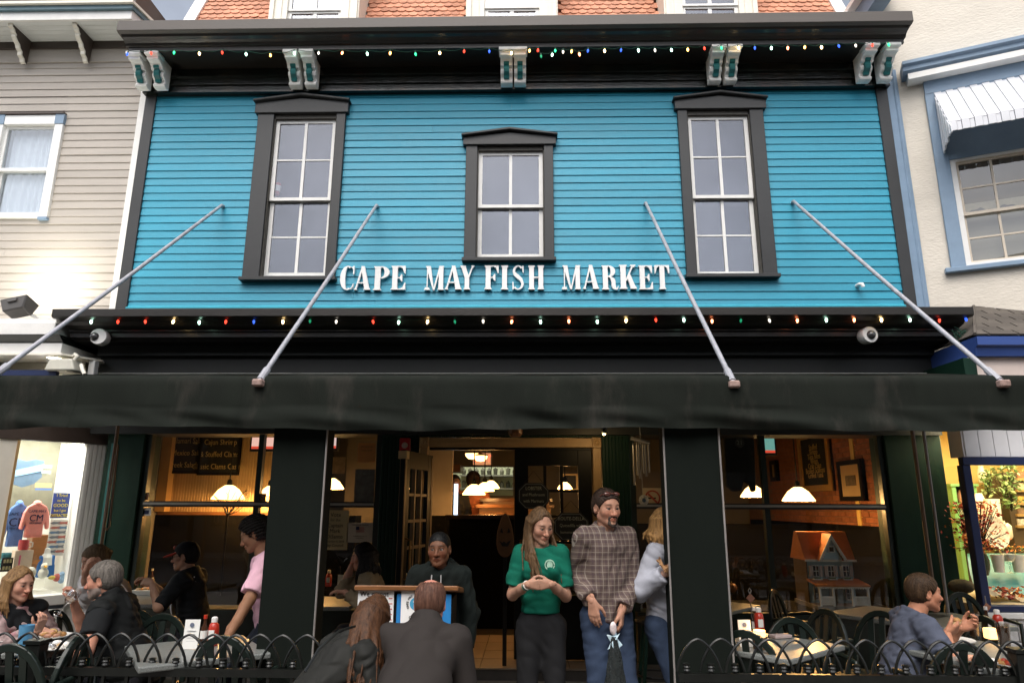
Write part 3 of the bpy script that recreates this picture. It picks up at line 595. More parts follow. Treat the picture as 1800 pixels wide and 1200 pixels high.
# back wall with a kitchen pass-through
KX0, KX1, KZ0, KZ1 = -1.55, -.30, 1.85, 2.42
m = MB(); m.box(-4.8, KX0, 14, 14.2, 0, 3); m.box(KX1, 4.4, 14, 14.2, 0, 3); m.box(KX0, KX1, 14, 14.2, 0, KZ0); m.box(KX0, KX1, 14, 14.2, KZ1, 3)
m.build('inner_wall', DIM, mk_b)
m = MB(); m.box(-2.4, .6, 15.6, 15.7, 0, 3); m.box(-2.4, -2.3, 14.2, 15.6, 0, 3); m.box(.5, .6, 14.2, 15.6, 0, 3); m.box(-2.4, .6, 14.2, 15.7, 3, 3.1)
m.build('kitchen_wall', mk('kitchen_tile', (.62, .66, .52), .5, .1, 5), mk_b)
for z in (2.0, 2.28):
    MB().box(-1.5, -.2, 15.2, 15.6, z, z+.03).build('kitchen_shelf', mk('steel_shelf', (.35, .36, .33), .4, .1, 6), mk_b)
    for k in range(9):
        x = -1.42+k*.14; MB().lathe([(.04, 0), (.05, random.uniform(.08, .16)), (0, .17)], (x, 15.35, z+.03), 8).build('jar', mk('kitchen_pot', (.12, .12, .10), .4, .3, 3, rnd=.5), mk_b)
lamp('kitchen_light', 'AREA', (-.9, 14.9, 2.95), 10, (1, .95, .72), mk_b, (1.6, .6))
# left room: warm beadboard partition facing the street, gold lettered boards
beads(-4.79, -3.25, 1.53, 2.97, 9.05, .075, WARMP)
MB().box(-4.79, -3.25, 9.07, 9.2, 1.53, 2.97).build('inner_wall', DIM, mk_b)
BLK0 = mk('indoor_shade_black', (.004, .004, .004), .8, .2, 5, spec=.05)  # near-black: the room's darkness is put into the colour
MB().box(-4.79, -2.2, 8.95, 9.25, .115, 1.52).build('booth_dark_panel', BLK0, mk_b)
MB().box(-2.2, -1.2, 10.8, 11.0, .115, 1.50).build('booth_dark_panel', BLK0, mk_b)
MB().box(4.22, 4.36, 7.7, 13.5, .115, 1.42).build('booth_dark_panel', BLK0, mk_b)  # dark panel added to cover the lit lower bricks
MB().box(1.0, 4.2, 10.6, 10.8, .115, 1.40).build('booth_dark_panel', BLK0, mk_b)
MB().box(-4.79, -3.25, 8.98, 9.06, 1.52, 1.56).build('rail', WOOD, mk_b)
MB().box(-4.79, -4.66, 8.9, 9.04, 1.56, 2.97).build('corner_post', mk('warm_post', (.50, .30, .12), .5, .1, 4), mk_b)
MB().box(-2.9, -1.2, 11.0, 11.1, .115, 2.97).build('inner_wall', mk('taupe_room_wall', (.30, .25, .20), .8, .08, 3), mk_b)
def board(px0, px1, pz0, pz1, Y, rows, label, frame=WOOD, sz=.1, mat=CHALK, thick=.03, cat='menu board', name='menu_board'):
    a, b = at(px0, pz0, Y), at(px1, pz1, Y)
    t = thing(name, ((a.x+b.x)/2, Y, b.z), label, cat)
    MB().box(a.x, b.x, Y-thick, Y, b.z, a.z).build('panel', CHALKB, t)
    m = MB(); w = .03; m.box(a.x, a.x+w, Y-thick-.012, Y+.0, b.z, a.z); m.box(b.x-w, b.x, Y-thick-.012, Y, b.z, a.z); m.box(a.x+w, b.x-w, Y-thick-.010, Y, b.z, b.z+w); m.box(a.x+w, b.x-w, Y-thick-.010, Y, a.z-w, a.z)
    m.build('frame', frame, t)
    n = len(rows)
    for i, r in enumerate(rows):
        z = a.z-w - (a.z-b.z-2*w)*(i+.5)/n
        text('lettering', r, sz, mat, t, face_m(((a.x+b.x)/2, Y-thick-.002, z)), width=.8)
    return t
board(299, 352, 740, 832, 9.02, ['Shrimp Salad', '& Calamari Salad', 'the Mexico Salad', 'Greek Salad'], 'dark menu board with gold salad lettering on the left beadboard wall', DARKW, .10)
board(358, 420, 742, 835, 9.00, ['Soups', 'Cajun Shrimp', '& Stuffed Clams', 'Classic Clams Casino'], 'dark menu board with gold clams casino lettering, right of the salad board', DARKW, .10)
# right room: brick side wall, brick by brick
BRK = mk('red_brick', (.32, .115, .05), .85, .22, 12, .003, 60, rnd=.25)
bme = MB().box(-.016, .0, -.107, .107, -.031, .031).mesh('brick', BRK, bevel=.003)
cand = []
for r in range(24):
    for k in range(22):
        cand.append((7.75 + k*.224 + (.112 if r % 2 else 0), 1.20 + r*.072))
near = [c for c in cand if 1.28 < c[1] < 2.60]; near.sort(key=lambda c: c[0]); near = near[:290]
ns = set(near); rest = MB()
for y, z in cand:
    q = (4.37+random.uniform(-.003, .003), y, z)
    if (y, z) in ns: inst('brick', bme, mk_b, q)
    else: rest.box(q[0]-.016, q[0], y-.107, y+.107, z-.031, z+.031)
tag(rest.build('far_bricks', BRK, mk_b), kind='stuff')
MB().box(4.2, 4.37, 7.72, 8.46, .115, 2.97).build('pier', mk('gold_pier_paint', (.50, .28, .09), .5, .1, 4), mk_b)
def sideframe(px0, px1, pt, pb, X, label, name, cat, pic, fr, rows=None, mat_w=.05):
    def xp(px, py):                                                     # point on the side wall
        return hit(px, py, (X, 0, 0), (1, 0, 0))
    a, b = xp(px0, (pt+pb)/2), xp(px1, (pt+pb)/2); y0, y1 = b.y, a.y
    zt, zb = xp(px1, pt).z, xp(px1, pb).z
    t = thing(name, (X, (y0+y1)/2, zb), label, cat)
    MB().box(X-.02, X+.02, y0, y1, zb, zt).build('backing', pic, t)
    m = MB(); w = mat_w; m.box(X-.045, X+.02, y0, y0+w, zb, zt); m.box(X-.045, X+.02, y1-w, y1, zb, zt); m.box(X-.043, X+.02, y0+w, y1-w, zb, zb+w); m.box(X-.043, X+.02, y0+w, y1-w, zt-w, zt)
    m.build('frame', fr, t)
    return t, y0, y1, zb, zt
t, y0, y1, zb, zt = sideframe(1478, 1520, 805, 880, 4.33, 'black framed print with a wide cream mount on the brick wall', 'framed_print', 'picture', mk('cream_mount', (.55, .40, .22), .8, .05), DARKW, mat_w=.06)
MB().box(4.30, 4.31, y0+.2, y1-.2, zb+.2, zt-.2).build('print', mk('grey_print', (.16, .13, .09), .8, .5, 9), t)
t, y0, y1, zb, zt = sideframe(1357, 1368, 808, 845, 4.33, 'small narrow dark framed picture on the brick wall, far along it', 'framed_print', 'picture', mk('small_print', (.3, .2, .1), .8, .3, 9), DARKW, mat_w=.07)
t, y0, y1, zb, zt = sideframe(1408, 1462, 750, 862, 4.33, 'tall gold framed menu board with lines of gold lettering on the brick wall', 'menu_board', 'menu board', CHALKB, mk('gold_frame', (.42, .24, .08), .4, .15, 8), mat_w=.09)
for i, r in enumerate(['Stuffed', 'Shrimp', 'Tuna Bites', 'Wings', 'Crab Cake', 'Broiled Scallops', 'Grilled Tuna']):
    text('lettering', r, .12, CHALK, t, face_m((4.305, (y0+y1)/2, zt-.2-(zt-zb-.4)*(i+.5)/7), (0, -1, 0)), width=.9)
# bar in the middle
MB().box(-1.05, .1, 9.4, 10.2, .115, 1.48).build('bar_front', MATS['indoor_shade_black'], mk_b)
MB().box(-1.10, .15, 9.33, 10.25, 1.48, 1.53).build('bar_top', mk('polished_bar_top', (.03, .018, .01), .12, .2, 4), mk_b)
for k, (y, z) in enumerate(((10.8, 1.62), (11.6, 1.72))):
    MB().box(-.75, .35, y, y+.5, .115, z).build('booth', WOOD, mk_b); MB().box(-.8, .4, y-.05, y+.55, z, z+.05).build('booth_cap', mk('polished_cap', (.14, .06, .025), .2, .2, 5), mk_b)
MB().box(-2.25, -1.25, 12.2, 12.9, .115, 1.95).build('server_station', DARKW, mk_b)
MB().box(-1.22, -1.16, 11.5, 11.55, 1.2, 2.0).build('lit_cooler_edge', mk('cooler_light', (.6, .7, .9), .4, 0, emit=(.6, .8, 1), estr=1.4), mk_b)
# TVs
def tv(px0, px1, py0, py1, Y, label, c):
    a, b = at(px0, py0, Y), at(px1, py1, Y); t = thing('television', ((a.x+b.x)/2, Y, b.z), label, 'television')
    MB().box(a.x, b.x, Y, Y+.06, b.z, a.z).build('case', INK, t)
    MB().box(a.x+.02, b.x-.02, Y-.004, Y, b.z+.03, a.z-.02).build('screen', mk('tv_screen_%d' % len(MATS), c, .3, .3, 4, emit=c, estr=.9), t)
    MB().box(a.x+.02, b.x-.02, Y-.006, Y-.003, b.z+.03, b.z+.06).build('score_bar', mk('tv_red_bar', (.5, .05, .03), .3, 0, emit=(.6, .06, .03), estr=.8), t)
    return t
tv(443, 484, 745, 793, 8.3, 'lit television with a pinkish picture, left of the left pillar', (.65, .38, .32))
tv(552, 593, 745, 792, 8.3, 'lit television with a pinkish picture, just right of the left pillar', (.55, .40, .38))
tv(1330, 1366, 745, 800, 8.4, 'television with a teal picture in the right window', (.10, .25, .22))
# pendant lamps
GLOWS = mk('lit_glass_shade', (.9, .75, .5), .4, 0, emit=(1, .58, .20), estr=3.8)
def pendant(px, py, Y, w, label, energy, group='hanging lamps in the restaurant'):
    p = at(px, py, Y); t = thing('pendant_lamp', p, label, 'hanging lamp', group)
    r = w*Y/FPX/2
    MB().lathe([(.03, .55*r*1.5), (.30*r, .52*r*1.5), (.62*r, .36*r*1.5), (.86*r, .14*r*1.5), (r, 0), (r*.97, -.01), (.84*r, .12*r*1.5), (.60*r, .34*r*1.5), (.28*r, .49*r*1.5), (.02, .52*r*1.5)], p, 24).build('shade', GLOWS, t, smooth=True)
    MB().lathe([(.0, .52*r*1.5), (.035, .54*r*1.5), (.03, .54*r*1.5+.06), (.008, .54*r*1.5+.08), (.008, 2.97-p.z), (0, 2.97-p.z)], p, 8).build('cord', IRON, t)
    lamp('lamp_light', 'POINT', p + Vector((0, 0, -.02)), energy*2.7, (1, .52, .17), t, .05)
    return t
pendant(401, 876, 8.55, 56, 'glowing pendant lamp in front of the gold lettered boards', 8)
pendant(474, 868, 8.9, 34, 'glowing pendant lamp half hidden by the left pillar, on its left side', 9)
pendant(583, 858, 9.3, 42, 'glowing pendant lamp just right of the left pillar', 8)
pendant(833, 868, 9.6, 40, 'largest and nearest of the three glowing lamps over the bar', 3.5)
pendant(852, 862, 10.6, 34, 'middle of the three glowing lamps over the bar', 3)
pendant(863, 857, 11.6, 30, 'farthest of the three glowing lamps over the bar', 3)
pendant(993, 858, 9.4, 26, 'glowing lamp seen through the panes of the shut door', 7)
pendant(1325, 872, 9.3, 44, 'glowing pendant lamp behind the hanging dark jacket', 10)
pendant(1404, 879, 8.35, 54, 'glowing pendant lamp in front of the brick wall', 12)
for px, py, l in ((830, 797, 'left one of two small ceiling globe lights near the exit sign'), (845, 801, 'right one of two small ceiling globe lights near the exit sign')):
    p = at(px, py, 11); t = thing('ceiling_lamp', p, l, 'ceiling light', 'ceiling globes')
    MB().lathe([(0, -.09), (.06, -.08), (.10, -.04), (.11, 0), (0, .0)], p, 16).build('globe', GLOWS, t, smooth=True); MB().lathe([(.12, 0), (.12, .02), (.02, .04), (.02, 2.97-p.z), (0, 2.97-p.z)], p, 12).build('mount', TAN, t)
p = at(848, 806, 11.9); t = thing('exit_sign', p, 'small glowing exit sign at the back of the restaurant', 'sign')
MB().box(p.x-.16, p.x+.16, p.y, p.y+.05, p.z-.10, p.z+.10).build('box', mk('exit_box', (.55, .35, .25), .5, 0, emit=(.6, .25, .12), estr=.5), t)
text('lettering', 'EXIT', .15, mk('exit_red', (.8, .05, .03), .5, 0, emit=(1, .1, .05), estr=2), t, face_m((p.x, p.y-.003, p.z)))
# small wall shelf unit and hood over the pass
MB().box(-2.3, -1.3, 13.3, 13.9, 2.28, 2.42).build('range_hood', mk('copper_hood', (.30, .14, .07), .4, .2, 5), mk_b)
# picture seen through the door panes
board(988, 1016, 832, 862, 10.4, [], 'small light framed picture seen through the shut door', mk('pale_frame', (.5, .36, .2), .5, .1, 6), name='framed_print', cat='picture')
# ---- things hung on the shopfront
p = at(712, 781, SY-.03); t = thing('fire_alarm', p, 'small red fire alarm bell box beside the open door', 'alarm')
MB().box(p.x-.058, p.x+.058, p.y-.02, p.y+.045, p.z-.07, p.z+.07).build('case', mk('alarm_red', (.45, .02, .025), .4, .08, 9), t, bevel=.006)
MB().lathe([(.034, 0), (.03, .01), (.012, .014), (0, .014)], (p.x, p.y-.02, p.z-.01), 14, Matrix.Rotation(math.radians(90), 3, 'X')).build('sounder', mk('alarm_pale', (.5, .4, .35), .4, .2, 30), t)
def sheet(px0, px1, py0, py1, Y, label, mat, rows=(), name='poster', cat='poster', ink=INK, tilt=0.):
    a, b = at(px0, py0, Y), at(px1, py1, Y); cx, cz = (a.x+b.x)/2, (a.z+b.z)/2
    t = thing(name, (cx, Y, cz), label, cat)
    m = MB(); w, h = b.x-a.x, a.z-b.z
    m.box(cx-w/2, cx+w/2, Y-.0012, Y+.0012, cz-h/2, cz+h/2); m.build('sheet', mat, t)
    for r, z, s in rows: text('lettering', r, s*h, ink, t, face_m((cx, Y-.003, b.z+z*h)), width=.95, ext=.0006)
    return t, cx, cz, w, h
BUFF = mk('buff_sign_card', (.50, .40, .22), .8, .05, 6)
sheet(568, 610, 896, 966, SY+.02, 'buff election sign reading Vote for the Captain, inside the window', BUFF,
      [('Vote', .88, .15), ('for the', .75, .10), ('Captain', .61, .14), ('Mark', .47, .14), ('DiSanto', .33, .14), ('November 6, 2018', .21, .07), ('City Council', .11, .10)], 'election_sign', 'sign')
t, cx, cz, w, h = sheet(611, 655, 918, 953, SY+.02, 'white window notice with a small flag, right of the election sign', mk('notice_paper', (.52, .45, .36), .8, .05, 6), [('OUR HOURS CHANGE', .88, .09), ('WE RESERVE THE RIGHT TO', .32, .06), ('REFUSE SERVICE', .22, .06)], 'window_notice', 'notice')
for k in range(5): MB().box(cx-.045, cx+.045, SY+.0165, SY+.0185, cz+.005+k*.011, cz+.010+k*.011).build('flag_stripe', mk('flag_red', (.4, .05, .05), .7, 0), t)
MB().box(cx-.045, cx-.01, SY+.0150, SY+.0166, cz+.028, cz+.062).build('flag_canton', NAVY, t)
sheet(585, 606, 803, 832, 8.9, 'small tan framed print on the grey room wall', mk('tan_print', (.45, .33, .18), .8, .35, 12), name='wall_print', cat='picture')
sheet(630, 659, 778, 812, SY+.02, 'orange paper notice high in the window beside the dark green panel', mk('orange_paper', (.55, .24, .07), .8, .06, 6), [('OPEN YEAR ROUND', .8, .07), ('LUNCH & DINNER', .6, .07)], name='window_notice', cat='notice')
sheet(625, 657, 824, 883, SY+.02, 'dark grey printed poster in the window under the orange notice', mk('grey_poster', (.13, .125, .11), .7, .35, 14), [('FISH', .85, .07)], ink=CHALKW)
NS = mk('nosmoke_cream', (.55, .42, .24), .7, .05, 6); NSR = mk('nosmoke_red', (.4, .06, .03), .6, 0)
def nosmoke(px, py, s, label):
    p = at(px, py, SY+.02); t = thing('no_smoking_sticker', p, label, 'sign', 'no smoking stickers')
    MB().box(p.x-s, p.x+s, SY+.018, SY+.0205, p.z-s, p.z+s).build('sheet', NS, t)
    m = MB(); pts = ring(0, 0, s*.8, s*.8, s*.16, s*.16, 0, 360, 24)
    o = arc(0, 0, s*.8, s*.8, 0, 360, 24); i_ = arc(0, 0, s*.64, s*.64, 0, 360, 24)
    for k in range(24): m.poly_xz([(p.x+o[k][0], p.z+o[k][1]), (p.x+o[k+1][0], p.z+o[k+1][1]), (p.x+i_[k+1][0], p.z+i_[k+1][1]), (p.x+i_[k][0], p.z+i_[k][1])], SY+.0165, SY+.018)
    m.build('ring', NSR, t)
    MB().poly_xz([(p.x-s*.5, p.z+s*.36), (p.x-s*.36, p.z+s*.5), (p.x+s*.5, p.z-s*.36), (p.x+s*.36, p.z-s*.5)], SY+.0155, SY+.0172).build('bar', NSR, t)
    MB().box(p.x-s*.45, p.x+s*.35, SY+.0168, SY+.018, p.z-s*.07, p.z+s*.07).build('cigarette', INK, t)
nosmoke(255, 872, .042, 'no smoking sticker in the far left corner of the left window')
nosmoke(461, 874, .042, 'no smoking sticker beside the left pillar, above the transom')
nosmoke(1147, 875, .105, 'large no smoking sign in the window beside the wind chime')
t, cx, cz, w, h = sheet(247, 265, 892, 906, SY+.02, 'small white and blue sticker under the transom in the left window', PAPER, name='window_sticker', cat='sticker')
MB().box(cx-w*.3, cx+w*.3, SY+.0165, SY+.0185, cz-h*.3, cz+h*.2).build('patch', NAVY, t)
# hanging dark jacket in the right window
t = thing('hanging_jacket', at(1298, 860, 7.75), 'dark jacket with the number 21 hanging in the right window', 'jacket')
a = lambda u, v, Y=7.75: at(u, v, Y)
JK = mk('dark_cloth', (.010, .011, .012), .9, .2, 12, .002, 60)
P = [a(1272, 740), a(1276, 852), a(1290, 864), a(1305, 862), a(1308, 845), a(1318, 850), a(1323, 865), a(1330, 862), a(1327, 780), a(1322, 740)]
m = MB(); m.prism(P, (0, .09, 0)); o = m.build('body', JK, t, bevel=.02, seg=2)
c = a(1300, 778, 7.745); MB().lathe([(.055, 0), (.055, .003), (0, .003)], c, 16, Matrix.Rotation(math.radians(90), 3, 'X')).build('badge', mk('badge_grey', (.05, .05, .05), .8, 0), t)
text('lettering', '21', .07, CHALKW, t, face_m((c.x, c.y-.005, c.z)))
# wind chime
p = at(1126, 780, 7.2); t = thing('wind_chime', p, 'metal wind chime with six tubes and a crab charm by the right window', 'wind chime')
CH = mk('chime_metal', (.30, .29, .26), .35, .1, 10, metal=.6)
MB().tube([p + Vector((-.10, 0, .06)), p + Vector((.0, -.02, .035)), p + Vector((.09, 0, .01))], .022, 8).build('top', CH, t)
for k, (dx, L) in enumerate(((-.075, .40), (-.045, .30), (-.015, .33), (.018, .28), (.05, .31), (.075, .27))):
    MB().tube([p + Vector((dx, (-1)**k*.02, -.01)), p + Vector((dx, (-1)**k*.02, -.02-L))], .0105, 8).build('tube', CH, t)
    MB().tube([p + Vector((dx, (-1)**k*.02, .02)), p + Vector((dx, (-1)**k*.02, -.02))], .002, 4).build('thread', CH, t)
MB().tube([p + Vector((0, 0, .05)), p + Vector((0, 0, -.50))], .002, 4).build('thread', CH, t)
MB().tube([p + Vector((0, 0, .05)), p + Vector((0, .02, .4))], .003, 4).build('hanger', CH, t)
MB().ball(p + Vector((.01, 0, -.57)), (.05, .012, .055), 12, 8).build('charm', mk('charm_white', (.5, .48, .42), .5, .5, 60), t)
MB().ball(p + Vector((.01, -.012, -.57)), (.02, .006, .022), 8, 6).build('charm_mark', mk('charm_navy', (.05, .08, .12), .5, 0), t)
# chalk signs by the shut door
def octo(px, py, w, h, Y, rows, label):
    p = at(px, py, Y); t = thing('chalk_sign', (p.x, Y, p.z), label, 'chalk sign', 'chalk signs by the door')
    k = .28*h
    P = [(p.x-w/2, p.z-h/2+k), (p.x-w/2+k, p.z-h/2), (p.x+w/2-k, p.z-h/2), (p.x+w/2, p.z-h/2+k), (p.x+w/2, p.z+h/2-k), (p.x+w/2-k, p.z+h/2), (p.x-w/2+k, p.z+h/2), (p.x-w/2, p.z+h/2-k)]
    MB().poly_xz(P, Y-.012, Y+.012).build('panel', CHALKB, t, bevel=.004)
    q = [(p.x + (x-p.x)*.9, p.z + (z-p.z)*.9) for x, z in P]
    MB().tube([(x, Y-.013, z) for x, z in q] + [(q[0][0], Y-.013, q[0][1])], .003, 4).build('border', CHALKW, t)
    for i, (r, s) in enumerate(rows): text('lettering', r, s, mk('chalk_cream_lettering', (.42, .42, .32), .8, 0), t, face_m((p.x, Y-.014, p.z+h*.28-i*h*.24)), width=.85)
    MB().tube([(p.x-w*.3, Y, p.z+h/2), (p.x, Y, p.z+h/2+.12), (p.x+w*.3, Y, p.z+h/2)], .003, 4).build('cord', IRON, t)
octo(938, 871, .33, .27, 7.35, [('LOBSTER', .05), ('and Mushroom', .045), ('with Marinara', .045)], 'octagonal chalk sign hung on the shut door above the girl in green')
octo(1004, 925, .36, .28, 7.3, [('ROUTE-DELLA', .05), ('Quesadilla with', .045), ('homemade salsa', .04)], 'octagonal chalk sign between the girl in green and the man in plaid')
# carved wooden pumpkin-face board
p = at(888, 940, 7.3); t = thing('pumpkin_board', (p.x, 7.3, p.z-.3), 'flat wooden cut-out with a jack-o-lantern face standing by the door', 'decoration')
o = []
for k in range(28):
    th = 2*PI*k/28; x = math.sin(th)*(.085 + .028*(-math.cos(th))); z = math.cos(th)*.22; o.append((p.x+x, p.z+z))
MB().poly_xz(o, 7.29, 7.315).build('board', mk('brown_board', (.16, .075, .03), .6, .2, 8), t, bevel=.004)
for s in (-1, 1):
    MB().poly_xz([(p.x+s*.02, p.z+.02), (p.x+s*.055, p.z+.03), (p.x+s*.035, p.z+.075)], 7.286, 7.291).build('eye', INK, t)
MB().poly_xz([(p.x-.06, p.z-.05), (p.x-.03, p.z-.075), (p.x-.012, p.z-.06), (p.x+.012, p.z-.08), (p.x+.03, p.z-.062), (p.x+.06, p.z-.05), (p.x+.03, p.z-.11), (p.x-.03, p.z-.11)], 7.286, 7.291).build('mouth', INK, t)
MB().box(p.x-.02, p.x+.02, 7.30, 7.33, .115, p.z-.2).build('stake', DARKW, t)
# soffit spot by the door that lights the casing
p = at(1062, 762, 6.9); t = thing('eave_spotlight', p, 'tiny lit spotlight under the awning at the right of the door casing', 'spotlight')
MB().lathe([(.02, 0), (.03, .02), (.03, .06), (0, .06)], p, 12).build('housing', IRON, t); MB().ball(p, .016, 10, 6).build('bulb', mk('warm_bulb', (1, .8, .5), .3, 0, emit=(1, .7, .3), estr=12), t)
lamp('spot_light', 'POINT', p + Vector((-.05, 0, -.05)), 3.0, (1, .66, .30), t, .03)
p = at(906, 762, 6.9); t = thing('eave_spotlight', p, 'dark wicker shaded lamp under the awning above the door', 'lamp')
MB().lathe([(.0, -.03), (.05, -.03), (.07, .0), (.07, .04), (0, .05)], p, 12).build('shade', WOOD, t)
# red lantern edge seen through the window under the awning
p = at(628, 752, 7.9); t = thing('red_lantern', p, 'red round lantern under the awning at the left window', 'lantern')
MB().ball(p, (.14, .14, .10), 18, 10).build('globe', mk('lantern_red', (.6, .04, .03), .5, .1, 6, emit=(.8, .04, .03), estr=.35), t, smooth=True)
# ================================================================== LEFT NEIGHBOUR
LY = 7.66
lb = thing('clapboard_house', (-6.5, LY, 0), 'pale grey clapboard building on the left with a white eave and brown brackets', 'building')
BROWN = mk('dark_brown_paint', (.06, .043, .035), .5, .15, 6, .001, 60)
SOFF = mk('soffit_white', (.70, .72, .70), .5, .06, 4, .001, 60, stretch=(.4, 6, 1))
wx0, wx1, wz0, wz1 = -6.74, -5.868, 5.045, 6.445
clapboards(lb, -9.5, -4.93, 3.52, 7.24, .1035, LY, GREYB, [(wx0+.04, wx1-.04, wz0+.03, wz1-.03)], .5)
MB().box(-9.5, -4.80, LY+.12, LY+.3, 2.62, 7.6).build('wall', MATS['dim_plaster'], lb)
MB().box(-4.935, -4.845, LY-.045, LY+.1, 3.4, 7.4).build('corner_board', WHITE, lb, bevel=.004)
MB().box(-9.5, -4.8, LY-.03, LY+.02, 7.22, 7.41).build('frieze_board', GREYB, lb)
MB().box(-9.5, -4.8, LY-.05, LY+.02, 7.41, 7.512).build('bed_moulding', BROWN, lb)
for k in range(5): MB().box(-9.5, -4.94, 7.24+k*.083, 7.24+k*.083+.080, 7.515, 7.535).build('soffit_board', SOFF, lb)
MB().prism([(-9.5, 7.20, 7.51), (-4.925, 7.20, 7.51), (-4.80, 7.9, 7.51), (-4.83, 7.9, 7.51), (-4.94, 7.235, 7.51), (-9.5, 7.235, 7.51)], (0, 0, .12)).build('fascia', WHITE, lb)
MB().prism([(-9.5, 7.16, 7.63), (-4.905, 7.16, 7.63), (-4.76, 7.95, 7.63), (-4.83, 7.95, 7.63), (-4.95, 7.23, 7.63), (-9.5, 7.23, 7.63)], (0, 0, .055)).build('gutter_strip', mk('peeling_teal_paint', (.12, .20, .24), .5, .15, 6, dirt=((.5, .3, .2), 9, .64, .7, .7)), lb)
MB().prism([(-9.5, 7.12, 7.686), (-4.885, 7.12, 7.686), (-4.74, 8.0, 7.686), (-9.5, 8.0, 7.686)], (0, 0, .035)).build('roof_edge', CREAM, lb)
MB().prism([(-9.5, 7.2, 7.722), (-4.9, 7.2, 7.722), (-4.9, 10, 7.73), (-9.5, 10, 7.73)], (0, 0, .3)).build('roof', BROWN, lb)
# brackets
bp = [(7.26, 7.51), (7.262, 7.475), (7.30, 7.462), (7.318, 7.43), (7.345, 7.415), (7.34, 7.385), (7.38, 7.35), (7.42, 7.33), (7.44, 7.29), (7.48, 7.265), (7.485, 7.225), (7.53, 7.20), (7.545, 7.165), (7.575, 7.15), (7.60, 7.16), (7.61, 7.51)]
bme1 = MB().profile_x(bp, -.022, .022).mesh('bracket', BROWN)
ed = MB()
ed.prism([(-.027, y-.004, z) for y, z in bp[:14]] + [(-.027, y+.016, z+.008) for y, z in reversed(bp[:14])], (.054, 0, 0))
eme = ed.mesh('scroll_edge', CREAM)
for px in (40, 150, -75):
    p = hit(px, 105, (0, 7.55, 0), (0, 1, 0)); b = inst('bracket', bme1, lb, (p.x, 0, 0)); e = inst('scroll_edge', eme, b, (0, 0, 0)); e.location = (0, 0, 0)
# upper window with white curtain
w = .105
m = MB(); m.box(wx0, wx0+w, LY-.05, LY+.03, wz0, wz1-.13); m.box(wx1-w, wx1, LY-.05, LY+.03, wz0, wz1-.13); m.box(wx0+w, wx1-w, LY-.048, LY+.03, wz1-.13, wz1); m.box(wx0+w, wx1-w, LY-.048, LY+.03, wz0, wz0+.06)
wn = m.build('window', mk('bright_white_paint', (.82, .82, .80), .4, .04, 8), lb, bevel=.003)
for x in (wx0, wx1-w):
    for z0, z1 in ((wz1-.13, wz1), (wz0-.03, wz0)): MB().box(x-.004, x+w+.004, LY-.058, LY+.03, z0+.002, z1+.006).build('corner_block', LBLUE, wn)
MB().box(wx0, wx1, LY-.07, LY, wz1+.006, wz1+.03).build('drip_cap', BROWN, wn)
mid = (wz0+wz1)/2-.03
sash(wn, wx0+w, wx1-w, mid-.02, wz1-.13, LY+.0, 1, 1, st=.035, top=.035, bot=.04, mat=MATS['bright_white_paint'], gl=mk_glass('curtained_window_glass', (.9, .93, .95), .10, .8))
sash(wn, wx0+w, wx1-w, wz0+.06, mid+.02, LY+.045, 1, 1, st=.035, top=.04, bot=.05, mat=MATS['bright_white_paint'], gl=MATS['curtained_window_glass'])
CURT = mk('white_curtain', (.72, .74, .78), .9, .04, 8)
for z0, z1 in ((mid, wz1-.13), (wz0+.06, mid)):
    MB().grid(lambda u, v: (wx0+w+(wx1-wx0-2*w)*u, LY+.105+.016*math.sin(u*44+math.sin(u*9)*1.5)*(.35+.65*(1-v)), z0+(z1-z0)*v), 60, 4).build('curtain', CURT, wn, smooth=True)
# flood light on the ledge: its lamp washes the clapboards
p = at(33, 540, 7.15); t = thing('flood_light', p, 'dark box flood light on the ledge shining up the grey clapboards', 'flood light')
R = Matrix.Translation(p) @ Matrix.Rotation(math.radians(-12), 4, 'Y') @ Matrix.Rotation(math.radians(-20), 4, 'X')
m = MB(R); v = [(-.11, -.08, -.09), (.11, -.08, -.09), (.11, .08, -.09), (-.11, .08, -.09), (-.155, -.11, .07), (.155, -.11, .07), (.155, .11, .07), (-.155, .11, .07)]
m.add(v, [(0, 3, 2, 1), (4, 5, 6, 7), (0, 1, 5, 4), (1, 2, 6, 5), (2, 3, 7, 6), (3, 0, 4, 7)]); m.build('housing', mk('bronze_housing', (.06, .055, .05), .45, .15, 8), t, bevel=.012)
MB(R).box(-.13, .13, -.09, .09, .071, .076).build('lens', mk('lit_lens', (1, 1, .9), .3, 0, emit=(1, .97, .85), estr=4), t)
MB(R).box(-.05, .05, -.118, -.095, .0, .04).build('latch', MATS['bronze_housing'], t)
MB().tube([p + Vector((.08, .05, -.05)), p + Vector((.14, .2, -.11)), p + Vector((.14, .42, -.12))], .02, 8).build('arm', MATS['white_plastic'], t)
lamp('flood', 'AREA', p + Vector((.02, .02, .13)), 13, (1, .97, .82), t, (.24, .16), rot=(math.radians(180-20), math.radians(-4), 0))
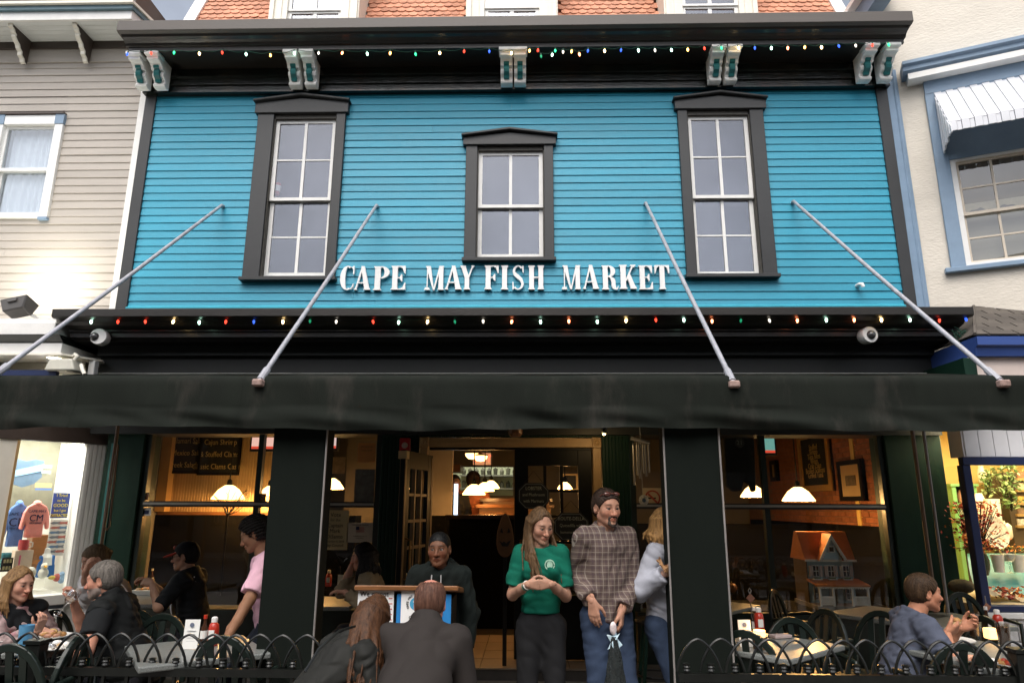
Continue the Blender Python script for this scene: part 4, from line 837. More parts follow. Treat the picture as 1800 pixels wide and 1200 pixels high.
# ledge over the left shop
z = lambda v: at(60, v, 6.9).z
MB().box(-9, -5.02, 6.90, 7.66, z(588), z(566)).build('ledge', WHITE, lb, bevel=.006)
MB().box(-9, -5.04, 6.93, 7.66, z(566)+.001, z(560)+.01).build('flashing', WHITE, lb)
MB().profile_x([(6.88, z(588)), (6.97, z(601)), (7.66, z(601)), (7.66, z(588))], -9, -4.95).build('ledge_moulding', BLACKG, lb)
MB().box(-9, -4.95, 6.95, 7.66, z(619), z(601)-.001).build('ledge_fascia', WHITE, lb)
MB().prism([(-9, 6.93, 0), (-4.92, 6.93, 0), (-4.70, 7.28, 0), (-4.84, 7.6, 0), (-9, 7.6, 0)], (0, 0, .02)).build('soffit', CREAM, lb).location = Vector((0, 0, z(619)-.021))
MB().box(-4.80, -4.73, 7.2, 7.28, z(619)-.32, z(619)-.022).build('bracket_post', WHITE, lb, bevel=.006)
p = at(92, 623, 7.05); q = Vector((p.x, 7.08, z(619)-.022))
t = thing('recessed_light', q, 'small lit downlight in the cream soffit of the left shop', 'ceiling light')
MB().lathe([(.0, -.004), (.05, -.004), (.065, -.002), (.065, .0)], q, 16).build('lens', mk('downlight_lens', (1, 1, .9), .3, 0, emit=(1, .97, .85), estr=7), t)
MB().lathe([(.064, 0), (.078, -.004), (.078, .001)], q, 16).build('rim', WHITE, t)
lamp('downlight', 'SPOT', q - Vector((0, 0, .02)), 14, (1, .95, .85), t, .05, spot=math.radians(130), blend=.6)
a, b = at(90, 632, 7.0), at(133, 652, 7.0)
t = thing('sign_light', ((a.x+b.x)/2, 7.0, b.z), 'white shaded sign light hanging under the left soffit', 'light fixture')
MB().poly_xz([(a.x+.02, a.z), (b.x-.02, a.z), (b.x+.02, b.z), (a.x-.02, b.z)], 6.94, 7.12).build('shade', mk('dull_white_enamel', (.6, .58, .5), .4, .08, 6), t, bevel=.015, seg=2)
MB().tube([Vector((b.x-.03, 7.0, a.z)), Vector((b.x+.0, 7.0, a.z+.03)), Vector((b.x-.05, 7.02, a.z+.06)), Vector((b.x-.06, 7.02, z(619)-.02))], .022, 8).build('arm', CREAM, t)
MB().tube([Vector((b.x+.05, 7.0, b.z+.07)), Vector((b.x+.08, 6.98, b.z+.02)), Vector((b.x+.12, 6.97, b.z-.04))], .02, 8).build('arm', CREAM, t)
MB().box(-9, -5.0, 7.0, 7.05, 2.60, at(60, 650, 7.0).z).build('sign_band', NAVY, lb)
MB().box(-9, -4.9, 7.3, 7.4, 2.45, z(619)-.02).build('upper_wall', mk('drab_wall_paint', (.35, .32, .26), .7, .1, 4), lb)  # one even drab tone over the whole wall

# ---- angled display window of the left shop
P0 = Vector((-4.80, 7.50, 0)); E_ = Vector((.65, .76, 0)).normalized(); NI = Vector((-E_.y, E_.x, 0))       # along the glass (left to right), into the shop
ML = Matrix(((E_.x, NI.x, 0, P0.x), (E_.y, NI.y, 0, P0.y), (0, 0, 1, 0), (0, 0, 0, 1)))
def lhit(u, v, dep=0.):
    q = hit(u, v, P0 + NI*dep, NI) - P0; return q.dot(E_), q.z
SHOPW = mk('display_white_board', (.80, .79, .74), .5, .04, 4)
sT, zT = lhit(160, 786); sB, zB = lhit(60, 1046)
s_post = lhit(133, 900)[0]; s_l = lhit(8, 900)[0]
m = MB(ML); m.box(s_post, .12, -.05, .05, .0, 2.29); m.build('window_post', WHITE, lb)
for k in range(4):
    a = s_post + .02 + k*(.10-s_post)/4; MB(ML).box(a, a+(.10-s_post)/4-.012, -.06, -.05, .75, 2.28).build('panel_board', WHITE, lb)
MB(ML).box(-2.4, .14, -.065, .06, 2.292, 2.46).build('window_head', BROWN, lb)
MB(ML).box(-2.4, s_post, -.06, .3, .0, .45).build('base_wall', mk('navy_grey_base', (.06, .075, .11), .5, .1, 5), lb)
for k in range(4): MB(ML).box(-2.4, s_post, -.075-.004*(k % 2), -.06, .47+k*.035, .47+k*.035+.031).build('base_board', WHITE, lb)
MB(ML).box(-2.4, s_post, -.09, .12, zB-.10, zB).build('sill', WHITE, lb, bevel=.006)
MB(ML).box(-2.4, s_post, -.06, .3, .45, zB-.10).build('base_panel', mk('navy_grey_panel', (.10, .12, .16), .5, .1, 5), lb)
MB(ML).add([(s_l, 0, zB), (s_post, 0, zB), (s_post, 0, 2.29), (s_l, 0, 2.29)], [(0, 1, 2, 3)]).build('pane', GLASS, lb)
MB(ML).box(-2.4, s_l, -.05, .05, zB, 2.29).build('window_post', CREAM, lb)
MB(ML).box(s_l-.004, s_l+.02, -.06, -.051, zB, 2.29).build('edge_strip', TAN, lb)
MB(ML).box(-2.2, .0, .85, .9, 0, 2.6).build('display_back', SHOPW, lb)
MB(ML).box(-.04, .0, .05, .85, 0, 2.6).build('display_side', SHOPW, lb)
MB(ML).box(-2.2, .0, .05, .9, 2.44, 2.5).build('display_ceiling', SHOPW, lb)
MB(ML).box(-2.2, -.04, .05, .85, zB-.06, zB-.02).build('display_floor', SHOPW, lb)
MB(ML).box(-1.6, lhit(96, 840, .84)[0], .80, .84, lhit(60, 905, .8)[1], 2.44).build('display_slatwall', mk('olive_grey_slatwall', (.20, .19, .14), .7, .2, 5), lb)
a = lamp('display_light', 'AREA', ML @ Vector((-.55, .35, 2.42)), 34, (1, .97, .88), lb, (1.3, .4), rot=(0, 0, math.atan2(E_.y, E_.x)))
def lbox(px0, px1, py0, py1, dep, th, name, mat, parent, bev=0.):
    a0, z0 = lhit(px0, (py0+py1)/2, dep); a1, _ = lhit(px1, (py0+py1)/2, dep); zz1 = lhit((px0+px1)/2, py0, dep)[1]; zz0 = lhit((px0+px1)/2, py1, dep)[1]
    return MB(ML).box(a0, a1, dep, dep+th, zz0, zz1).build(name, mat, parent, bevel=bev), a0, a1, zz0, zz1
def lface(s, z, dep): return face_m(ML @ Vector((s, dep, z)), E_)
def lthing(name, px, py, dep, label, cat, group=None):
    s, z = lhit(px, py, dep); return thing(name, ML @ Vector((s, dep, z)), label, cat, group)
def hoodie(px0, px1, py0, py1, dep, col, ink, label, nm):
    t = lthing('hoodie', (px0+px1)/2, py1, dep, label, 'hoodie')
    s0, _ = lhit(px0, (py0+py1)/2, dep); s1, _ = lhit(px1, (py0+py1)/2, dep); z1 = lhit((px0+px1)/2, py0, dep)[1]; z0 = lhit((px0+px1)/2, py1, dep)[1]
    w, h, c = s1-s0, z1-z0, (s0+s1)/2
    sil = [(-.32, 0), (.32, 0), (.31, .35), (.36, .45), (.44, .22), (.54, .26), (.46, .72), (.34, .90), (.12, 1), (0, .92), (-.12, 1), (-.34, .90), (-.46, .72), (-.54, .26), (-.44, .22), (-.36, .45), (-.31, .35)]
    m = MB(ML); m.prism([(c+x*w*.95, dep, z0+zz*h) for x, zz in sil], (0, .07, 0)); m.build('body', col, t, bevel=.02, seg=2)
    MB(ML).ball((c, dep+.05, z0+.98*h), (.16*w, .06, .11*h), 12, 8).build('hood', col, t, smooth=True)
    text('lettering', 'CM', .28*h, ink, t, lface(c, z0+.56*h, dep-.003), width=.9); text('lettering', 'CAPE MAY', .10*h, ink, t, lface(c, z0+.76*h, dep-.003)); text('lettering', 'NEW JERSEY', .06*h, ink, t, lface(c, z0+.42*h, dep-.003))
    MB(ML).box(c-.25*w, c+.25*w, dep-.006, dep+.01, z0+.08*h, z0+.30*h).build('pocket', col, t)
hoodie(8, 52, 885, 960, .32, mk('blue_fleece', (.10, .20, .50), .9, .12, 14, .003, 60), NAVY, 'blue hooded sweatshirt lettered CM hanging in the left shop window', 'a')
hoodie(38, 88, 884, 944, .22, mk('coral_fleece', (.85, .30, .26), .9, .12, 14, .003, 60), NAVY, 'coral pink hooded sweatshirt lettered CM in front of the blue one', 'b')
t = lthing('display_sign', 107, 930, .3, 'blue display sign with yellow lettering I Tried to be GOOD', 'sign')
_, a0, a1, z0, z1 = lbox(92, 121, 866, 910, .30, .02, 'panel', mk('royal_blue_sign', (.03, .06, .30), .5, .06, 8), t)
YEL = mk('yellow_lettering', (.8, .65, .03), .6, 0)
for i, (r, s) in enumerate((('I Tried', .16), ('to be', .15), ('GOOD', .19), ('but I got', .14), ('DISTRACTED', .17))): text('lettering', r, s*(z1-z0), YEL, t, lface((a0+a1)/2, z1-(z1-z0)*(i+.5)/5, .297), width=.62 if i == 4 else .9)
t = lthing('fish_chart', 103, 975, .3, 'white poster of many small grey fish under the blue sign', 'poster')
_, a0, a1, z0, z1 = lbox(85, 115, 913, 976, .31, .012, 'sheet', PAPER, t)
for r in range(7):
    for c in range(2):
        x = a0+(a1-a0)*(.28+.44*c)+random.uniform(-.01, .01); zz = z1-(z1-z0)*(r+.7)/7.6
        MB(ML).poly_xz([(x-.05, zz), (x-.02, zz+.014), (x+.02, zz+.012), (x+.05, zz+.018), (x+.042, zz), (x+.05, zz-.016), (x+.02, zz-.010), (x-.02, zz-.014)], .306, .309).build('fish', mk(['fish_grey', 'fish_red', 'fish_blue'][(r+c) % 3], [(.2, .22, .25), (.45, .15, .12), (.15, .25, .4)][(r+c) % 3], .7, 0), t)
# shield sign
t = lthing('shield_sign', 42, 845, .5, 'shield shaped dark blue and pale sign at the top of the left shop window', 'sign')
s, zc = lhit(43, 830, .5); k = .17
sh = [(-.5, .45), (-.25, .5), (0, .42), (.25, .5), (.5, .45), (.46, .1), (.5, -.15), (.3, -.42), (0, -.55), (-.3, -.42), (-.5, -.15), (-.46, .1)]
MB(ML).prism([(s+x*k*2, .5, zc+y*k*1.7) for x, y in sh], (0, .02, 0)).build('panel', mk('slate_sign_blue', (.10, .16, .24), .5, .1, 8), t)
MB(ML).prism([(s-.17, .494, zc-.07), (s-.16, .494, zc+.0), (s+.17, .494, zc+.10), (s+.16, .494, zc+.02)], (0, .005, 0)).build('band', mk('sky_blue_band', (.25, .45, .70), .5, .05, 8), t)
t = lthing('hanging_sign', 81, 834, .55, 'small pale framed sign hung on a cord in the left shop window', 'sign')
_, a0, a1, z0, z1 = lbox(71, 92, 816, 834, .55, .015, 'panel', mk('grey_green_sign', (.25, .27, .20), .6, .1, 8), t)
for i in range(2):
    for j in range(4): MB(ML).box(a0+.012+j*(a1-a0-.02)/4, a0+.006+(j+1)*(a1-a0-.02)/4, .546, .549, z0+.012+i*(z1-z0)/2, z0-.012+(i+1)*(z1-z0)/2).build('tile', PAPER, t)
t = lthing('hanging_sign', 76, 862, .5, 'yellow and blue long sign under the shield sign', 'sign')
lbox(62, 91, 849, 857, .5, .015, 'panel', mk('ochre_sign', (.65, .50, .22), .6, .1, 8), t); lbox(62, 91, 857.5, 861, .5, .013, 'band', mk('blue_band', (.12, .22, .5), .5, 0), t)
t = lthing('mug', 41, 964, .2, 'red mug standing on a box in the left shop window', 'mug')
s, zc = lhit(41, 966, .2); R = ML @ Vector((s, .22, zc))
MB().lathe([(.04, 0), (.047, .01), (.047, .10), (.041, .10), (.041, .02), (0, .02)], R, 18).build('cup', mk('mug_red', (.55, .06, .07), .3, .05, 8), t, smooth=True)
MB().tube([R + E_*(.045) + Vector((0, 0, .08)), R + E_*.08 + Vector((0, 0, .07)), R + E_*.08 + Vector((0, 0, .03)), R + E_*.045 + Vector((0, 0, .02))], .007, 6).build('handle', PAPER, t)
t = lthing('gift_box', 40, 998, .18, 'pale printed box with pink and orange shapes under the red mug', 'box')
_, a0, a1, z0, z1 = lbox(25, 57, 967, 998, .18, .12, 'body', mk('pale_peach_box', (.75, .60, .48), .7, .06, 8), t)
MB(ML).prism([(a0+.16, .177, z0+.04), (a0+.21, .177, z0+.035), (a0+.24, .177, z0+.08), (a0+.19, .177, z0+.075)], (0, .003, 0)).build('print', mk('orange_print', (.55, .22, .06), .7, 0), t)
MB(ML).box(a0+.04, a0+.055, .177, .18, z0+.02, z0+.13).build('print', mk('pink_print', (.7, .15, .25), .7, 0), t)
t = lthing('wooden_crate', 70, 985, .42, 'brown wooden cabinet behind the sweatshirts', 'cabinet')
lbox(53, 84, 940, 1000, .42, .2, 'body', mk('orange_wood', (.35, .15, .05), .5, .2, 6, stretch=(1, 1, 4)), t)
t = lthing('tank_top', 80, 1015, .22, 'blue tank top on a small white dress form', 'shirt')
s, zc = lhit(79, 1014, .22)
MB(ML).prism([(s+x*.17, .22, zc+z*.22) for x, z in [(-.5, 0), (.5, 0), (.46, .5), (.42, .6), (.40, 1.0), (.26, 1.0), (.2, .72), (0, .64), (-.2, .72), (-.26, 1.0), (-.40, 1.0), (-.42, .6), (-.46, .5)]], (0, .06, 0)).build('body', mk('bright_blue_jersey', (.04, .17, .50), .8, .15, 12), t, bevel=.012, seg=2)
MB(ML).lathe([(.07, .12), (.06, .20), (.03, .24), (.025, .29), (0, .30)], (s, .27, zc), 14).build('form', SHOPW, t)
t = lthing('plush_bird', 75, 1018, .14, 'white toy gull with an orange bill in front of the blue tank top', 'toy')
s, zc = lhit(75, 1016, .12)
MB(ML).ball((s, .13, zc+.05), (.05, .05, .055), 12, 8).build('body', mk('plush_white', (.75, .73, .65), .9, .08, 20), t, smooth=True); MB(ML).ball((s, .12, zc+.12), (.035, .035, .035), 12, 8).build('head', MATS['plush_white'], t, smooth=True)
MB(ML).prism([(s-.016, .09, zc+.118), (s+.016, .09, zc+.118), (s, .05, zc+.105)], (0, 0, .014)).build('bill', mk('bill_orange', (.7, .35, .03), .6, 0), t)
t = lthing('baseball', 55, 1018, .14, 'white shell shaped ornament left of the toy gull', 'ornament')
s, zc = lhit(53, 1016, .14); MB(ML).ball((s, .15, zc+.05), (.05, .04, .065), 12, 8).build('body', mk('shell_white', (.7, .66, .58), .6, .1, 14), t, smooth=True)
t = lthing('folded_shirts', 14, 990, .3, 'teal folded shirts at the left edge of the shop window', 'clothing')
for k in range(3): lbox(4, 27, 990-k*9, 998-k*9, .30+.01*k, .16, 'shirt', mk(['teal_jersey', 'aqua_jersey', 'deep_teal_jersey'][k], [(.03, .22, .25), (.08, .32, .36), (.02, .14, .18)][k], .9, .15, 12), t, .01)
t = lthing('price_sign', 10, 1015, .12, 'small black framed price sign at the bottom left of the shop window', 'sign')
_, a0, a1, z0, z1 = lbox(2, 22, 980, 1004, .12, .012, 'frame', INK, t)
for i in range(2):
    for j in range(3): MB(ML).box(a0+.015+j*(a1-a0-.02)/3, a0+.008+(j+1)*(a1-a0-.02)/3, .116, .119, z0+.018+i*(z1-z0)/2, z0-.014+(i+1)*(z1-z0)/2).build('tile', mk('pale_gold_tile', (.55, .48, .28), .7, 0), t)
for k, px in enumerate((92, 100, 108)):
    t = lthing('souvenir', px, 1018, .2, ['small yellow souvenir', 'small red and blue souvenir', 'small pale blue souvenir'][k] + ' on the sill of the left shop window', 'souvenir')
    s, zc = lhit(px, 1018, .15); MB(ML).ball((s, .16, zc+.02), (.04, .03, .022+.02*k), 10, 6).build('body', mk(['souv_yellow', 'souv_red', 'souv_blue'][k], [(.6, .45, .1), (.5, .12, .1), (.3, .45, .65)][k], .6, .5, 30), t)

# ================================================================== RIGHT NEIGHBOUR
A_ = math.radians(22.5); RP = Vector((4.62, 7.6, 0)); RE = Vector((math.cos(A_), -math.sin(A_), 0)); RN = Vector((math.sin(A_), math.cos(A_), 0))
MR = Matrix(((RE.x, RN.x, 0, RP.x), (RE.y, RN.y, 0, RP.y), (0, 0, 1, 0), (0, 0, 0, 1)))
def rhit(u, v, dep=0.):
    q = hit(u, v, RP + RN*dep, RN) - RP; return q.dot(RE), q.z
rb = thing('stucco_house', (6, 7.6, 0), 'cream stucco building on the right with slate blue trim and a hipped shingle bay', 'building')
ws0, ws1, wz0, wz1 = .40, 1.55, 4.36, 5.62
m = MB(MR); m.box(-.12, ws0, 0, .35, 3.0, 13); m.box(ws1, 8, 0, .35, 3.0, 13); m.box(ws0, ws1, 0, .35, 3.0, wz0); m.box(ws0, ws1, 0, .35, wz1, 13); m.build('wall', STUCCO, rb)
MB().box(4.50, 4.72, 7.66, 8.2, 3.0, 13).build('wall', STUCCO, rb)
MB().box(4.437, 4.585, 7.58, 7.9, 3.62, 6.95).build('corner_board', LBLUE, rb, bevel=.006)
MB().box(4.52, 4.55, 7.565, 7.6, 3.62, 6.95).build('downpipe', LBLUE, rb, bevel=.01)
MB().box(4.30, 4.50, 7.3, 9, 7.75, 7.98).build('gutter', LBLUE, rb); MB().box(4.2, 4.62, 7.25, 9, 7.98, 8.05).build('gutter_edge', WHITE, rb)
# hood over the window
MB(MR).profile_x([(-.24, 6.91), (-.24, 6.87), (-.20, 6.85), (-.20, 6.80), (-.15, 6.77), (0, 6.77), (0, 6.93)], .02, 3.2).build('hood_moulding', LBLUE, rb)
MB(MR).profile_x([(-.18, 6.765), (-.18, 6.69), (0, 6.69), (0, 6.765)], .07, 3.2).build('hood_board', WHITE, rb)
MB(MR).box(.24, 2.6, -.05, 0, 6.52, 6.688).build('header', LBLUE, rb)
cs = [.24, ws0-.02]
MB(MR).box(.235, ws0-.02, -.045, 0, wz0-.06, 6.52).build('casing', LBLUE, rb, bevel=.004); MB(MR).box(ws1+.02, ws1+.2, -.045, 0, wz0-.06, 6.52).build('casing', LBLUE, rb)
MB(MR).box(ws0-.02, ws1+.02, -.045, 0, wz1+.0, 6.52).build('casing', LBLUE, rb)
MB(MR).box(.17, ws1+.3, -.075, 0.01, wz0-.115, wz0-.06).build('sill', LBLUE, rb, bevel=.006)
# sash window with olive blind above and grey below
m = MB(MR); f = .035; m.box(ws0-.02, ws0+f, -.03, .1, wz0-.06, wz1); m.box(ws1-f, ws1+.02, -.03, .1, wz0-.06, wz1); m.box(ws0+f, ws1-f, -.028, .1, wz0-.06, wz0-.02); m.box(ws0+f, ws1-f, -.028, .1, wz1-.03, wz1)
rw = m.build('window', WHITE, rb)
wmid = (wz0+wz1)/2-.05
for z0, z1, y in ((wmid-.02, wz1-.03, .0), (wz0-.02, wmid+.02, .03)):
    m = MB(MR); m.box(ws0+f, ws0+f+.03, y, y+.03, z0, z1); m.box(ws1-f-.03, ws1-f, y, y+.03, z0, z1); m.box(ws0+f+.03, ws1-f-.03, y+.001, y+.029, z0, z0+.035); m.box(ws0+f+.03, ws1-f-.03, y+.001, y+.029, z1-.03, z1); m.build('sash', mk('aged_cream_sash', (.60, .52, .42), .5, .1, 8), rw)
    for k in (1, 2): x = ws0+(ws1-ws0)*k/3; MB(MR).box(x-.012, x+.012, y+.008, y+.024, z0+.035, z1-.03).build('muntin', MATS['aged_cream_sash'], rw)
    MB(MR).box(ws0+f+.03, ws1-f-.03, y+.009, y+.023, (z0+z1)/2-.010, (z0+z1)/2+.010).build('muntin', MATS['aged_cream_sash'], rw)
    for k in range(3):
        for j in range(2):
            x0, x1 = ws0+(ws1-ws0)*k/3+.012, ws0+(ws1-ws0)*(k+1)/3-.012; b0, b1 = (z0+.035, (z0+z1)/2) if j == 0 else ((z0+z1)/2, z1-.03)
            MB(MR).add([(x0, y+.018, b0), (x1, y+.018, b0), (x1, y+.018, b1), (x0, y+.018, b1)], [(0, 1, 2, 3)]).build('pane', mk_glass('right_window_glass', (.75, .75, .7), .12, .8), rw)
MB(MR).box(ws0, ws1, .12, .13, wmid+.12, wz1).build('blind', mk('olive_blind', (.15, .11, .045), .9, .1, 4), rw)
MB(MR).box(ws0, ws1, .14, .15, wz0-.05, wmid+.13).build('sheer', mk('grey_sheer', (.30, .29, .27), .9, .1, 5, stretch=(1, 1, 30)), rw)
xs = np.linspace(ws0, ws1, 40); m = MB(MR)
m.prism([(ws0, .115, wmid+.16)] + [(float(x), .115, wmid+.07+.02*math.sin(float(x)*23)+.012*math.sin(float(x)*61)) for x in xs] + [(ws1, .115, wmid+.16)], (0, .004, 0)); m.build('lace_edge', mk('lace', (.5, .45, .35), .9, .1, 20), rw)
# white ribbed metal awning over that window
ALU = mk('white_aluminium', (.64, .65, .68), .35, .04, 6)
wa = thing('window_awning', MR @ Vector((1.0, -.3, 5.7)), 'white ribbed metal awning over the upper window on the right', 'awning')
s0, s1 = .33, 2.2; zt, zb, dp = 6.52, 5.86, .50; pw = .122
k = 0; x = s0
while x < s1:
    up = k % 2 == 0; o = .0 if up else .014; w_ = pw*.62 if up else pw*.38
    o2 = .0 if up else .009
    MB(MR).prism([(x, -.045+o2*.2, zt-o), (x, -.045-dp, zb-o), (x, -.045-dp-.004+o2, zb-o-.005), (x, -.045-dp-.004+o2, zb-.125), (x, -.045-dp+.012+o2, zb-.125), (x, -.045-dp+.012+o2, zb-o-.012), (x, -.045, zt-o-.02)], (w_-.004, 0, 0)).build('slat', ALU, wa)
    x += w_; k += 1
x = -.05; k = 0
while x > -.05-dp:
    zz = zt-(zt-zb)*((-.045-x)/dp); zz2 = zt-(zt-zb)*((-.045-(x-.05))/dp); o = 0 if k % 2 else .012
    MB(MR).prism([(s0-.012+o, x, zz-.02), (s0-.012+o, x-.05, zz2-.02), (s0-.012+o, x-.05, 5.72-.10*(.5+.5*math.cos(k*1.3))*.25), (s0-.012+o, x, 5.72-.1*(.5+.5*math.cos((k-1)*1.3))*.25-.1*((x+.05)/-dp)*0)], (.012, 0, 0)).build('side_slat', ALU, wa)
    x -= .05; k += 1
# hipped shingle bay roof
HSH = mk('brown_asphalt_shingle', (.085, .072, .06), .9, .15, 20, .003, 120, rnd=.22)
ez, rz_ = 3.30, 3.86
E0, E1 = Vector((4.40, 6.62, ez)), Vector((8, 6.62, ez)); H0, H1 = Vector((5.02, 7.5, rz_)), Vector((8, 7.5, rz_)); B0 = Vector((4.46, 7.5, ez+.02))
MB().add([E0, E1, H1, H0, B0], [(0, 1, 2, 3), (4, 0, 3)]).build('bay_roof', HSH, rb)
N1 = (E1-E0).cross(H0-E0).normalized(); N2 = (E0-B0).cross(H0-B0).normalized()
for r in range(9):
    v0, v1 = r/9, (r+1)/9; a, b = E0.lerp(H0, v0), E1.lerp(H1, v0); c = E0.lerp(H0, v1)
    x = a.x - (.0 if r % 2 else .14)
    while x < 6.6:
        l = max(x, a.x); rr = x+.275; lt = max(x, c.x); g = .004
        if rr > lt+.02:
            q = [Vector((l+g, a.y, a.z)), Vector((rr-g, a.y, a.z)), Vector((rr-g, c.y, c.z)), Vector((lt+g, c.y, c.z))]
            MB().prism([p_ + N1*.004 for p_ in q], N1*.012).build('roof_shingle', HSH, rb)
        x += .285
    a2, b2, c2, d2_ = B0.lerp(H0, v0), E0.lerp(H0, v0), E0.lerp(H0, v1), B0.lerp(H0, v1)
    n = max(1, int((a2-b2).length/.3))
    for k in range(n):
        t0, t1 = k/n+.006, (k+1)/n-.006
        MB().prism([p_ + N2*.004 for p_ in (a2.lerp(b2, t0), a2.lerp(b2, t1), d2_.lerp(c2, t1), d2_.lerp(c2, t0))], N2*.012).build('roof_shingle', HSH, rb)
MB().tube([E0 + Vector((0, 0, .012)), H0 + Vector((0, 0, .012))], .018, 6).build('hip_cap', HSH, rb)
NV2 = mk('royal_blue_fascia', (.035, .075, .26), .4, .12, 6, stretch=(.5, 3, 6))
MB().profile_x([(6.60, 3.285), (6.60, 3.20), (6.64, 3.185), (6.64, 3.17), (6.66, 3.10), (7.6, 3.10), (7.6, 3.285)], 4.40, 8).build('bay_fascia', NV2, rb)
MB().box(4.40, 8, 6.655, 6.663, 3.173, 3.185).build('bay_fascia_line', LBLUE, rb)
MB().box(4.36, 8, 6.72, 7.6, 2.78, 3.098).build('bay_wall', mk('pinkish_white_board', (.62, .52, .47), .6, .06, 4), rb)
MB().box(4.30, 4.42, 6.70, 7.6, 2.7, 3.09).build('bay_end', GREEN, rb)
# ---- right shop display window
SX, RY = 4.34, 7.0
MB().box(SX+.0, 8, RY-.02, RY+.2, 2.145, 2.76).build('bay_board', mk('white_bay_board', (.72, .72, .74), .5, .05, 5), rb)
for k in range(9): MB().box(SX+.02+k*.145, SX+.02+k*.145+.136, RY-.032, RY-.02, 2.146, 2.755).build('siding_board', MATS['white_bay_board'], rb)
MB().box(SX-.04, 8, RY-.06, RY+.02, 2.062, 2.14).build('bay_frame', NAVY, rb, bevel=.004)
MB().box(SX-.045, SX+.035, RY-.05, RY+.05, .75, 2.062).build('bay_frame', NAVY, rb, bevel=.006)
MB().box(SX-.045, 8, RY-.07, RY+.04, .70, .755).build('bay_frame', NAVY, rb, bevel=.004)
MB().add([(SX+.035, RY, .755), (8, RY, .755), (8, RY, 2.062), (SX+.035, RY, 2.062)], [(0, 1, 2, 3)]).build('pane', GLASS, rb)
MB().add([(SX, RY+.05, .755), (SX, 7.75, .755), (SX, 7.75, 2.062), (SX, RY+.05, 2.062)], [(0, 1, 2, 3)]).build('pane', GLASS, rb)
YW = mk('warm_yellow_wall', (.70, .50, .16), .8, .05, 3)
MB().box(SX, 8, 9.3, 9.4, 0, 2.75).build('display_back', YW, rb); MB().box(7.9, 8, RY+.05, 9.3, 0, 2.7).build('display_side', YW, rb); MB().box(SX+.0, 8, RY+.2, 9.3, 2.62, 2.7).build('display_ceiling', YW, rb)
MB().box(SX+.16, SX+.22, 7.75, 9.3, .0, 2.7).build('display_side', mk('ochre_board', (.55, .32, .08), .6, .08, 5), rb)
MB().box(SX-.02, SX+.2, 7.75, 7.82, 0, 2.7).build('display_return', MATS['ochre_board'], rb)
MB().box(SX, 8, RY+.04, 9.3, .66, .735).build('display_floor', mk('sand_cloth_floor', (.5, .40, .27), .9, .1, 8), rb)
MB().box(SX-.06, 8, RY-.03, RY+.2, 0, .64).build('base_wall', mk('mortar_white', (.42, .42, .42), .9, .1, 10), rb)
WBR = mk('white_painted_block', (.56, .55, .55), .75, .1, 9, .012, 22, rnd=.06)
for r in range(3):
    for k in range(8):
        x = SX-.05+k*.30-(.15 if r % 2 else 0); MB().box(max(x, SX-.06), x+.288, RY-.055+random.uniform(-.004, .004), RY-.03, .03+r*.205, .03+r*.205+.192).build('block', WBR, rb, bevel=.008)
MB().box(SX-.08, 8, RY-.08, RY+.0, .64, .695).build('base_sill', WHITE, rb, bevel=.006)
lamp('display_light', 'AREA', (5.4, 7.9, 2.58), 62, (1, .84, .50), rb, (1.8, 1.2))
lamp('window_light', 'AREA', (5.2, 7.25, 2.58), 22, (1, .88, .6), rb, (1.6, .3))
# what stands in the right display
def dth(name, px, py, Y, label, cat, group=None): return thing(name, at(px, py, Y), label, cat, group)
GS = mk('green_shelf_paint', (.20, .42, .14), .5, .08, 6)
a, b = at(1672, 850, 8.9), at(1735, 980, 8.9)
t = dth('shelf_unit', 1705, 990, 8.9, 'light green painted shelf unit in the right shop window', 'shelf')
m = MB(); m.box(a.x, a.x+.05, 8.9, 9.15, .74, a.z); m.box(b.x-.05, b.x, 8.9, 9.15, .74, a.z); m.build('side', GS, t)
for v in (850, 884, 906, 940): z_ = at(1700, v, 8.9).z; MB().box(a.x-.02, b.x+.02, 8.88, 9.15, z_-.03, z_).build('shelf', GS, t)
MB().box(a.x, b.x, 9.13, 9.16, .74, a.z).build('back', mk('dark_shelf_back', (.10, .06, .03), .7, .2, 6), t)
def jar(px, py, Y, w, h, col, label, cat='jar', prof=None, group=None):
    p = at(px, py, Y); w = w*Y/FPX/2; h = h*Y/FPX; t = thing(cat.replace(' ', '_'), p, label, cat, group)
    pr = prof or [(.75, 0), (.95, .1), (1, .5), (.8, .8), (.55, .88), (.6, 1), (.45, 1), (.4, .9), (0, .9)]
    MB().lathe([(r*w, z*h) for r, z in pr], p, 16).build('body', col, t, smooth=True); return t
CERW = mk('cream_ceramic', (.75, .68, .50), .25, .06, 8)
jar(1692, 884, 9.0, 14, 22, mk('red_white_pot', (.55, .25, .15), .4, .3, 12), 'small pale pot on the upper green shelf', 'pot')
jar(1708, 884, 9.0, 11, 16, mk('brick_red_pot', (.35, .10, .04), .4, .1, 8), 'small brick red pot on the upper green shelf', 'pot')
jar(1690, 905, 9.0, 10, 12, CERW, 'small cream pot on the middle green shelf', 'pot'); jar(1707, 905, 9.0, 14, 10, mk('brown_pot', (.12, .06, .03), .4, .1, 8), 'squat brown pot on the middle green shelf', 'pot')
jar(1728, 848, 8.95, 14, 28, CERW, 'tall white pitcher on top of the green shelf', 'pitcher'); jar(1697, 848, 8.95, 20, 12, mk('yellow_bowl', (.6, .45, .08), .3, .1, 8), 'yellow bowl on top of the green shelf', 'bowl')
t = jar(1727, 915, 8.6, 20, 45, mk('white_lamp_figure', (.85, .78, .62), .4, .1, 8), 'white figurine shaped lamp in front of the green shelf', 'figurine', [(.9, 0), (.95, .3), (.6, .7), (1, .72), (.5, 1), (0, 1)])
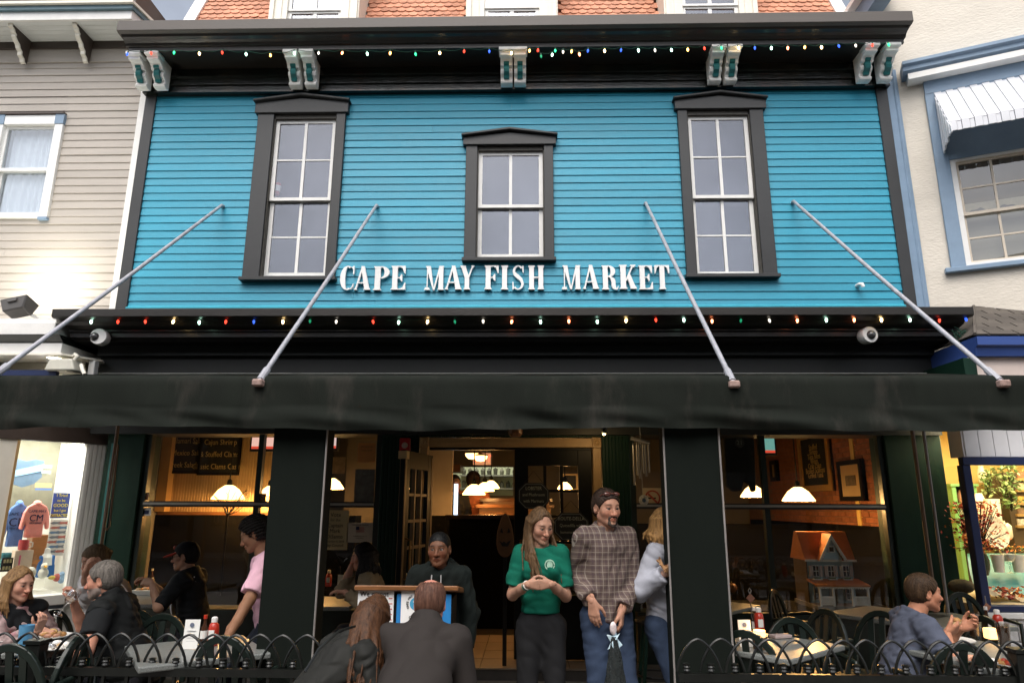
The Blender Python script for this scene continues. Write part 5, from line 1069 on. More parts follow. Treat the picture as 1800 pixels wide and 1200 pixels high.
jar(1750, 925, 8.4, 24, 45, mk('white_planter', (.8, .74, .6), .5, .08, 8), 'tall white planter box in the right shop window', 'planter', [(.9, 0), (1, 1), (.8, 1), (.8, .9), (0, .9)])
jar(1768, 945, 8.2, 22, 28, CERW, 'white lidded canister in the right shop window', 'canister', [(.9, 0), (1, .1), (1, .7), (.6, .85), (.2, .9), (.25, 1), (0, 1)])
# dark bookcase with a trailing plant
a, b = at(1764, 830, 8.7), at(1830, 980, 8.7)
t = dth('bookcase', 1790, 980, 8.7, 'dark brown cabinet with open shelves at the right edge of the shop window', 'cabinet')
MB().box(a.x, b.x, 8.7, 9.1, .74, a.z).build('case', mk('umber_wood', (.09, .06, .03), .5, .2, 6), t)
for k, v in enumerate((842, 862, 885, 905, 925)): z_ = at(1800, v, 8.69).z; MB().box(at(1786, v, 8.69).x, b.x, 8.66, 8.70, z_-.015, z_+.015).build('shelf', mk('honey_wood', (.45, .28, .1), .5, .15, 6), t); MB().box(at(1790, v, 8.69).x, b.x-.02, 8.68, 8.70, z_+.016, z_+.09).build('goods', mk(['goods_red', 'goods_cream', 'goods_amber', 'goods_brown', 'goods_white'][k], [(.4, .15, .08), (.6, .5, .3), (.6, .35, .08), (.25, .15, .08), (.7, .65, .55)][k], .6, .5, 30), t)
def leaves(px, py, Y, wpx, hpx, n, cols, sz, name, label, cat, stems=True):
    """a plant or flower head cluster: many folded leaf faces round thin stems"""
    p = at(px, py, Y); k = Y/FPX; t = thing(name, p, label, cat)
    m = [MB() for _ in cols]; st = MB()
    for i in range(n):
        th, ph = random.uniform(0, 2*PI), random.gauss(0, .42)
        c = p + Vector((random.gauss(0, .30)*wpx*k, random.gauss(0, .22)*min(wpx, 60)*k, random.uniform(.0, 1)*hpx*k))
        R = Euler((random.uniform(-1.2, 1.2), random.uniform(-1.2, 1.2), random.uniform(0, 6.3))).to_matrix(); s = sz*random.uniform(.6, 1.25)
        v = [c + R @ Vector(q)*s for q in ((0, -1, 0), (.55, -.1, .18), (0, 1, 0), (-.55, -.1, .18), (0, 0, -.05))]
        m[i % len(cols)].add(v, [(0, 1, 4), (1, 2, 4), (2, 3, 4), (3, 0, 4)])
        if i % 6 == 0 and (stems or i == 0): st.tube([p + Vector((0, 0, -.02)), p.lerp(c, .55) + Vector((0, 0, .02)), c], .003, 4)
    for i, c in enumerate(cols): m[i].build('foliage', c, t)
    st.build('stem', mk('plant_stem', (.03, .028, .012), .9, .2, 8, spec=.05), t); return t, p
RF = [mk('red_leaf', (.55, .07, .02), .6, .25, 20), mk('orange_leaf', (.75, .22, .03), .6, .25, 20), mk('deep_red_leaf', (.30, .03, .015), .6, .25, 20)]
GF = [mk('ivy_leaf', (.12, .20, .05), .5, .25, 20), mk('pale_ivy_leaf', (.30, .36, .14), .5, .25, 20)]
t, p = leaves(1722, 968, 7.35, 64, 80, 620, RF, .024, 'autumn_branches', 'vase of red and orange autumn branches behind the navy window post', 'flowers')
MB().lathe([(.05, -.26), (.07, -.2), (.075, -.12), (.045, -.02), (.055, .02), (.04, .02), (.04, -.02), (0, -.03)], p + Vector((0, 0, .03)), 16).build('vase', mk('dark_green_vase', (.04, .05, .02), .2, .2, 6), t, smooth=True)
leaves(1778, 895, 8.4, 34, 80, 220, GF, .035, 'ivy_plant', 'pale green trailing ivy plant in front of the dark cabinet', 'plant')
leaves(1738, 868, 8.6, 20, 40, 90, GF, .03, 'ivy_plant', 'green leafy sprig beside the white pitcher', 'plant')
leaves(1775, 1050, 7.12, 60, 16, 130, [RF[1], RF[0]], .022, 'flower_garland', 'orange and red flowers lying along the front of the shop window', 'flowers')
leaves(1785, 968, 7.9, 60, 8, 100, [RF[1], GF[1]], .02, 'flower_garland', 'orange flower garland along the top of the teal cloth', 'flowers')
# teal cloth over a riser, goblets, plate, drapery
TC = mk('teal_satin', (.045, .20, .18), .45, .06, 6)
a, b = at(1700, 972, 7.9), at(1840, 972, 7.9); c, d = at(1712, 1040, 7.3), at(1850, 1048, 7.3)
def cloth(u, v):
    top = a.lerp(b, u); bot = c.lerp(d, u); y0 = 7.55
    if v < .35: q = Vector((top.x+(bot.x-top.x)*v*.3, 7.9-.75*v*.6, top.z-.02-.0*v))
    q = top.lerp(bot, v); s = math.sin(u*19+2*math.sin(v*4))*.022*v + math.sin(u*41+v*5)*.010*v
    step = max(0, min(1, (v-.45)/.18)); q.z = top.z + (bot.z-top.z)*(v*.35 if v < .4 else .14+.86*((v-.4)/.6)**.8) + s*.7; q.y += s; return q
t = dth('teal_cloth', 1770, 1045, 7.5, 'teal cloth draped over the stepped display in the right shop window', 'cloth')
MB().grid(cloth, 60, 24).build('drape', TC, t, smooth=True)
t = dth('sand_drapery', 1750, 1052, 7.15, 'beige cloth gathered along the bottom of the shop window', 'cloth')
a2, b2 = at(1722, 1040, 7.12), at(1800, 1056, 7.12)
MB().grid(lambda u, v: a2.lerp(b2, u) + Vector((0, .12*v-.05, .05*math.sin(v*PI)*(1-u*.6) + .012*math.sin(u*20+v*5))), 30, 8).build('drape', mk('beige_cloth', (.50, .40, .27), .9, .08, 8), t, smooth=True)
GLS = mk_glass('goblet_glass', (.93, .95, .93), .16, .8)
for px, py, l, kind in ((1757, 1005, 'straight white printed tumbler, left of the goblet', 0), (1777, 1007, 'stemmed goblet with white candle between the tumblers on teal cloth', 1), (1792, 1005, 'straight white printed tumbler, right of the goblet', 0)):
    p = at(px, py, 7.45); t = thing('drinking_glass', p, l, 'glass', 'glasses on the teal cloth')
    if kind == 0: MB().lathe([(.045, 0), (.062, .17), (.057, .17), (.042, .02), (0, .02)], p, 18).build('glass', mk('frosted_cream_glass', (.72, .66, .56), .3, .08, 10), t, smooth=True)
    else:
        MB().lathe([(.05, 0), (.05, .006), (.008, .015), (.008, .08), (.05, .11), (.072, .17), (.070, .22), (.064, .22), (.066, .17), (.045, .115), (0, .10)], p, 18).build('glass', GLS, t, smooth=True)
        MB().lathe([(.04, .12), (.055, .15), (.057, .19), (0, .19)], p, 14).build('candle', mk('frosted_cream_glass', (.72, .66, .56), .3, .08, 10), t, smooth=True)
p = at(1746, 935, 7.75); t = thing('display_plate', p, 'oval flower painted plate standing up behind the autumn branches', 'plate')
R = Matrix.Rotation(math.radians(80), 3, 'X') @ Matrix.Rotation(math.radians(12), 3, 'Y')
MB().lathe([(0, 0), (.12, .004), (.17, .02), (.175, .025), (.12, .012), (0, .008)], p, 28, R).build('plate', mk('flowered_china', (.72, .62, .48), .25, .35, 26, dirt=((.4, .12, .08), 22, .6, .64, .8)), t, smooth=True)
p = at(1703, 945, 7.9); t = thing('pumpkin_ornament', p, 'small brown orange pumpkin behind the navy post', 'ornament'); MB().ball(p, (.07, .07, .06), 14, 8).build('body', mk('pumpkin_brown', (.3, .12, .04), .5, .2, 8), t, smooth=True)
p = at(1690, 1030, 7.25); t = thing('burlap_bundle', p, 'dark burlap bundle at the foot of the right shop window', 'cloth'); MB().ball(p, (.13, .08, .07), 14, 8).build('body', mk('burlap', (.10, .07, .035), .9, .3, 20, .01, 20), t, smooth=True)
# ================================================================== AWNING, PILLARS, POLES, FENCE
AWX0, AWX1 = -4.9, 4.5
aw = thing('awning', (-.2, 4.6, 2.3), 'long dark canvas awning over the pavement tables with four grey support rods', 'awning')
MB().grid(lambda u, v: (AWX0+(AWX1-AWX0)*u, 4.66+(7.36-4.66)*v, 2.53+.53*v - .05*math.sin(PI*v)*(.6+.4*math.sin(u*37))), 60, 8).build('canvas', FABRIC, aw, smooth=True)
MB().box(AWX0, AWX1, 7.34, 7.40, 3.045, 3.062).build('head_rail', mk('pale_head_rail', (.5, .5, .46), .4, .1, 10), aw)
def front(u, v):                                                # rounded nose, straight face, then the loose valance with soft folds
    x = AWX0+(AWX1-AWX0)*u
    if v < .18: a = v/.18*PI/2; y, z = 4.67-.065*math.sin(a), 2.455+.075*math.cos(a)
    else: z = 2.455-(v-.18)/.82*.305; y = 4.605-.012*math.sin((v-.18)*3)
    if z < 2.30:
        w = (2.30-z)/.15
        y += -.022*w + (.020*math.sin(x*3.7+2.6*math.sin(x*1.3)+z*9) + .010*math.sin(x*11+z*34+2*math.sin(x*2.1)) + .020*math.sin(x*2.3+z*26))*min(1, w*1.6)
        z += .012*math.sin(x*1.9)*w + .004*math.sin(x*11)*w
    else: y += .004*math.sin(x*3.1+z*8) + .003*math.sin(x*9+z*15)
    return (x, y, z)
MB().grid(front, 260, 26).build('valance', FABRIC, aw, smooth=True)
MB().grid(lambda u, v: (AWX0+(AWX1-AWX0)*u, 4.612-.018*(1-abs(2*v-1)), 2.312-.018*v + .003*math.sin(u*60)), 120, 3).build('valance_hem', FABRIC, aw, smooth=True)
MB().tube([(AWX0, 4.68, 2.47), (AWX1, 4.68, 2.47)], .04, 10).build('front_bar', IRON, aw)
for k in range(8):
    u_ = (k+.55)/8.2; MB().grid(lambda u, v: tuple(Vector(front(u_+.0021*(u-.5), .02+.97*v)) + Vector((0, -.0025, 0))), 2, 26).build('seam', FABRIC, aw, smooth=True)
STAIN = mk('bleached_canvas', (.05, .046, .04), .85, .35, 30)
for n, (tx, tz, bx, bz) in enumerate(((-3.692, 5.153, -3.736, 2.505), (-1.814, 5.141, -1.853, 2.475), (1.404, 5.15, 1.392, 2.465), (3.149, 5.16, 3.183, 2.47))):
    T, B = Vector((tx, 7.54, tz)), Vector((bx, 4.60, bz))
    rod = MB().tube([T, T.lerp(B, .5)-Vector((0, 0, .012)), B], .0185, 10).build('support_rod', GALV, aw, smooth=True)
    MB().tube([T + Vector((0, .07, .02)), T + Vector((0, .05, .01)), T + Vector((0, 0, 0))], .022, 8).build('wall_eye', GALV, rod)
    d = (B-T).normalized(); MB().tube([B - d*.16, B - d*.02], .026, 10).build('sleeve', GALV, rod)
    MB().box(bx-.035, bx+.035, 4.555, 4.63, bz-.035, bz+.012).build('clamp', mk('rusty_clamp', (.30, .20, .17), .6, .4, 30), rod, bevel=.008)
# frame arms under the canvas and a warm lit rod at the left
MB().tube([(-4.2, 4.75, 2.36), (-4.2, 7.4, 2.74)], .02, 6).build('frame_arm', IRON, aw); MB().tube([(3.8, 4.75, 2.36), (3.8, 7.4, 2.74)], .02, 6).build('frame_arm', IRON, aw)
for k in range(3): MB().tube([(AWX0+.1, 5.4+k*.75, 2.60+k*.13), (AWX1-.1, 5.4+k*.75, 2.60+k*.13)], .018, 6).build('frame_rail', IRON, aw)
# pillars wrapped in dark canvas with pale edge piping
CAN2 = mk('dark_pillar_canvas', (.0065, .009, .007), .9, .12, 3, .001, 220, spec=.12)
PIPE = mk('pale_edge_tube', (.27, .25, .235), .4, .15, 8, metal=.2)
def pillar(x0, x1, y, label, edges):
    t = thing('pillar', ((x0+x1)/2, y, 0), label, 'pillar', None)
    def f(u, v):
        x = x0+(x1-x0)*u; return (x, y + .004*math.sin(u*9+v*5) + .003*math.sin(v*14+u*4), 2.44*v)
    m = MB(); m.grid(f, 14, 30); m.box(x0, x1, y+.03, y+.20, 0, 2.43); m.add([(x0, y+.0, 0), (x0, y+.03, 0), (x0, y+.03, 2.44), (x0, y+.0, 2.44)], [(0, 1, 2, 3)]); m.add([(x1, y+.0, 0), (x1, y+.03, 0), (x1, y+.03, 2.44), (x1, y+.0, 2.44)], [(3, 2, 1, 0)])
    m.build('cover', CAN2, t, smooth=True)
    for e in edges: MB().tube([(e, y-.004, .30), (e, y-.004, 2.42)], .0068, 8).build('edge_tube', PIPE, t)
    for e in edges: MB().box(e-.018, e+.018, y-.022, y+.02, .24, .30).build('tube_foot', IRON, t)
pillar(-1.745, -1.385, 4.68, 'left dark canvas wrapped pillar between the big window and the doorway', (-1.378,))
pillar(.925, 1.285, 4.68, 'right dark canvas wrapped pillar between the doorway and the doll house window', (.918, 1.292))
def pole(name, pts, r, mat, label, cat): tag(MB().tube(pts, r, 8).build(name, mat), label, cat)
BRP = mk('brown_pole_paint', (.16, .10, .06), .5, .2, 8)
for (u0, v0, u1, v1, r, mat, lab) in ((1625, 770, 1652, 1035, .014, PIPE, 'pale thin side pole of the awning by the right shop'), (1604, 760, 1634, 1010, .018, BRP, 'brown side pole of the awning left of the pale pole'), (206, 758, 186, 960, .016, BRP, 'brown side pole of the awning by the left shop')):
    a = at(u0, v0, 6.5); pole('awning_pole', [(a.x, 6.5, 0), (a.x, 6.5, a.z+.25)], r, mat, lab, 'pole')
a, b, c = at(203, 800, 6.4), at(186, 905, 6.4), at(183, 925, 6.4)
pole('rope', [a, b, c, c + Vector((.03, 0, -.03)), c + Vector((.05, 0, .0)), a + Vector((.02, .0, -.2)), a + Vector((.01, 0, .1))], .008, BRP, 'looped rope hanging beside the brown pole at the left shop', 'rope')

# ---- iron fence with interlaced hoops
def fence(x0, x1, y, label, phase=0., posts=(), xa=None):
    t = thing('iron_fence', ((x0+x1)/2, y, 0), label, 'fence', 'black hoop topped fences')
    zr, zt, sp = .70, .905, .1385
    for zz, h in ((zr, .022), (.14, .02), (.60, .012)): MB().box(x0, x1, y-.016, y+.016, zz-h, zz+h).build('rail', IRON, t)
    n = int((x1-x0)/sp)
    pts = []
    for k in range(19):
        c = -1+2*k/18; pts.append((c*.128, 0, zr+.03 + (zt-zr-.03)*((1-abs(c)**1.9)**.75*.9+.1*(1-abs(c)))))
    hoop = MB().tube(pts, .0078, 6).mesh('hoop', IRON, smooth=True)
    picket = MB().box(-.009, .009, -.009, .009, .06, zr+.05).mesh('picket', IRON)
    knuckle = MB().lathe([(.010, -.022), (.022, -.018), (.016, -.008), (.022, 0), (.016, .008), (.022, .018), (.010, .022)], n=10).mesh('knuckle', IRON)
    for i in range(n+1):
        x = x0+phase+i*sp
        if x > x1: break
        if any(abs(x-q) < .05 for q in posts): continue
        p = inst('picket', picket, t, (x, y, 0)); inst('knuckle', knuckle, t, (x, y, zr+.055))
        if i % 1 == 0 and x+.13 < x1+.02 and x-.13 > x0-.15: inst('hoop', hoop, t, (x+sp*.5, y+(.008 if i % 2 else -.008), 0))
    for q in posts:
        p = MB().box(q-.045, q+.045, y-.045, y+.045, 0, .85).build('post', IRON, t, bevel=.006); MB().box(q-.052, q+.052, y-.052, y+.052, .85, .87).build('post_cap', IRON, p)
fence(-4.3, -1.22, 4.28, 'black iron fence of interlaced hoops in front of the tables on the left', .02, (-2.905,))
fence(.86, 4.3, 4.28, 'black iron fence of interlaced hoops in front of the tables on the right', .05, (2.81,))

# ================================================================== TABLES AND CHAIRS
GRAN = mk('speckled_grey_laminate', (.17, .18, .17), .3, .5, 130, spec=.5, dirt=((.05, .05, .05), 170, .56, .66, .8))
CHG = mk('dark_green_resin', (.009, .015, .012), .32, .15, 8, .0008, 60, spec=.35)
def make_table(name, w, d, H=.75):
    t = thing(name, (0, 0, 0), 'x', 'table', 'restaurant tables')
    MB().box(-w/2, w/2, -d/2, d/2, H-.035, H).build('table_top', GRAN, t, bevel=.008, seg=2)
    MB().lathe([(.05, .05), (.038, .09), (.038, H-.07), (.10, H-.036), (0, H-.036)], n=14).build('pedestal', IRON, t, smooth=True)
    m = MB()
    for k in range(4): m.tube([(0, 0, .07), (.16*math.cos(k*PI/2), .16*math.sin(k*PI/2), .05), (.30*math.cos(k*PI/2), .30*math.sin(k*PI/2), .015)], [.035, .028, .02], 8)
    m.build('base', IRON, t, smooth=True); return t
TT = make_table('square_table', .74, .74)
def table(src, u, v, rz, label, z=.75):
    p = atz(u, v, z); c = place_copy(src, (p.x, p.y, 0), rz, label); return c, p
tables = [(38, 1128, .10, 'table at the far left with a blue tumbler, glass and plates'), (345, 1140, .62, 'bare speckled table with bottles, leaning towards the left pillar'), (232, 1053, .15, 'table of the man in the cap with a tray of food'),
          (560, 1056, .05, 'table beside the left pillar in front of the election sign'), (1240, 1062, .80, 'table half hidden behind the right pillar'), (1345, 1130, .72, 'speckled table with a candle jar and bottles by the right pillar'),
          (1560, 1078, .60, 'empty table left of the man in the blue tee shirt'), (1655, 1088, .1, 'empty table just behind the man in the blue tee shirt'), (1730, 1148, .28, 'table of the man in the blue tee shirt, laid with food')]
for i, (u, v, rz, l) in enumerate(tables):
    if i == 0: p = atz(u, v, .75); TT.location = (p.x, p.y, 0); TT.rotation_euler = (0, 0, rz); TT['label'] = l
    else: table(TT, u, v, rz, l)
def make_chair():
    t = thing('resin_chair', (0, 0, 0), 'x', 'chair', 'green resin chairs')
    MB().poly_xy([(-.21, -.20), (.21, -.20), (.225, 0), (.20, .20), (-.20, .20), (-.225, 0)], .42, .455).build('seat', CHG, t, bevel=.012, seg=2)
    for x, y, sx, sy in ((-.19, -.18, -.03, -.03), (.19, -.18, .03, -.03), (-.17, .17, -.03, .06), (.17, .17, .03, .06)):
        MB().tube([(x, y, .43), (x+sx*.4, y+sy*.4, .2), (x+sx, y+sy, 0)], [.022, .019, .017], 8).build('leg', CHG, t, smooth=True)
    arch = []
    for k in range(17):
        a = PI*k/16; c = -math.cos(a); s = math.sin(a)**.7; z = .44+.44*s; arch.append((c*.225, .19+.07*s+.03*(1-abs(c))*0, z))
    m = MB()
    vs = []
    for p in arch: vs += [(p[0]*1.02, p[1]-.012, p[2]+.004), (p[0]*1.02, p[1]+.016, p[2]+.004), (p[0]*.86, p[1]+.016, .44+(p[2]-.44)*.91), (p[0]*.86, p[1]-.012, .44+(p[2]-.44)*.91)]
    n = len(arch); fs = [(i*4+k, i*4+(k+1) % 4, (i+1)*4+(k+1) % 4, (i+1)*4+k) for i in range(n-1) for k in range(4)] + [(3, 2, 1, 0), tuple((n-1)*4+k for k in range(4))]
    m.add(vs, fs); m.build('back_hoop', CHG, t, bevel=.004)
    for x in (-.085, 0, .085):
        MB().prism([(x*.85-.019, .185, .45), (x*.85+.019, .185, .45), (x+.022, .262, .85), (x-.022, .262, .85)], (0, .012, 0)).build('back_slat', CHG, t)
    for s in (-1, 1): MB().tube([(s*.22, .2, .64), (s*.25, .05, .665), (s*.245, -.12, .65), (s*.20, -.17, .45)], .017, 8).build('arm', CHG, t, smooth=True)
    return t
CHR = make_chair()
# u, v of the middle of the top of the back, its height, facing (0 = back away from the street, i.e. seat towards the viewer)
chairs = [(288, 1078, .88, 0.05, 'green chair behind the bare speckled table on the left'), (90, 1046, .98, 1.45, 'green chair seen edge on between the woman in the vest and the bearded man'), (395, 1128, .84, 3.0, 'green chair with its back to the fence beside the left pillar'),
          (1388, 1084, .88, .12, 'green chair behind the candle table'), (1455, 1036, 1.02, -1.15, 'tall green chair seen edge on in front of the doll house'), (1310, 1118, .84, 2.6, 'green chair against the right pillar with its back to the fence'),
          (1358, 1032, .9, .9, 'green chair in shadow left of the doll house'), (1548, 1078, .86, -.9, 'green chair with a lamplit rim left of the man in the blue tee shirt'), (1685, 1036, .90, .15, 'green chair behind the man in the blue tee shirt, by the shop window'),
          (1728, 1082, .88, -1.3, 'green chair across the table from the man in the blue tee shirt'), (1690, 1154, .80, 3.05, 'green chair with its back to the fence below the laid table'), (22, 1150, .82, 3.1, 'green chair with its back to the fence at the far left'),
          (135, 1128, .84, -1.4, 'green chair under the bearded man in the black vest'), (232, 1080, .84, .3, 'green chair half hidden behind the bearded man')]
first = True
for u, v, H, rz, l in chairs:
    s = H/.885; p = atz(u, v, H); off = Vector((0, .26*s, 0)); off.rotate(Euler((0, 0, rz))); loc = (p.x-off.x, p.y-off.y, 0)
    if first: CHR.location = loc; CHR.rotation_euler = (0, 0, rz); CHR['label'] = l; first = False
    else: place_copy(CHR, loc, rz, l)
# chair hung coats etc. are left to the people

# ---- things on the tables
def ontab(u, v, z=.752): return atz(u, v, z)
KR = mk('ketchup_red', (.42, .03, .015), .3, .1, 10); HOL = mk('white_cap', (.75, .73, .7), .4, .04, 10); BRN = mk('dark_sauce', (.05, .02, .01), .15, .1, 10)
def bottle(u, v, h, kind, label):
    p = ontab(u, v); t = thing(kind.replace(' ', '_'), p, label, kind, None)
    if kind == 'ketchup bottle':
        MB().lathe([(.03, 0), (.034, .01), (.034, .1), (.03, .13), (.016, .145), (0, .146)], p, 16).build('body', KR, t, smooth=True); MB().lathe([(.02, .145), (.02, .172), (.012, .178), (0, .178)], p, 14).build('cap', HOL, t)
        MB().box(p.x-.018, p.x+.018, p.y-.036, p.y-.03, p.z+.045, p.z+.10).build('label_patch', PAPER, t)
    else:
        MB().lathe([(.022, 0), (.024, .01), (.024, .085), (.011, .115), (.010, .15), (0, .15)], p, 14).build('body', BRN, t, smooth=True); MB().lathe([(.0125, .148), (.0125, .172), (0, .173)], p, 12).build('cap', HOL if kind != 'hot sauce bottle' else KR, t)
        MB().lathe([(.0245, .025), (.0245, .075)], p, 14).build('label_patch', PAPER, t)
    return t
def tent(u, v, w, h, label, logo=True, rz=.08):
    p = ontab(u, v); t = thing('menu_card', p, label, 'menu card', 'white menu cards on the tables')
    R = Matrix.Translation(p) @ Matrix.Rotation(rz, 4, 'Z')
    MB(R).prism([(-w/2, -.004, 0), (w/2, -.004, 0), (w/2, .012, h), (-w/2, .012, h)], (0, .003, 0)).build('card', PAPER, t)
    if logo:
        c = R @ Vector((0, .005, h*.82)); MB(R).lathe([(.010, 0), (.014, 0), (.014, .001), (.010, .001)], (0, .0035, h*.82), 14, Matrix.Rotation(math.radians(90), 3, 'X')).build('emblem', mk('emblem_grey', (.12, .14, .2), .7, 0), t)
        for k in range(4): MB(R).box(-w*.28, w*.28, .0, .0042, h*.62-k*h*.12, h*.62-k*h*.12+.002).build('text_line', mk('grey_print_line', (.45, .45, .45), .8, 0), t)
tent(333, 1140, .095, .175, 'white menu card standing on the bare table, beside the ketchup at left')
bottle(357, 1128, .17, 'hot sauce bottle', 'dark sauce bottle with a pale cap beside the ketchup on the left table')
bottle(373, 1134, .178, 'ketchup bottle', 'red ketchup bottle nearest the left pillar, on the bare table')
tent(1312, 1136, .085, .165, 'white menu card standing beside the candle jar at right')
bottle(1336, 1112, .178, 'ketchup bottle', 'red ketchup bottle with a white cap behind the candle jar')
bottle(1328, 1110, .17, 'sauce bottle', 'brown sauce bottle left of the ketchup behind the candle jar')
p = ontab(1337, 1140); t = thing('candle_jar', p, 'lit candle glass in a wicker holder on the right table', 'candle')
MB().lathe([(.04, 0), (.042, .075), (.038, .075), (.036, .01), (0, .01)], p, 18).build('holder', mk('wicker_brown', (.14, .07, .03), .8, .35, 40), t)
m = MB()
for k in range(8): a = 2*PI*k/8; m.tube([p + Vector((.043*math.cos(a), .043*math.sin(a), 0)), p + Vector((.044*math.cos(a), .044*math.sin(a), .075))], .003, 5)
m.build('ribs', DARKW, t)
MB().lathe([(.036, .075), (.038, .115), (.034, .115), (.033, .02), (0, .02)], p, 18).build('glass', mk('glowing_amber_glass', (.9, .6, .3), .4, 0, emit=(1, .55, .2), estr=1.6), t, smooth=True)
MB().ball(p + Vector((0, 0, .092)), (.012, .012, .02), 8, 6).build('flame', mk('candle_flame', (1, .8, .4), .4, 0, emit=(1, .72, .3), estr=14), t)
lamp('candle_light', 'POINT', p + Vector((0, 0, .14)), .45, (1, .55, .2), t, .02)
p = ontab(1372, 1120); t = thing('napkin_box', p, 'flat pale packet lying beside the candle jar', 'packet'); MB(Matrix.Translation(p) @ Matrix.Rotation(.3, 4, 'Z')).box(-.07, .07, -.04, .04, 0, .022).build('body', mk('pinkish_packet', (.35, .28, .27), .6, .15, 12), t, bevel=.004)
p = ontab(1322, 1095); t = thing('condiment_stand', p, 'wire condiment stand with a small wooden tag behind the candle jar', 'condiment stand')
MB().tube([p, p + Vector((0, 0, .22)), p + Vector((.012, 0, .245)), p + Vector((0, 0, .265)), p + Vector((-.012, 0, .245)), p + Vector((0, 0, .22))], .004, 6).build('wire', mk('steel_wire', (.3, .3, .3), .3, .1, 10, metal=.7), t)
MB().prism([(p.x-.035, p.y-.01, p.z+.19), (p.x, p.y-.01, p.z+.155), (p.x+.035, p.y-.01, p.z+.19), (p.x, p.y-.01, p.z+.225)], (0, .006, 0)).build('tag', mk('reddish_tag', (.30, .13, .08), .6, .1, 10), t)
def tumbler(u, v, h, r, mat, label, cat='tumbler', z=.752, straw=False):
    p = ontab(u, v, z); t = thing('tumbler', p, label, cat)
    MB().lathe([(r*.75, 0), (r, h), (r*.93, h), (r*.7, .008), (0, .008)], p, 18).build('glass', mat, t, smooth=True)
    MB().lathe([(r*.72, .009), (r*.9, h*.86), (0, h*.86)], p, 16).build('drink', mk('drink_'+cat.split()[0]+'_%d' % (len(MATS) % 7), (.05, .025, .012), .1, .1, 6) if 'cola' in cat else mk('blue_water', (.10, .25, .42), .15, .1, 6), t, smooth=True)
    return t
BLG = mk('blue_plastic_tumbler', (.10, .28, .46), .25, .08, 6)
t = tumbler(40, 1148, .165, .042, BLG, 'blue plastic tumbler with a lime slice at the far left'); p = ontab(40, 1148); MB().ball(p + Vector((0, -.01, .15)), (.028, .02, .008), 12, 6).build('lime', mk('lime', (.30, .42, .05), .4, .1, 10), t)
tumbler(232, 1032, .15, .04, mk('pale_blue_tumbler', (.14, .22, .30), .25, .08, 6), 'pale blue tumbler on the table of the man in the cap', z=.752)
COLA = mk_glass('clear_tumbler', (.85, .82, .8), .12, .8)
tumbler(1714, 1118, .16, .042, COLA, 'tall glass of brown cola in front of the man in the blue tee shirt', 'cola glass'); tumbler(1768, 1140, .16, .042, COLA, 'glass of brown cola nearest the fence at the far right', 'cola glass')
tumbler(612, 1032, .15, .04, mk('dark_teal_tumbler', (.02, .07, .07), .25, .1, 6), 'dark teal tumbler on the table beside the left pillar')
tent(598, 1035, .07, .15, 'pale menu card on the table in front of the election sign', False)
bottle(577, 1030, .178, 'ketchup bottle', 'ketchup bottle right beside the left pillar, on the window table')
def plate(u, v, r, label, food, z=.752, foil=False):
    p = ontab(u, v, z); t = thing('plate', p, label, 'plate')
    MB().lathe([(0, .004), (r*.6, .004), (r, .02), (r, .024), (r*.6, .010), (0, .010)], p, 24).build('dish', PAPER, t, smooth=True)
    for k in range(10):
        MB().ball(p + Vector((random.uniform(-.5, .5)*r, random.uniform(-.5, .5)*r, .02+random.uniform(0, .02))), (random.uniform(.015, .035), random.uniform(.012, .025), random.uniform(.01, .02)), 8, 5, Matrix.Rotation(random.uniform(0, 3), 3, 'Z')).build('food', food[k % len(food)], t, smooth=True)
FOOD = [mk('fried_gold', (.40, .20, .06), .6, .25, 30), mk('bread_tan', (.50, .33, .17), .7, .2, 30), mk('shrimp_pink', (.55, .28, .18), .5, .2, 30)]
FOOD2 = FOOD + [mk('lettuce_green', (.08, .14, .03), .5, .3, 30), mk('tomato_red', (.40, .05, .02), .4, .1, 30)]
plate(88, 1122, .13, 'plate with leftover food in front of the woman at far left', FOOD); plate(95, 1142, .12, 'foil and scraps on a plate nearest the fence post', [PAPER, FOOD[1], mk('foil', (.6, .6, .6), .25, .1, 20, metal=.8)])
plate(6, 1128, .11, 'white plate at the far left edge', [FOOD2[4], FOOD[1]])
plate(1668, 1128, .16, 'plate of salad and fries in front of the man in the blue tee shirt', FOOD2); plate(1720, 1165, .11, 'white plate with scraps near the fence at right', FOOD); plate(1778, 1172, .10, 'small plate of red garnish at the far right', [FOOD2[4], FOOD2[0]])
p = ontab(1745, 1122); t = thing('candle_jar', p, 'lit square candle between the cola glasses', 'candle')
MB().box(p.x-.04, p.x+.04, p.y-.04, p.y+.04, p.z, p.z+.07).build('glass', MATS['glowing_amber_glass'], t, bevel=.006)
bottle(1758, 1116, .178, 'ketchup bottle', 'ketchup bottle with a white cap by the white block wall'); bottle(1738, 1108, .17, 'sauce bottle', 'dark sauce bottle behind the square candle at right')
p = ontab(1740, 1105); t = thing('condiment_stand', p, 'wire condiment stand with a small tag by the white block wall', 'condiment stand')
MB().tube([p, p + Vector((0, 0, .24))], .004, 6).build('wire', MATS['steel_wire'], t); MB().prism([(p.x-.03, p.y-.01, p.z+.16), (p.x, p.y-.01, p.z+.13), (p.x+.03, p.y-.01, p.z+.16), (p.x, p.y-.01, p.z+.19)], (0, .006, 0)).build('tag', MATS['reddish_tag'], t)
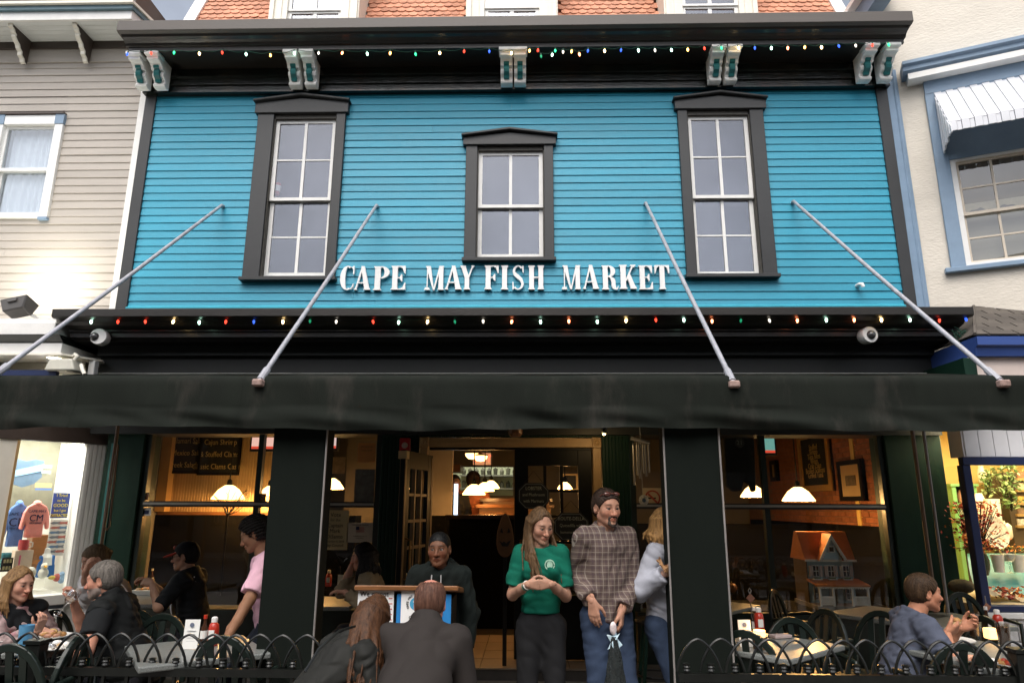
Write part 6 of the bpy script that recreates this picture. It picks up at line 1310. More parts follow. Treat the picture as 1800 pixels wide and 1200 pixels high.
# tray of food in front of the man in the cap
p = ontab(258, 1044); t = thing('food_tray', p, 'white paper tray of fried food on the table of the man in the cap', 'food tray')
MB().prism([(p.x-.11, p.y-.07, p.z), (p.x+.11, p.y-.07, p.z), (p.x+.125, p.y-.085, p.z+.045), (p.x-.125, p.y-.085, p.z+.045)], (0, .15, 0)).build('tray', PAPER, t)
for k in range(9): MB().ball(p + Vector((random.uniform(-.09, .09), random.uniform(-.06, .06), .05)), (.028, .02, .018), 8, 5).build('food', FOOD[k % 3], t, smooth=True)
p = ontab(245, 1034); t = thing('menu_card', p, 'folded buff card standing behind the tray of food', 'menu card'); MB().box(p.x-.05, p.x+.04, p.y, p.y+.01, p.z, p.z+.13).build('card', mk('buff_card', (.38, .28, .18), .7, .08, 8), t)
bottle(265, 1026, .17, 'sauce bottle', 'dark sauce bottle behind the tray of the man in the cap')
# pumpkin on the window table at right, and red lights in the plant
p = ontab(1286, 1040); t = thing('pumpkin', p, 'small orange pumpkin on the table behind the right pillar', 'pumpkin')
m = MB()
for k in range(9):
    a = 2*PI*k/9; m.ball(p + Vector((.028*math.cos(a), .028*math.sin(a), .045)), (.035, .035, .045), 10, 6)
m.build('body', mk('dim_pumpkin', (.35, .13, .03), .5, .15, 8), t, smooth=True); MB().tube([p + Vector((0, 0, .085)), p + Vector((.008, 0, .115))], .007, 6).build('stem', mk('pumpkin_stem', (.1, .09, .03), .7, .2, 8), t)

# ---- doll house behind the right window
b0, b1 = at(1425, 1062, 7.9), at(1506, 1062, 7.9); dx, dw = b0.x, b1.x-b0.x; dz = b0.z
dh = thing('doll_house', (dx+dw/2, 7.9, dz), 'blue wooden doll house with orange roofs, white shutters and a porch in the right window', 'doll house')
DBL = mk('doll_blue', (.40, .58, .65), .6, .08, 8); DOR = mk('doll_orange_roof', (.48, .16, .04), .6, .12, 14); DWH = mk('doll_white', (.80, .77, .70), .5, .05, 10)
DEP = .36; k = dw/81.0
zz = lambda v: at(1465, v, 7.9).z
z1, z2, z3, zp = zz(984), zz(1018), zz(1062), zz(938)
MB().box(dx, dx+dw, 7.9, 7.9+DEP, dz+.02, z1).build('wall', DBL, dh)
MB().box(dx-.012, dx, 7.9, 7.9+DEP, dz+.02, z1).build('side_wall', mk('doll_brown_side', (.09, .06, .03), .6, .1, 6), dh)
MB().box(dx-.03, dx+dw+.05, 7.62, 7.9+DEP+.02, dz-.02, dz+.02).build('base', mk('doll_base', (.18, .17, .15), .6, .1, 6), dh)
MB().prism([(dx-.03, 7.86, z1), (dx-.03, 7.9+DEP+.04, z1), (dx-.03, 7.9+DEP*.62, zp+.02), (dx-.03, 7.9+DEP*.40, zp+.02)], (dw+.05, 0, 0)).build('roof', DOR, dh)
MB().box(dx-.035, dx+dw+.025, 7.845, 7.86, z1-.012, z1+.01).build('eave_board', DWH, dh)
gc = dx+dw*.50; gw = dw*.245; gt = zz(943); gb = zz(982)
MB().poly_xz([(gc-gw, gb), (gc+gw, gb), (gc, gt)], 7.83, 8.08).build('gable', DBL, dh)
for s in (-1, 1):
    MB().prism([(gc+s*(gw+.03), 7.80, gb-.01), (gc+s*(gw-.005), 7.80, gb-.01), (gc, 7.80, gt-.005), (gc, 7.80, gt+.035)], (0, .27, 0)).build('gable_roof', DOR, dh)
    m = MB()
    for i in range(9):
        f = (i+.5)/9; x, z_ = gc+s*(gw+.012)*(1-f), gb+(gt-gb)*f+.004; m.ball((x, 7.80, z_-.012), (.014, .006, .016), 8, 5)
    m.prism([(gc+s*(gw+.03), 7.79, gb-.004), (gc+s*(gw+.005), 7.79, gb-.004), (gc, 7.79, gt+.006), (gc, 7.79, gt+.03)], (0, .012, 0)); m.build('bargeboard', DWH, dh)
def dwin(cx, zb_, zt_, w, shut=True):
    f = MB(); f.box(cx-w/2-.01, cx+w/2+.01, 7.885, 7.9-.001, zb_-.01, zt_+.01); o = f.build('window', DWH, dh)
    MB().box(cx-w/2, cx+w/2, 7.880, 7.886, zb_, zt_).build('pane', mk('doll_glass', (.03, .02, .015), .1, 0), o)
    MB().box(cx-.003, cx+.003, 7.876, 7.882, zb_, zt_).build('muntin', DWH, o); MB().box(cx-w/2, cx+w/2, 7.877, 7.881, (zb_+zt_)/2-.003, (zb_+zt_)/2+.003).build('muntin', DWH, o)
    if shut:
        for s in (-1, 1): MB().box(cx+s*(w/2+.012), cx+s*(w/2+.042), 7.878, 7.896, zb_-.004, zt_+.004).build('shutter', mk('doll_pink_white', (.58, .48, .42), .5, .05, 8), o)
        MB().box(cx-w/2-.02, cx+w/2+.02, 7.84, 7.884, zb_-.05, zb_-.022).build('window_box', DWH, o)
        m = MB()
        for i in range(8): m.ball((cx-w/2+w*i/7, 7.86, zb_-.018), .010, 6, 4)
        m.build('window_plants', GF[0], o)
for f in (.17, .50, .83): dwin(dx+dw*f, zz(1012), zz(994), .055)
o_ = MB().box(gc-.035, gc+.035, 7.815, 7.829, zz(970), zz(958)).build('attic_window', DWH, dh); MB().box(gc-.022, gc+.022, 7.811, 7.816, zz(970)+.012, zz(958)-.012).build('pane', MATS['doll_glass'], o_)
MB().prism([(dx-.02, 7.62, zz(1025)-.005), (dx-.02, 7.62, zz(1025)+.012), (dx-.02, 7.9, zz(1018)+.01), (dx-.02, 7.9, zz(1018)-.01)], (dw+.06, 0, 0)).build('porch_roof', DOR, dh)
m = MB()
for i in range(20): m.ball((dx+(dw+.03)*(i+.5)/20, 7.632, zz(1025)-.014), (.013, .006, .014), 8, 5)
m.box(dx-.01, dx+dw+.035, 7.628, 7.645, zz(1025)-.014, zz(1025)-.004); m.build('porch_trim', DWH, dh)
for f in (.02, .30, .70, 1.03): MB().box(dx+dw*f-.010, dx+dw*f+.010, 7.63, 7.65, dz+.02, zz(1025)-.01).build('porch_post', DWH, dh)
for a, b in ((.03, .29), (.71, 1.02)):
    m = MB(); m.box(dx+dw*a, dx+dw*b, 7.634, 7.646, dz+.105, dz+.118); m.box(dx+dw*a, dx+dw*b, 7.634, 7.646, dz+.03, dz+.04)
    n = int((b-a)*40)
    for i in range(n): x = dx+dw*(a+(b-a)*(i+.5)/n); m.box(x-.004, x+.004, 7.636, 7.644, dz+.04, dz+.105)
    m.build('porch_railing', DWH, dh)
dwin(dx+dw*.17, zz(1052), zz(1032), .06, False); dwin(dx+dw*.86, zz(1052), zz(1032), .06, False)
MB().box(dx+dw*.42, dx+dw*.60, 7.885, 7.899, dz+.02, zz(1030)).build('front_door', mk('doll_door', (.35, .36, .30), .5, .1, 8), dh)
MB().box(2.2, 3.9, 7.55, 8.4, .5, dz-.021).build('window_shelf', MATS['indoor_shade_black'], mk_b)
lamp('doll_house_fill', 'SPOT', (2.95, 7.57, 2.75), 110, (1, .72, .42), mk_b, .06, rot=(math.radians(12), 0, 0), spot=math.radians(50), blend=.8)  # added spot without a visible fixture, brightens the doll house
# bare twig arrangement in front of the left lamp
p = at(400, 905, 8.3); t = thing('twig_arrangement', p, 'dark bare twigs in front of the left pendant lamp', 'twigs')
m = MB()
for i in range(16):
    a = random.uniform(0, 2*PI); q = p.copy(); path = [q.copy()]
    for j in range(4): q = q + Vector((math.cos(a+random.uniform(-.7, .7))*.06, .03*math.sin(a), random.uniform(.02, .10))); path.append(q.copy())
    m.tube(path, [.006, .005, .004, .003, .002], 4)
m.build('twigs', DARKW, t)
MB().tube([p - Vector((0, 0, .9)), p], .012, 6).build('stem', DARKW, t)

# ---- host stand with posted menus
HY = 4.32; a, b = at(630, 1026, HY), at(800, 1030, HY)
hx0, hx1, hz = a.x, b.x, a.z
hs_ = thing('host_stand', ((hx0+hx1)/2, HY, 0), 'dark wooden host stand with posted menus on a blue board, in front of the doorway', 'host stand')
MB().box(hx0+.02, hx1-.02, HY+.03, HY+.34, 0, hz-.085).build('cabinet', DARKW, hs_, bevel=.005)
MB().prism([(hx0-.02, HY-.02, hz-.035), (hx0-.02, HY-.02, hz-.004), (hx0-.02, HY+.38, hz-.058), (hx0-.02, HY+.38, hz-.09)], (hx1-hx0+.04, 0, 0)).build('top', WOOD, hs_, bevel=.006)
BLU = mk('bright_blue_board', (.02, .20, .50), .5, .05, 6)
cx = (hx0+hx1)/2
MB().box(at(696, 1100, HY+.02).x, at(792, 1100, HY+.02).x, HY+.016, HY+.029, hz-.86, hz-.055).build('blue_board', BLU, hs_)
def hsheet(u0, u1, v0, v1, y, name='sheet'):
    x0, x1, z1_, z0_ = at(u0, v0, y).x, at(u1, v0, y).x, at(u0, v0, y).z, at(u0, v1, y).z
    o = MB().box(x0, x1, y, y+.003, z0_, z1_).build(name, mk('bright_paper', (.80, .79, .77), .7, .04, 8), hs_); return o, x0, x1, z0_, z1_
o, x0, x1, z0_, z1_ = hsheet(630, 693, 1036, 1240, HY+.014)
for i, r in enumerate(('We cannot', 'seat')): text('lettering', r if i == 0 else 'you', .038, INK, o, face_m((x0+.012, HY+.012, z1_-.024-.042*i)), 'LEFT')
text('lettering', 'ask for', .03, mk('red_ink', (.5, .02, .02), .6, 0), o, face_m((x1-.07, HY+.012, z1_-.32)), 'LEFT'); text('lettering', 'ask for hostess', .022, INK, o, face_m((x0+.06, HY+.012, z1_-.56)), 'LEFT')
for k in range(5): MB().box(x1-.03, x1-.008, HY+.0125, HY+.0135, z1_-.05-.03*k, z1_-.045-.03*k).build('red_line', MATS['red_ink'], o)
o, x0, x1, z0_, z1_ = hsheet(706, 778, 1034, 1220, HY+.010)
ecx, ecz, er = (x0+x1)/2-.035, z1_-.085, .05
MB().poly_xz(arc(ecx, ecz, er*.72, er*.72, 0, 350, 26), HY+.0085, HY+.010).build('emblem_disc', mk('emblem_blue', (.05, .30, .50), .6, .05, 8), o)
MB().poly_xz([(ecx-.012, ecz-.03), (ecx+.008, ecz-.032), (ecx+.016, ecz-.005), (ecx+.022, ecz+.012), (ecx+.008, ecz+.030), (ecx-.008, ecz+.026), (ecx-.018, ecz+.012), (ecx-.006, ecz)], HY+.0075, HY+.0086).build('emblem_figure', PAPER, o)
word = 'CAPE MAY FISH MARKET'
for i, ch in enumerate(word):
    if ch == ' ': continue
    a_ = math.radians(205-230*i/(len(word)-1)); R_ = er*1.0
    text('lettering', ch, .019, INK, o, face_m((ecx+R_*math.cos(a_), HY+.0085, ecz+R_*math.sin(a_)), (math.sin(a_), 0, -math.cos(a_)), (math.cos(a_), 0, math.sin(a_))))
text('lettering', 'dinner', .032, INK, o, face_m((ecx, HY+.0085, ecz-.072)), shear=.3)
for k in range(14): MB().box(x0+.03, x1-.03-.05*(k % 3 == 2), HY+.0088, HY+.0098, z1_-.20-.02*k, z1_-.196-.02*k).build('text_line', mk('grey_print_line', (.45, .45, .45), .8, 0), o)
# plastic bag held by the man in plaid
# ================================================================== PEOPLE: continuous surfaces grown from blended limbs
def A(v): return np.array(tuple(v), float)
def unit(v): v = A(v); return v/np.linalg.norm(v)
class Field:
    def __init__(s): s.pr = []; s.cuts = []; s.noise = None
    def _add(s, fn, lo, hi, k, op): s.pr.append((fn, np.asarray(lo, float), np.asarray(hi, float), k, op)); return s
    def cone(s, a, b, ra, rb, k=.03, fl=1., n=None, op=1, cut=None):
        a, b = A(a), A(b); ba = b-a; L2 = max(1e-9, ba @ ba); r = max(ra, rb)
        nn = None
        if n is not None and fl != 1.:
            nn = A(n); nn = nn - ba*(nn @ ba)/L2; nn = nn/np.linalg.norm(nn)
        def fn(P):
            q = P-a
            if nn is not None: q = q + nn*((q @ nn)[..., None]*(1/fl-1))
            t = np.clip((q @ ba)/L2, 0, 1); d = np.linalg.norm(q-t[..., None]*ba, axis=-1)-(ra+(rb-ra)*t)
            if nn is not None: d = d*(.5+.5*fl)
            if cut is not None:
                for c, m in cut: d = np.maximum(d, (P-A(c)) @ A(m))
            return d
        return s._add(fn, np.minimum(a, b)-r, np.maximum(a, b)+r, k, op)
    def ell(s, c, r, M=None, k=.02, op=1, cut=None):
        c = A(c); r = np.asarray(r if hasattr(r, '__len__') else (r,)*3, float); M = None if M is None else np.array(M)
        def fn(P):
            q = P-c
            if M is not None: q = q @ M
            k0 = np.linalg.norm(q/r, axis=-1); k1 = np.linalg.norm(q/(r*r), axis=-1); d = k0*(k0-1)/np.maximum(k1, 1e-9)
            for c_, m_ in cut or (): d = np.maximum(d, (P-A(c_)) @ A(m_))
            return d
        R = r.max(); return s._add(fn, c-R, c+R, k, op)
    def mesh(s, vox):
        lo = np.min([p[1] for p in s.pr if p[4] > 0], axis=0)-vox*3-.012; hi = np.max([p[2] for p in s.pr if p[4] > 0], axis=0)+vox*3+.012
        n = np.ceil((hi-lo)/vox).astype(int)+1
        ax = [lo[i]+vox*np.arange(n[i]) for i in range(3)]
        F = np.full(tuple(n), .5)
        for fn, a, b, k, op in s.pr:
            i0 = np.maximum(0, np.floor((a-k-2*vox-lo)/vox).astype(int)); i1 = np.minimum(n, np.ceil((b+k+2*vox-lo)/vox).astype(int)+1)
            if (i1 <= i0).any(): continue
            sl = tuple(slice(i0[j], i1[j]) for j in range(3))
            P = np.stack(np.meshgrid(*[ax[j][sl[j]] for j in range(3)], indexing='ij'), -1)
            d = fn(P); f = F[sl]
            if op > 0: h = np.maximum(k-np.abs(f-d), 0)/k; F[sl] = np.minimum(f, d)-h*h*k*.25
            else: d = -d; h = np.maximum(k-np.abs(f-d), 0)/k; F[sl] = np.maximum(f, d)+h*h*k*.25
        if s.noise or s.cuts:
            P = np.stack(np.meshgrid(*ax, indexing='ij'), -1)
            if s.noise: F = F + s.noise(P)
            for c, m in s.cuts: F = np.maximum(F, (P-A(c)) @ A(m))
        for j in range(3):
            sl = [slice(None)]*3
            for e in (0, -1): sl[j] = e; F[tuple(sl)] = np.maximum(F[tuple(sl)], vox*.5)
        return nets(F, lo, vox)
def nets(F, lo, vox):
    S_ = F < 0; nx, ny, nz = F.shape
    C8 = [(i, j, k) for i in (0, 1) for j in (0, 1) for k in (0, 1)]
    sh = lambda B, c: B[c[0]:nx-1+c[0], c[1]:ny-1+c[1], c[2]:nz-1+c[2]]
    cnt = sum(sh(S_, c).astype(np.int8) for c in C8); mask = (cnt > 0) & (cnt < 8)
    if not mask.any(): return np.zeros((0, 3)), np.zeros((0, 4), int)
    idx = np.full(mask.shape, -1, int); idx[mask] = np.arange(mask.sum())
    V = {c: sh(F, c)[mask] for c in C8}; pos = np.zeros((mask.sum(), 3)); w = np.zeros(mask.sum())
    for a in C8:
        for ax in range(3):
            if a[ax] == 0:
                b = list(a); b[ax] = 1; b = tuple(b); fa, fb = V[a], V[b]; cr = (fa < 0) != (fb < 0)
                t = np.where(cr, fa/np.where(fa == fb, 1, fa-fb), 0)
                p = np.array(a, float)[None] + t[:, None]*(np.array(b)-np.array(a))[None]
                pos += p*cr[:, None]; w += cr
    base = np.argwhere(mask); pos = lo + vox*(base + pos/w[:, None])
    Q = []
    for ax in range(3):
        o1, o2 = (ax+1) % 3, (ax+2) % 3
        sA = [slice(1, -1)]*3; sB = [slice(1, -1)]*3; sA[ax] = slice(0, -1); sB[ax] = slice(1, None)
        a, b = S_[tuple(sA)], S_[tuple(sB)]
        e = np.argwhere(a != b); 
        if len(e) == 0: continue
        ins = a[tuple(e.T)]; g = e.copy(); g[:, o1] += 1; g[:, o2] += 1
        def cell(d1, d2): q = g.copy(); q[:, o1] -= d1; q[:, o2] -= d2; return idx[tuple(q.T)]
        c0, c1, c2, c3 = cell(1, 1), cell(0, 1), cell(0, 0), cell(1, 0)
        q = np.stack([c0, c1, c2, c3], 1); q[~ins] = q[~ins][:, ::-1]; Q.append(q)
    return pos, np.concatenate(Q)
def to_mesh(name, parts, mat, off, cols=None):
    vs, fs, n = [], [], 0
    for v, f in parts: vs.append(v); fs.append(f+n); n += len(v)
    V = np.concatenate(vs)-A(off); Fq = np.concatenate(fs)
    me = bpy.data.meshes.new(name); me.vertices.add(len(V)); me.vertices.foreach_set('co', V.astype(np.float32).ravel())
    me.loops.add(Fq.size); me.loops.foreach_set('vertex_index', Fq.astype(np.int32).ravel())
    me.polygons.add(len(Fq)); me.polygons.foreach_set('loop_start', np.arange(0, Fq.size, 4, dtype=np.int32)); me.polygons.foreach_set('use_smooth', np.ones(len(Fq), bool))
    if cols is not None:
        ca = me.color_attributes.new('Col', 'FLOAT_COLOR', 'POINT'); C = np.ones((len(V), 4), np.float32); C[:, :3] = np.concatenate(cols); ca.data.foreach_set('color', C.ravel())
    me.materials.append(mat); me.update(); me.validate(); return me

SKIN = mk_attr('skin', .55, .08, .0006, 300, .2)
HAIRM = {}
def hair_mat(name, c, rough=.42):
    m = mk('hair_'+name, c, rough+.1, .6, 70, .003, 150, spec=.16, stretch=(1, 1, .10)); return m
EYEM = mk_attr('eye', .12, 0, 0, 1, .6)
def cloth(name, c, rough=.85, **k): return mk('cloth_'+name, c, rough, k.pop('var', .14), k.pop('scale', 9), k.pop('bump', .0007), k.pop('bscale', 180), spec=k.pop('spec', .12), **k)
def wrinkle(amp, sc=1., seed=0, dirv=(0, 0, 1)):
    r = np.random.default_rng(seed); K = r.normal(size=(7, 3))*np.array([24, 24, 34])*sc; ph = r.uniform(0, 6.3, 7)
    def fn(P):
        o = 0
        for i in range(7): o = o + np.sin(P @ K[i] + ph[i] + 1.5*np.sin(P @ K[(i+3) % 7]*.6))
        o = o/7; return amp*(np.abs(o)*2-.5)*-1.6
    return fn
def ik(S0, T, l1, l2, pole):
    S0, T = A(S0), A(T); d = T-S0; L = np.linalg.norm(d); L_ = min(L, (l1+l2)*.995); d = d/L; T = S0+d*L_
    a = (l1*l1-l2*l2+L_*L_)/(2*L_); h = math.sqrt(max(0, l1*l1-a*a)); p = A(pole); p = p-d*(p @ d); p = p/np.linalg.norm(p)
    return S0+d*a+p*h, T

def person(label, u, v, Y, face, pose='stand', H=None, lean=0., hyaw=0., hpitch=0., hroll=0., sex='m', girth=1., skin=(.42, .24, .16), hair=None, hcol=('brown', (.06, .035, .02)), shirt=None, pants=None, hands=None,
           nlean=None, beard=0., brows=(.05, .03, .02), extras=None, vox=1., fine=True, side=0., headscale=1., seat_dir=None, curl=(.5, .5)):
    """face: the direction the body faces, degrees (0 = towards the street, 90 = towards the right of the photograph); (u, v, Y) is the middle of the head"""
    fa = math.radians(face); F = np.array([math.sin(fa), -math.cos(fa), 0.]); R = np.array([F[1], -F[0], 0.]); Z = np.array([0, 0, 1.])
    hc = A(at(u, v, Y))
    if pose == 'stand' and H is None: H = hc[2]/.932
    if H is None: H = 1.72
    ln = math.radians(lean); sp = Z*math.cos(ln)+F*math.sin(ln)+R*math.sin(math.radians(side)); sp = sp/np.linalg.norm(sp)
    tf = F*math.cos(ln)-Z*math.sin(ln)                                # out of the chest
    nl = math.radians(lean*.6 if nlean is None else nlean); nd = Z*math.cos(nl)+F*math.sin(nl)
    rel_n = sp*.315*H; rel_h = rel_n + nd*.085*H + F*.018*H
    P = hc-rel_h; N = P+rel_n; g = girth
    if pose == 'stand' and lean < 20: P[2] = N[2]-rel_n[2]
    sw = (.097 if sex == 'm' else .086)*H*(1+.25*(g-1))
    sh = [P+sp*.288*H+s*R*sw for s in (1, -1)]                         # right, left
    hp = [P+s*R*.05*H for s in (1, -1)]
    sd = F if seat_dir is None else np.array([math.sin(math.radians(seat_dir)), -math.cos(math.radians(seat_dir)), 0.])
    if pose == 'sit':
        kn = [hp[i]+sd*.235*H+R*(s*.03*H)+Z*-.02 for i, s in enumerate((1, -1))]; an = [np.array([k[0], k[1], .09])+sd*(.02) for k in kn]
    else:
        kn, an = [], []
        for i, s in enumerate((1, -1)):
            a_ = np.array([P[0], P[1], .085])+R*(s*.062*H); k_, a_ = ik(hp[i], a_, .245*H, .245*H, F); kn.append(k_); an.append(a_ if a_[2] < .12 else np.array([a_[0], a_[1], .085]))
    el, wr = [], []
    for i, s in enumerate((1, -1)):
        h = hands[i] if hands else None
        T = P+R*s*.135*H*(1+.2*(g-1))+F*.05*H-Z*.02 if h is None else A(h[0])
        pole = -Z*.7+R*s*.6-F*.5 if h is None or len(h) < 2 or h[1] is None else A(h[1])
        e, w = ik(sh[i], T, .168*H, .148*H, pole); el.append(e); wr.append(w)
    root = thing('person', (P[0], P[1], 0), label, 'person'); off = (P[0], P[1], 0)
    OFF = Vector(off)
    wf = .86 if sex == 'f' else 1.
    # ---- body: torso, legs and arms in one field
    f = Field(); cs = np.array
    f.cone(P+sp*.0, P+sp*.215*H, .070*H*g*wf, .080*H*(.9+.1*wf), .05, .68, tf); f.cone(sh[0]-R*.02, sh[1]+R*.02, .028*H, .028*H, .04); f.cone(N-sp*.03*H, hc-nd*.045*H-F*.01, .036*H, .033*H, .03)
    for i in range(2):
        f.cone(hp[i], kn[i], .048*H*(.6+.4*g), .031*H, .04); f.cone(kn[i], an[i], .031*H, .02*H, .02)
        f.cone(sh[i], el[i], .026*H*(.5+.5*g), .0225*H*(.5+.5*g), .03); f.cone(el[i], el[i]*.4+wr[i]*.6, .0235*H*(.5+.5*g), .019*H, .02); f.cone(el[i]*.4+wr[i]*.6, wr[i], .019*H, .0155*H, .02)
    parts = [f.mesh(.0115*vox)]
    # ---- head
    ya = fa+math.radians(hyaw); hF = np.array([math.sin(ya), -math.cos(ya), 0.]); hR = np.array([hF[1], -hF[0], 0.]); pt = math.radians(hpitch)
    hU = Z*math.cos(pt)+hF*math.sin(pt); hF = hF*math.cos(pt)-Z*math.sin(pt); ro = math.radians(hroll)
    hR, hU = hR*math.cos(ro)-hU*math.sin(ro), hU*math.cos(ro)+hR*math.sin(ro)
    M = np.stack([hR, hF, hU], 1); q = H/1.75*headscale*(1. if sex == 'm' else .97)
    def W_(x, y, z): return hc + M @ (np.array([x, y, z])*q)
    h = Field(); E = lambda c, r, k=.02, op=1: h.ell(W_(*c), np.array(r)*q if hasattr(r, '__len__') else r*q, M, k*q, op)
    CN = lambda a, b, ra, rb, k=.012, op=1: h.cone(W_(*a), W_(*b), ra*q, rb*q, k*q, op=op)
    E((0, -.014, .036), (.075, .096, .083)); E((0, .032, -.022), (.0585, .060, .088), .03)
    for s in (1, -1): CN((s*.047, .006, -.056), (s*.014, .068, -.092), .021, .018, .03)
    E((0, .078, -.098), (.021, .017, .016), .016)
    CN((-.034, .078, .026), (.034, .078, .026), .0105, .0105, .025)
    for s in (1, -1):
        E((s*.040, .058, -.022), (.026, .026, .026), .025); E((s*.032, .0985, .004), (.0165, .0135, .0125), .012, -1)
    CN((0, .088, .012), (0, .111, -.030), .0075, .0115, .014); E((0, .112, -.033), (.0115, .011, .010), .010)
    for s in (1, -1): E((s*.0125, .099, -.036), (.0085, .010, .0085), .007)
    up = [(-.024, .082, -.0625), (-.010, .0945, -.0575), (0, .0955, -.0595), (.010, .0945, -.0575), (.024, .082, -.0625)]
    for a, b in zip(up, up[1:]): CN(a, b, .0055, .0055, .006)
    CN((-.017, .087, -.069), (0, .0945, -.0715), .006, .0068, .006); CN((0, .0945, -.0715), (.017, .087, -.069), .0068, .006, .006)
    for s in (1, -1):
        E((s*.0765, -.010, -.006), (.010, .022, .034), .010); E((s*.083, -.004, -.002), (.006, .012, .018), .006, -1)
    for s in (1, -1):                                                  # eyelids
        E((s*.0315, .0800, .0126), (.0165, .0125, .0075), .004); E((s*.0315, .0798, -.0080), (.0155, .0110, .0050), .004)
    h.cone(hc-M @ np.array([0, .012, .03]), N, .052*H/1.75*(1 if sex == 'm' else .86), .056*H/1.75*(1 if sex == 'm' else .86), .03)
    hv, hf = h.mesh((.0042 if fine else .008)*(1 if vox <= 1 else vox))
    parts.append((hv, hf))
    # ---- hands
    for i, s in enumerate((1, -1)):
        hd = hands[i] if hands else None
        d = unit(wr[i]-el[i]); nrm = -R*s*1.0+F*.0
        if hd is not None and len(hd) > 2 and hd[2] is not None: d = unit(hd[2])
        if hd is not None and len(hd) > 3 and hd[3] is not None: nrm = A(hd[3])
        nrm = nrm-d*(nrm @ d); nrm = nrm/np.linalg.norm(nrm); sd_ = np.cross(d, nrm)*s; b = H/1.75*(1 if sex == 'm' else .9); cl = curl[i]
        o = Field(); w = wr[i]
        for k, (oy, L) in enumerate(((.030, .068), (.0105, .076), (-.0095, .071), (-.028, .055))):
            kn_ = w+d*(.088-.006*abs(k-1))*b+sd_*oy*b; o.cone(w+d*.008*b+sd_*oy*.55*b, kn_, .0145*b, .0115*b, .014*b)
            p0, dd = kn_, d; a_ = cl*.6
            for m_, (fr, rr) in enumerate(((.44, .0095), (.32, .0086), (.26, .0074))):
                dd = unit(d*math.cos(a_)+nrm*math.sin(a_)); p1 = p0+dd*L*fr*b; o.cone(p0, p1, rr*b*1.04, rr*b, .004*b); p0 = p1; a_ += cl*.85
        t0 = w+d*.022*b+sd_*.022*b+nrm*.006*b; t1 = t0+unit(sd_*.75+d*.75+nrm*.35)*.042*b; t2 = t1+unit(d*.9+sd_*.25+nrm*.5)*.030*b; t3 = t2+unit(d*.85-sd_*.05+nrm*(.4+.4*cl))*.024*b
        o.cone(t0, t1, .0165*b, .0115*b, .012*b); o.cone(t1, t2, .0112*b, .0100*b, .004*b); o.cone(t2, t3, .0100*b, .0082*b, .004*b)
        o.cone(w-d*.03*b, w+d*.02*b, .0165*b*1.12, .019*b, .02*b, .72, nrm)
        parts.append(o.mesh(.0044*(1 if fine else 1.8)*(1 if vox <= 1 else vox)))
    # ---- skin colours (make-up of the face itself)
    sk = np.array(skin); cols = [np.tile(sk, (len(p[0]), 1)) for p in parts]
    L_ = (hv-hc) @ M/q; c = cols[1]; x, y, z = L_[:, 0], L_[:, 1], L_[:, 2]; fr = y > .03
    def blend(m, col): 
        m = np.clip(m, 0, 1)[:, None]; c[:] = c*(1-m)+np.array(col)*m
    blend(.45*np.exp(-((np.abs(x)-.04)**2/.0005+(z+.03)**2/.0006))*fr, sk*np.array([1.25, .80, .75])); blend(.4*np.exp(-(x**2/.0003+(z+.03)**2/.0003))*fr, sk*np.array([1.2, .82, .78]))
    if beard: blend(beard*np.clip((-.036-z-.25*np.abs(x)*0)/.012, 0, 1)*(y > -.012)*np.clip((.11+.0*z+y)/.1, 0, 1)*(1-.9*np.exp(-(x**2/.0004+(z+.065)**2/.0001)))*(z > -.125), hcol[1] if beard < .8 else (.22, .20, .18))
    lipm = np.exp(-((np.abs(x)/.024)**4))*np.exp(-((z+.065)/.0095)**4)*(y > .08); blend(.75*lipm, sk*np.array([1.05, .52, .50])); blend(.8*np.exp(-((np.abs(x)/.022)**4))*np.exp(-((z+.0645)/.0018)**2)*(y > .08), sk*.35)
    blend(.85*np.exp(-(((np.abs(x)-.033)/.018)**4))*np.exp(-((z-.029+.12*np.abs(np.abs(x)-.028))/.0055)**2)*(y > .06), brows)
    blend(.55*np.exp(-(((np.abs(x)-.0315)/.016)**4))*np.exp(-((z-.0062)/.0020)**2)*(y > .07), sk*.2)
    body = link('body', to_mesh('body', parts, SKIN, off, cols), root)
    # ---- eyes
    if fine:
        for s in (1, -1):
            m = MB(); c0 = W_(s*.0312, .0792, .0032); m.ball((0, 0, 0), .0122*q, 14, 10); e = link('eye', m.mesh('eye', EYEM, smooth=True), root)
            e.location = Vector(c0)-OFF; ca = e.data.color_attributes.new('Col', 'FLOAT_COLOR', 'POINT')
            for n_, vv in enumerate(e.data.vertices):
                dt = float(np.array(vv.co) @ hF)/(.0122*q); ca.data[n_].color = (.26, .235, .21, 1) if dt < .78 else ((.05, .03, .02, 1) if dt < .965 else (.005, .005, .005, 1))
    # ---- hair
    rs = np.random.default_rng(int(abs(u*7+v)))
    if hair:
        hr = Field(); HC = []; HE = lambda c, r, k=.015, op=1: hr.ell(W_(*c), np.array(r)*q, M, k*q, op, HC)
        hm = hair_mat(*hcol); th = {'short': .012, 'buzz': .005, 'balding': .009, 'long': .008, 'bob': .010, 'curly': .026, 'tied': .010}[hair]
        HE((0, -.016, .036), (.075+th, .095+th, .083+th))
        if hair in ('short', 'buzz', 'balding', 'tied', 'curly'): HE((0, -.040, -.012), (.068+th*.8, .062+th*.7, .070), .03)
        fz = {'short': .060, 'buzz': .066, 'balding': .060, 'long': .047, 'bob': .047, 'curly': .052, 'tied': .060}[hair]
        nz = np.array([0, .80, -.60]); HC.append((W_(0, fz+.006, .052), M @ (nz/np.linalg.norm(nz))))
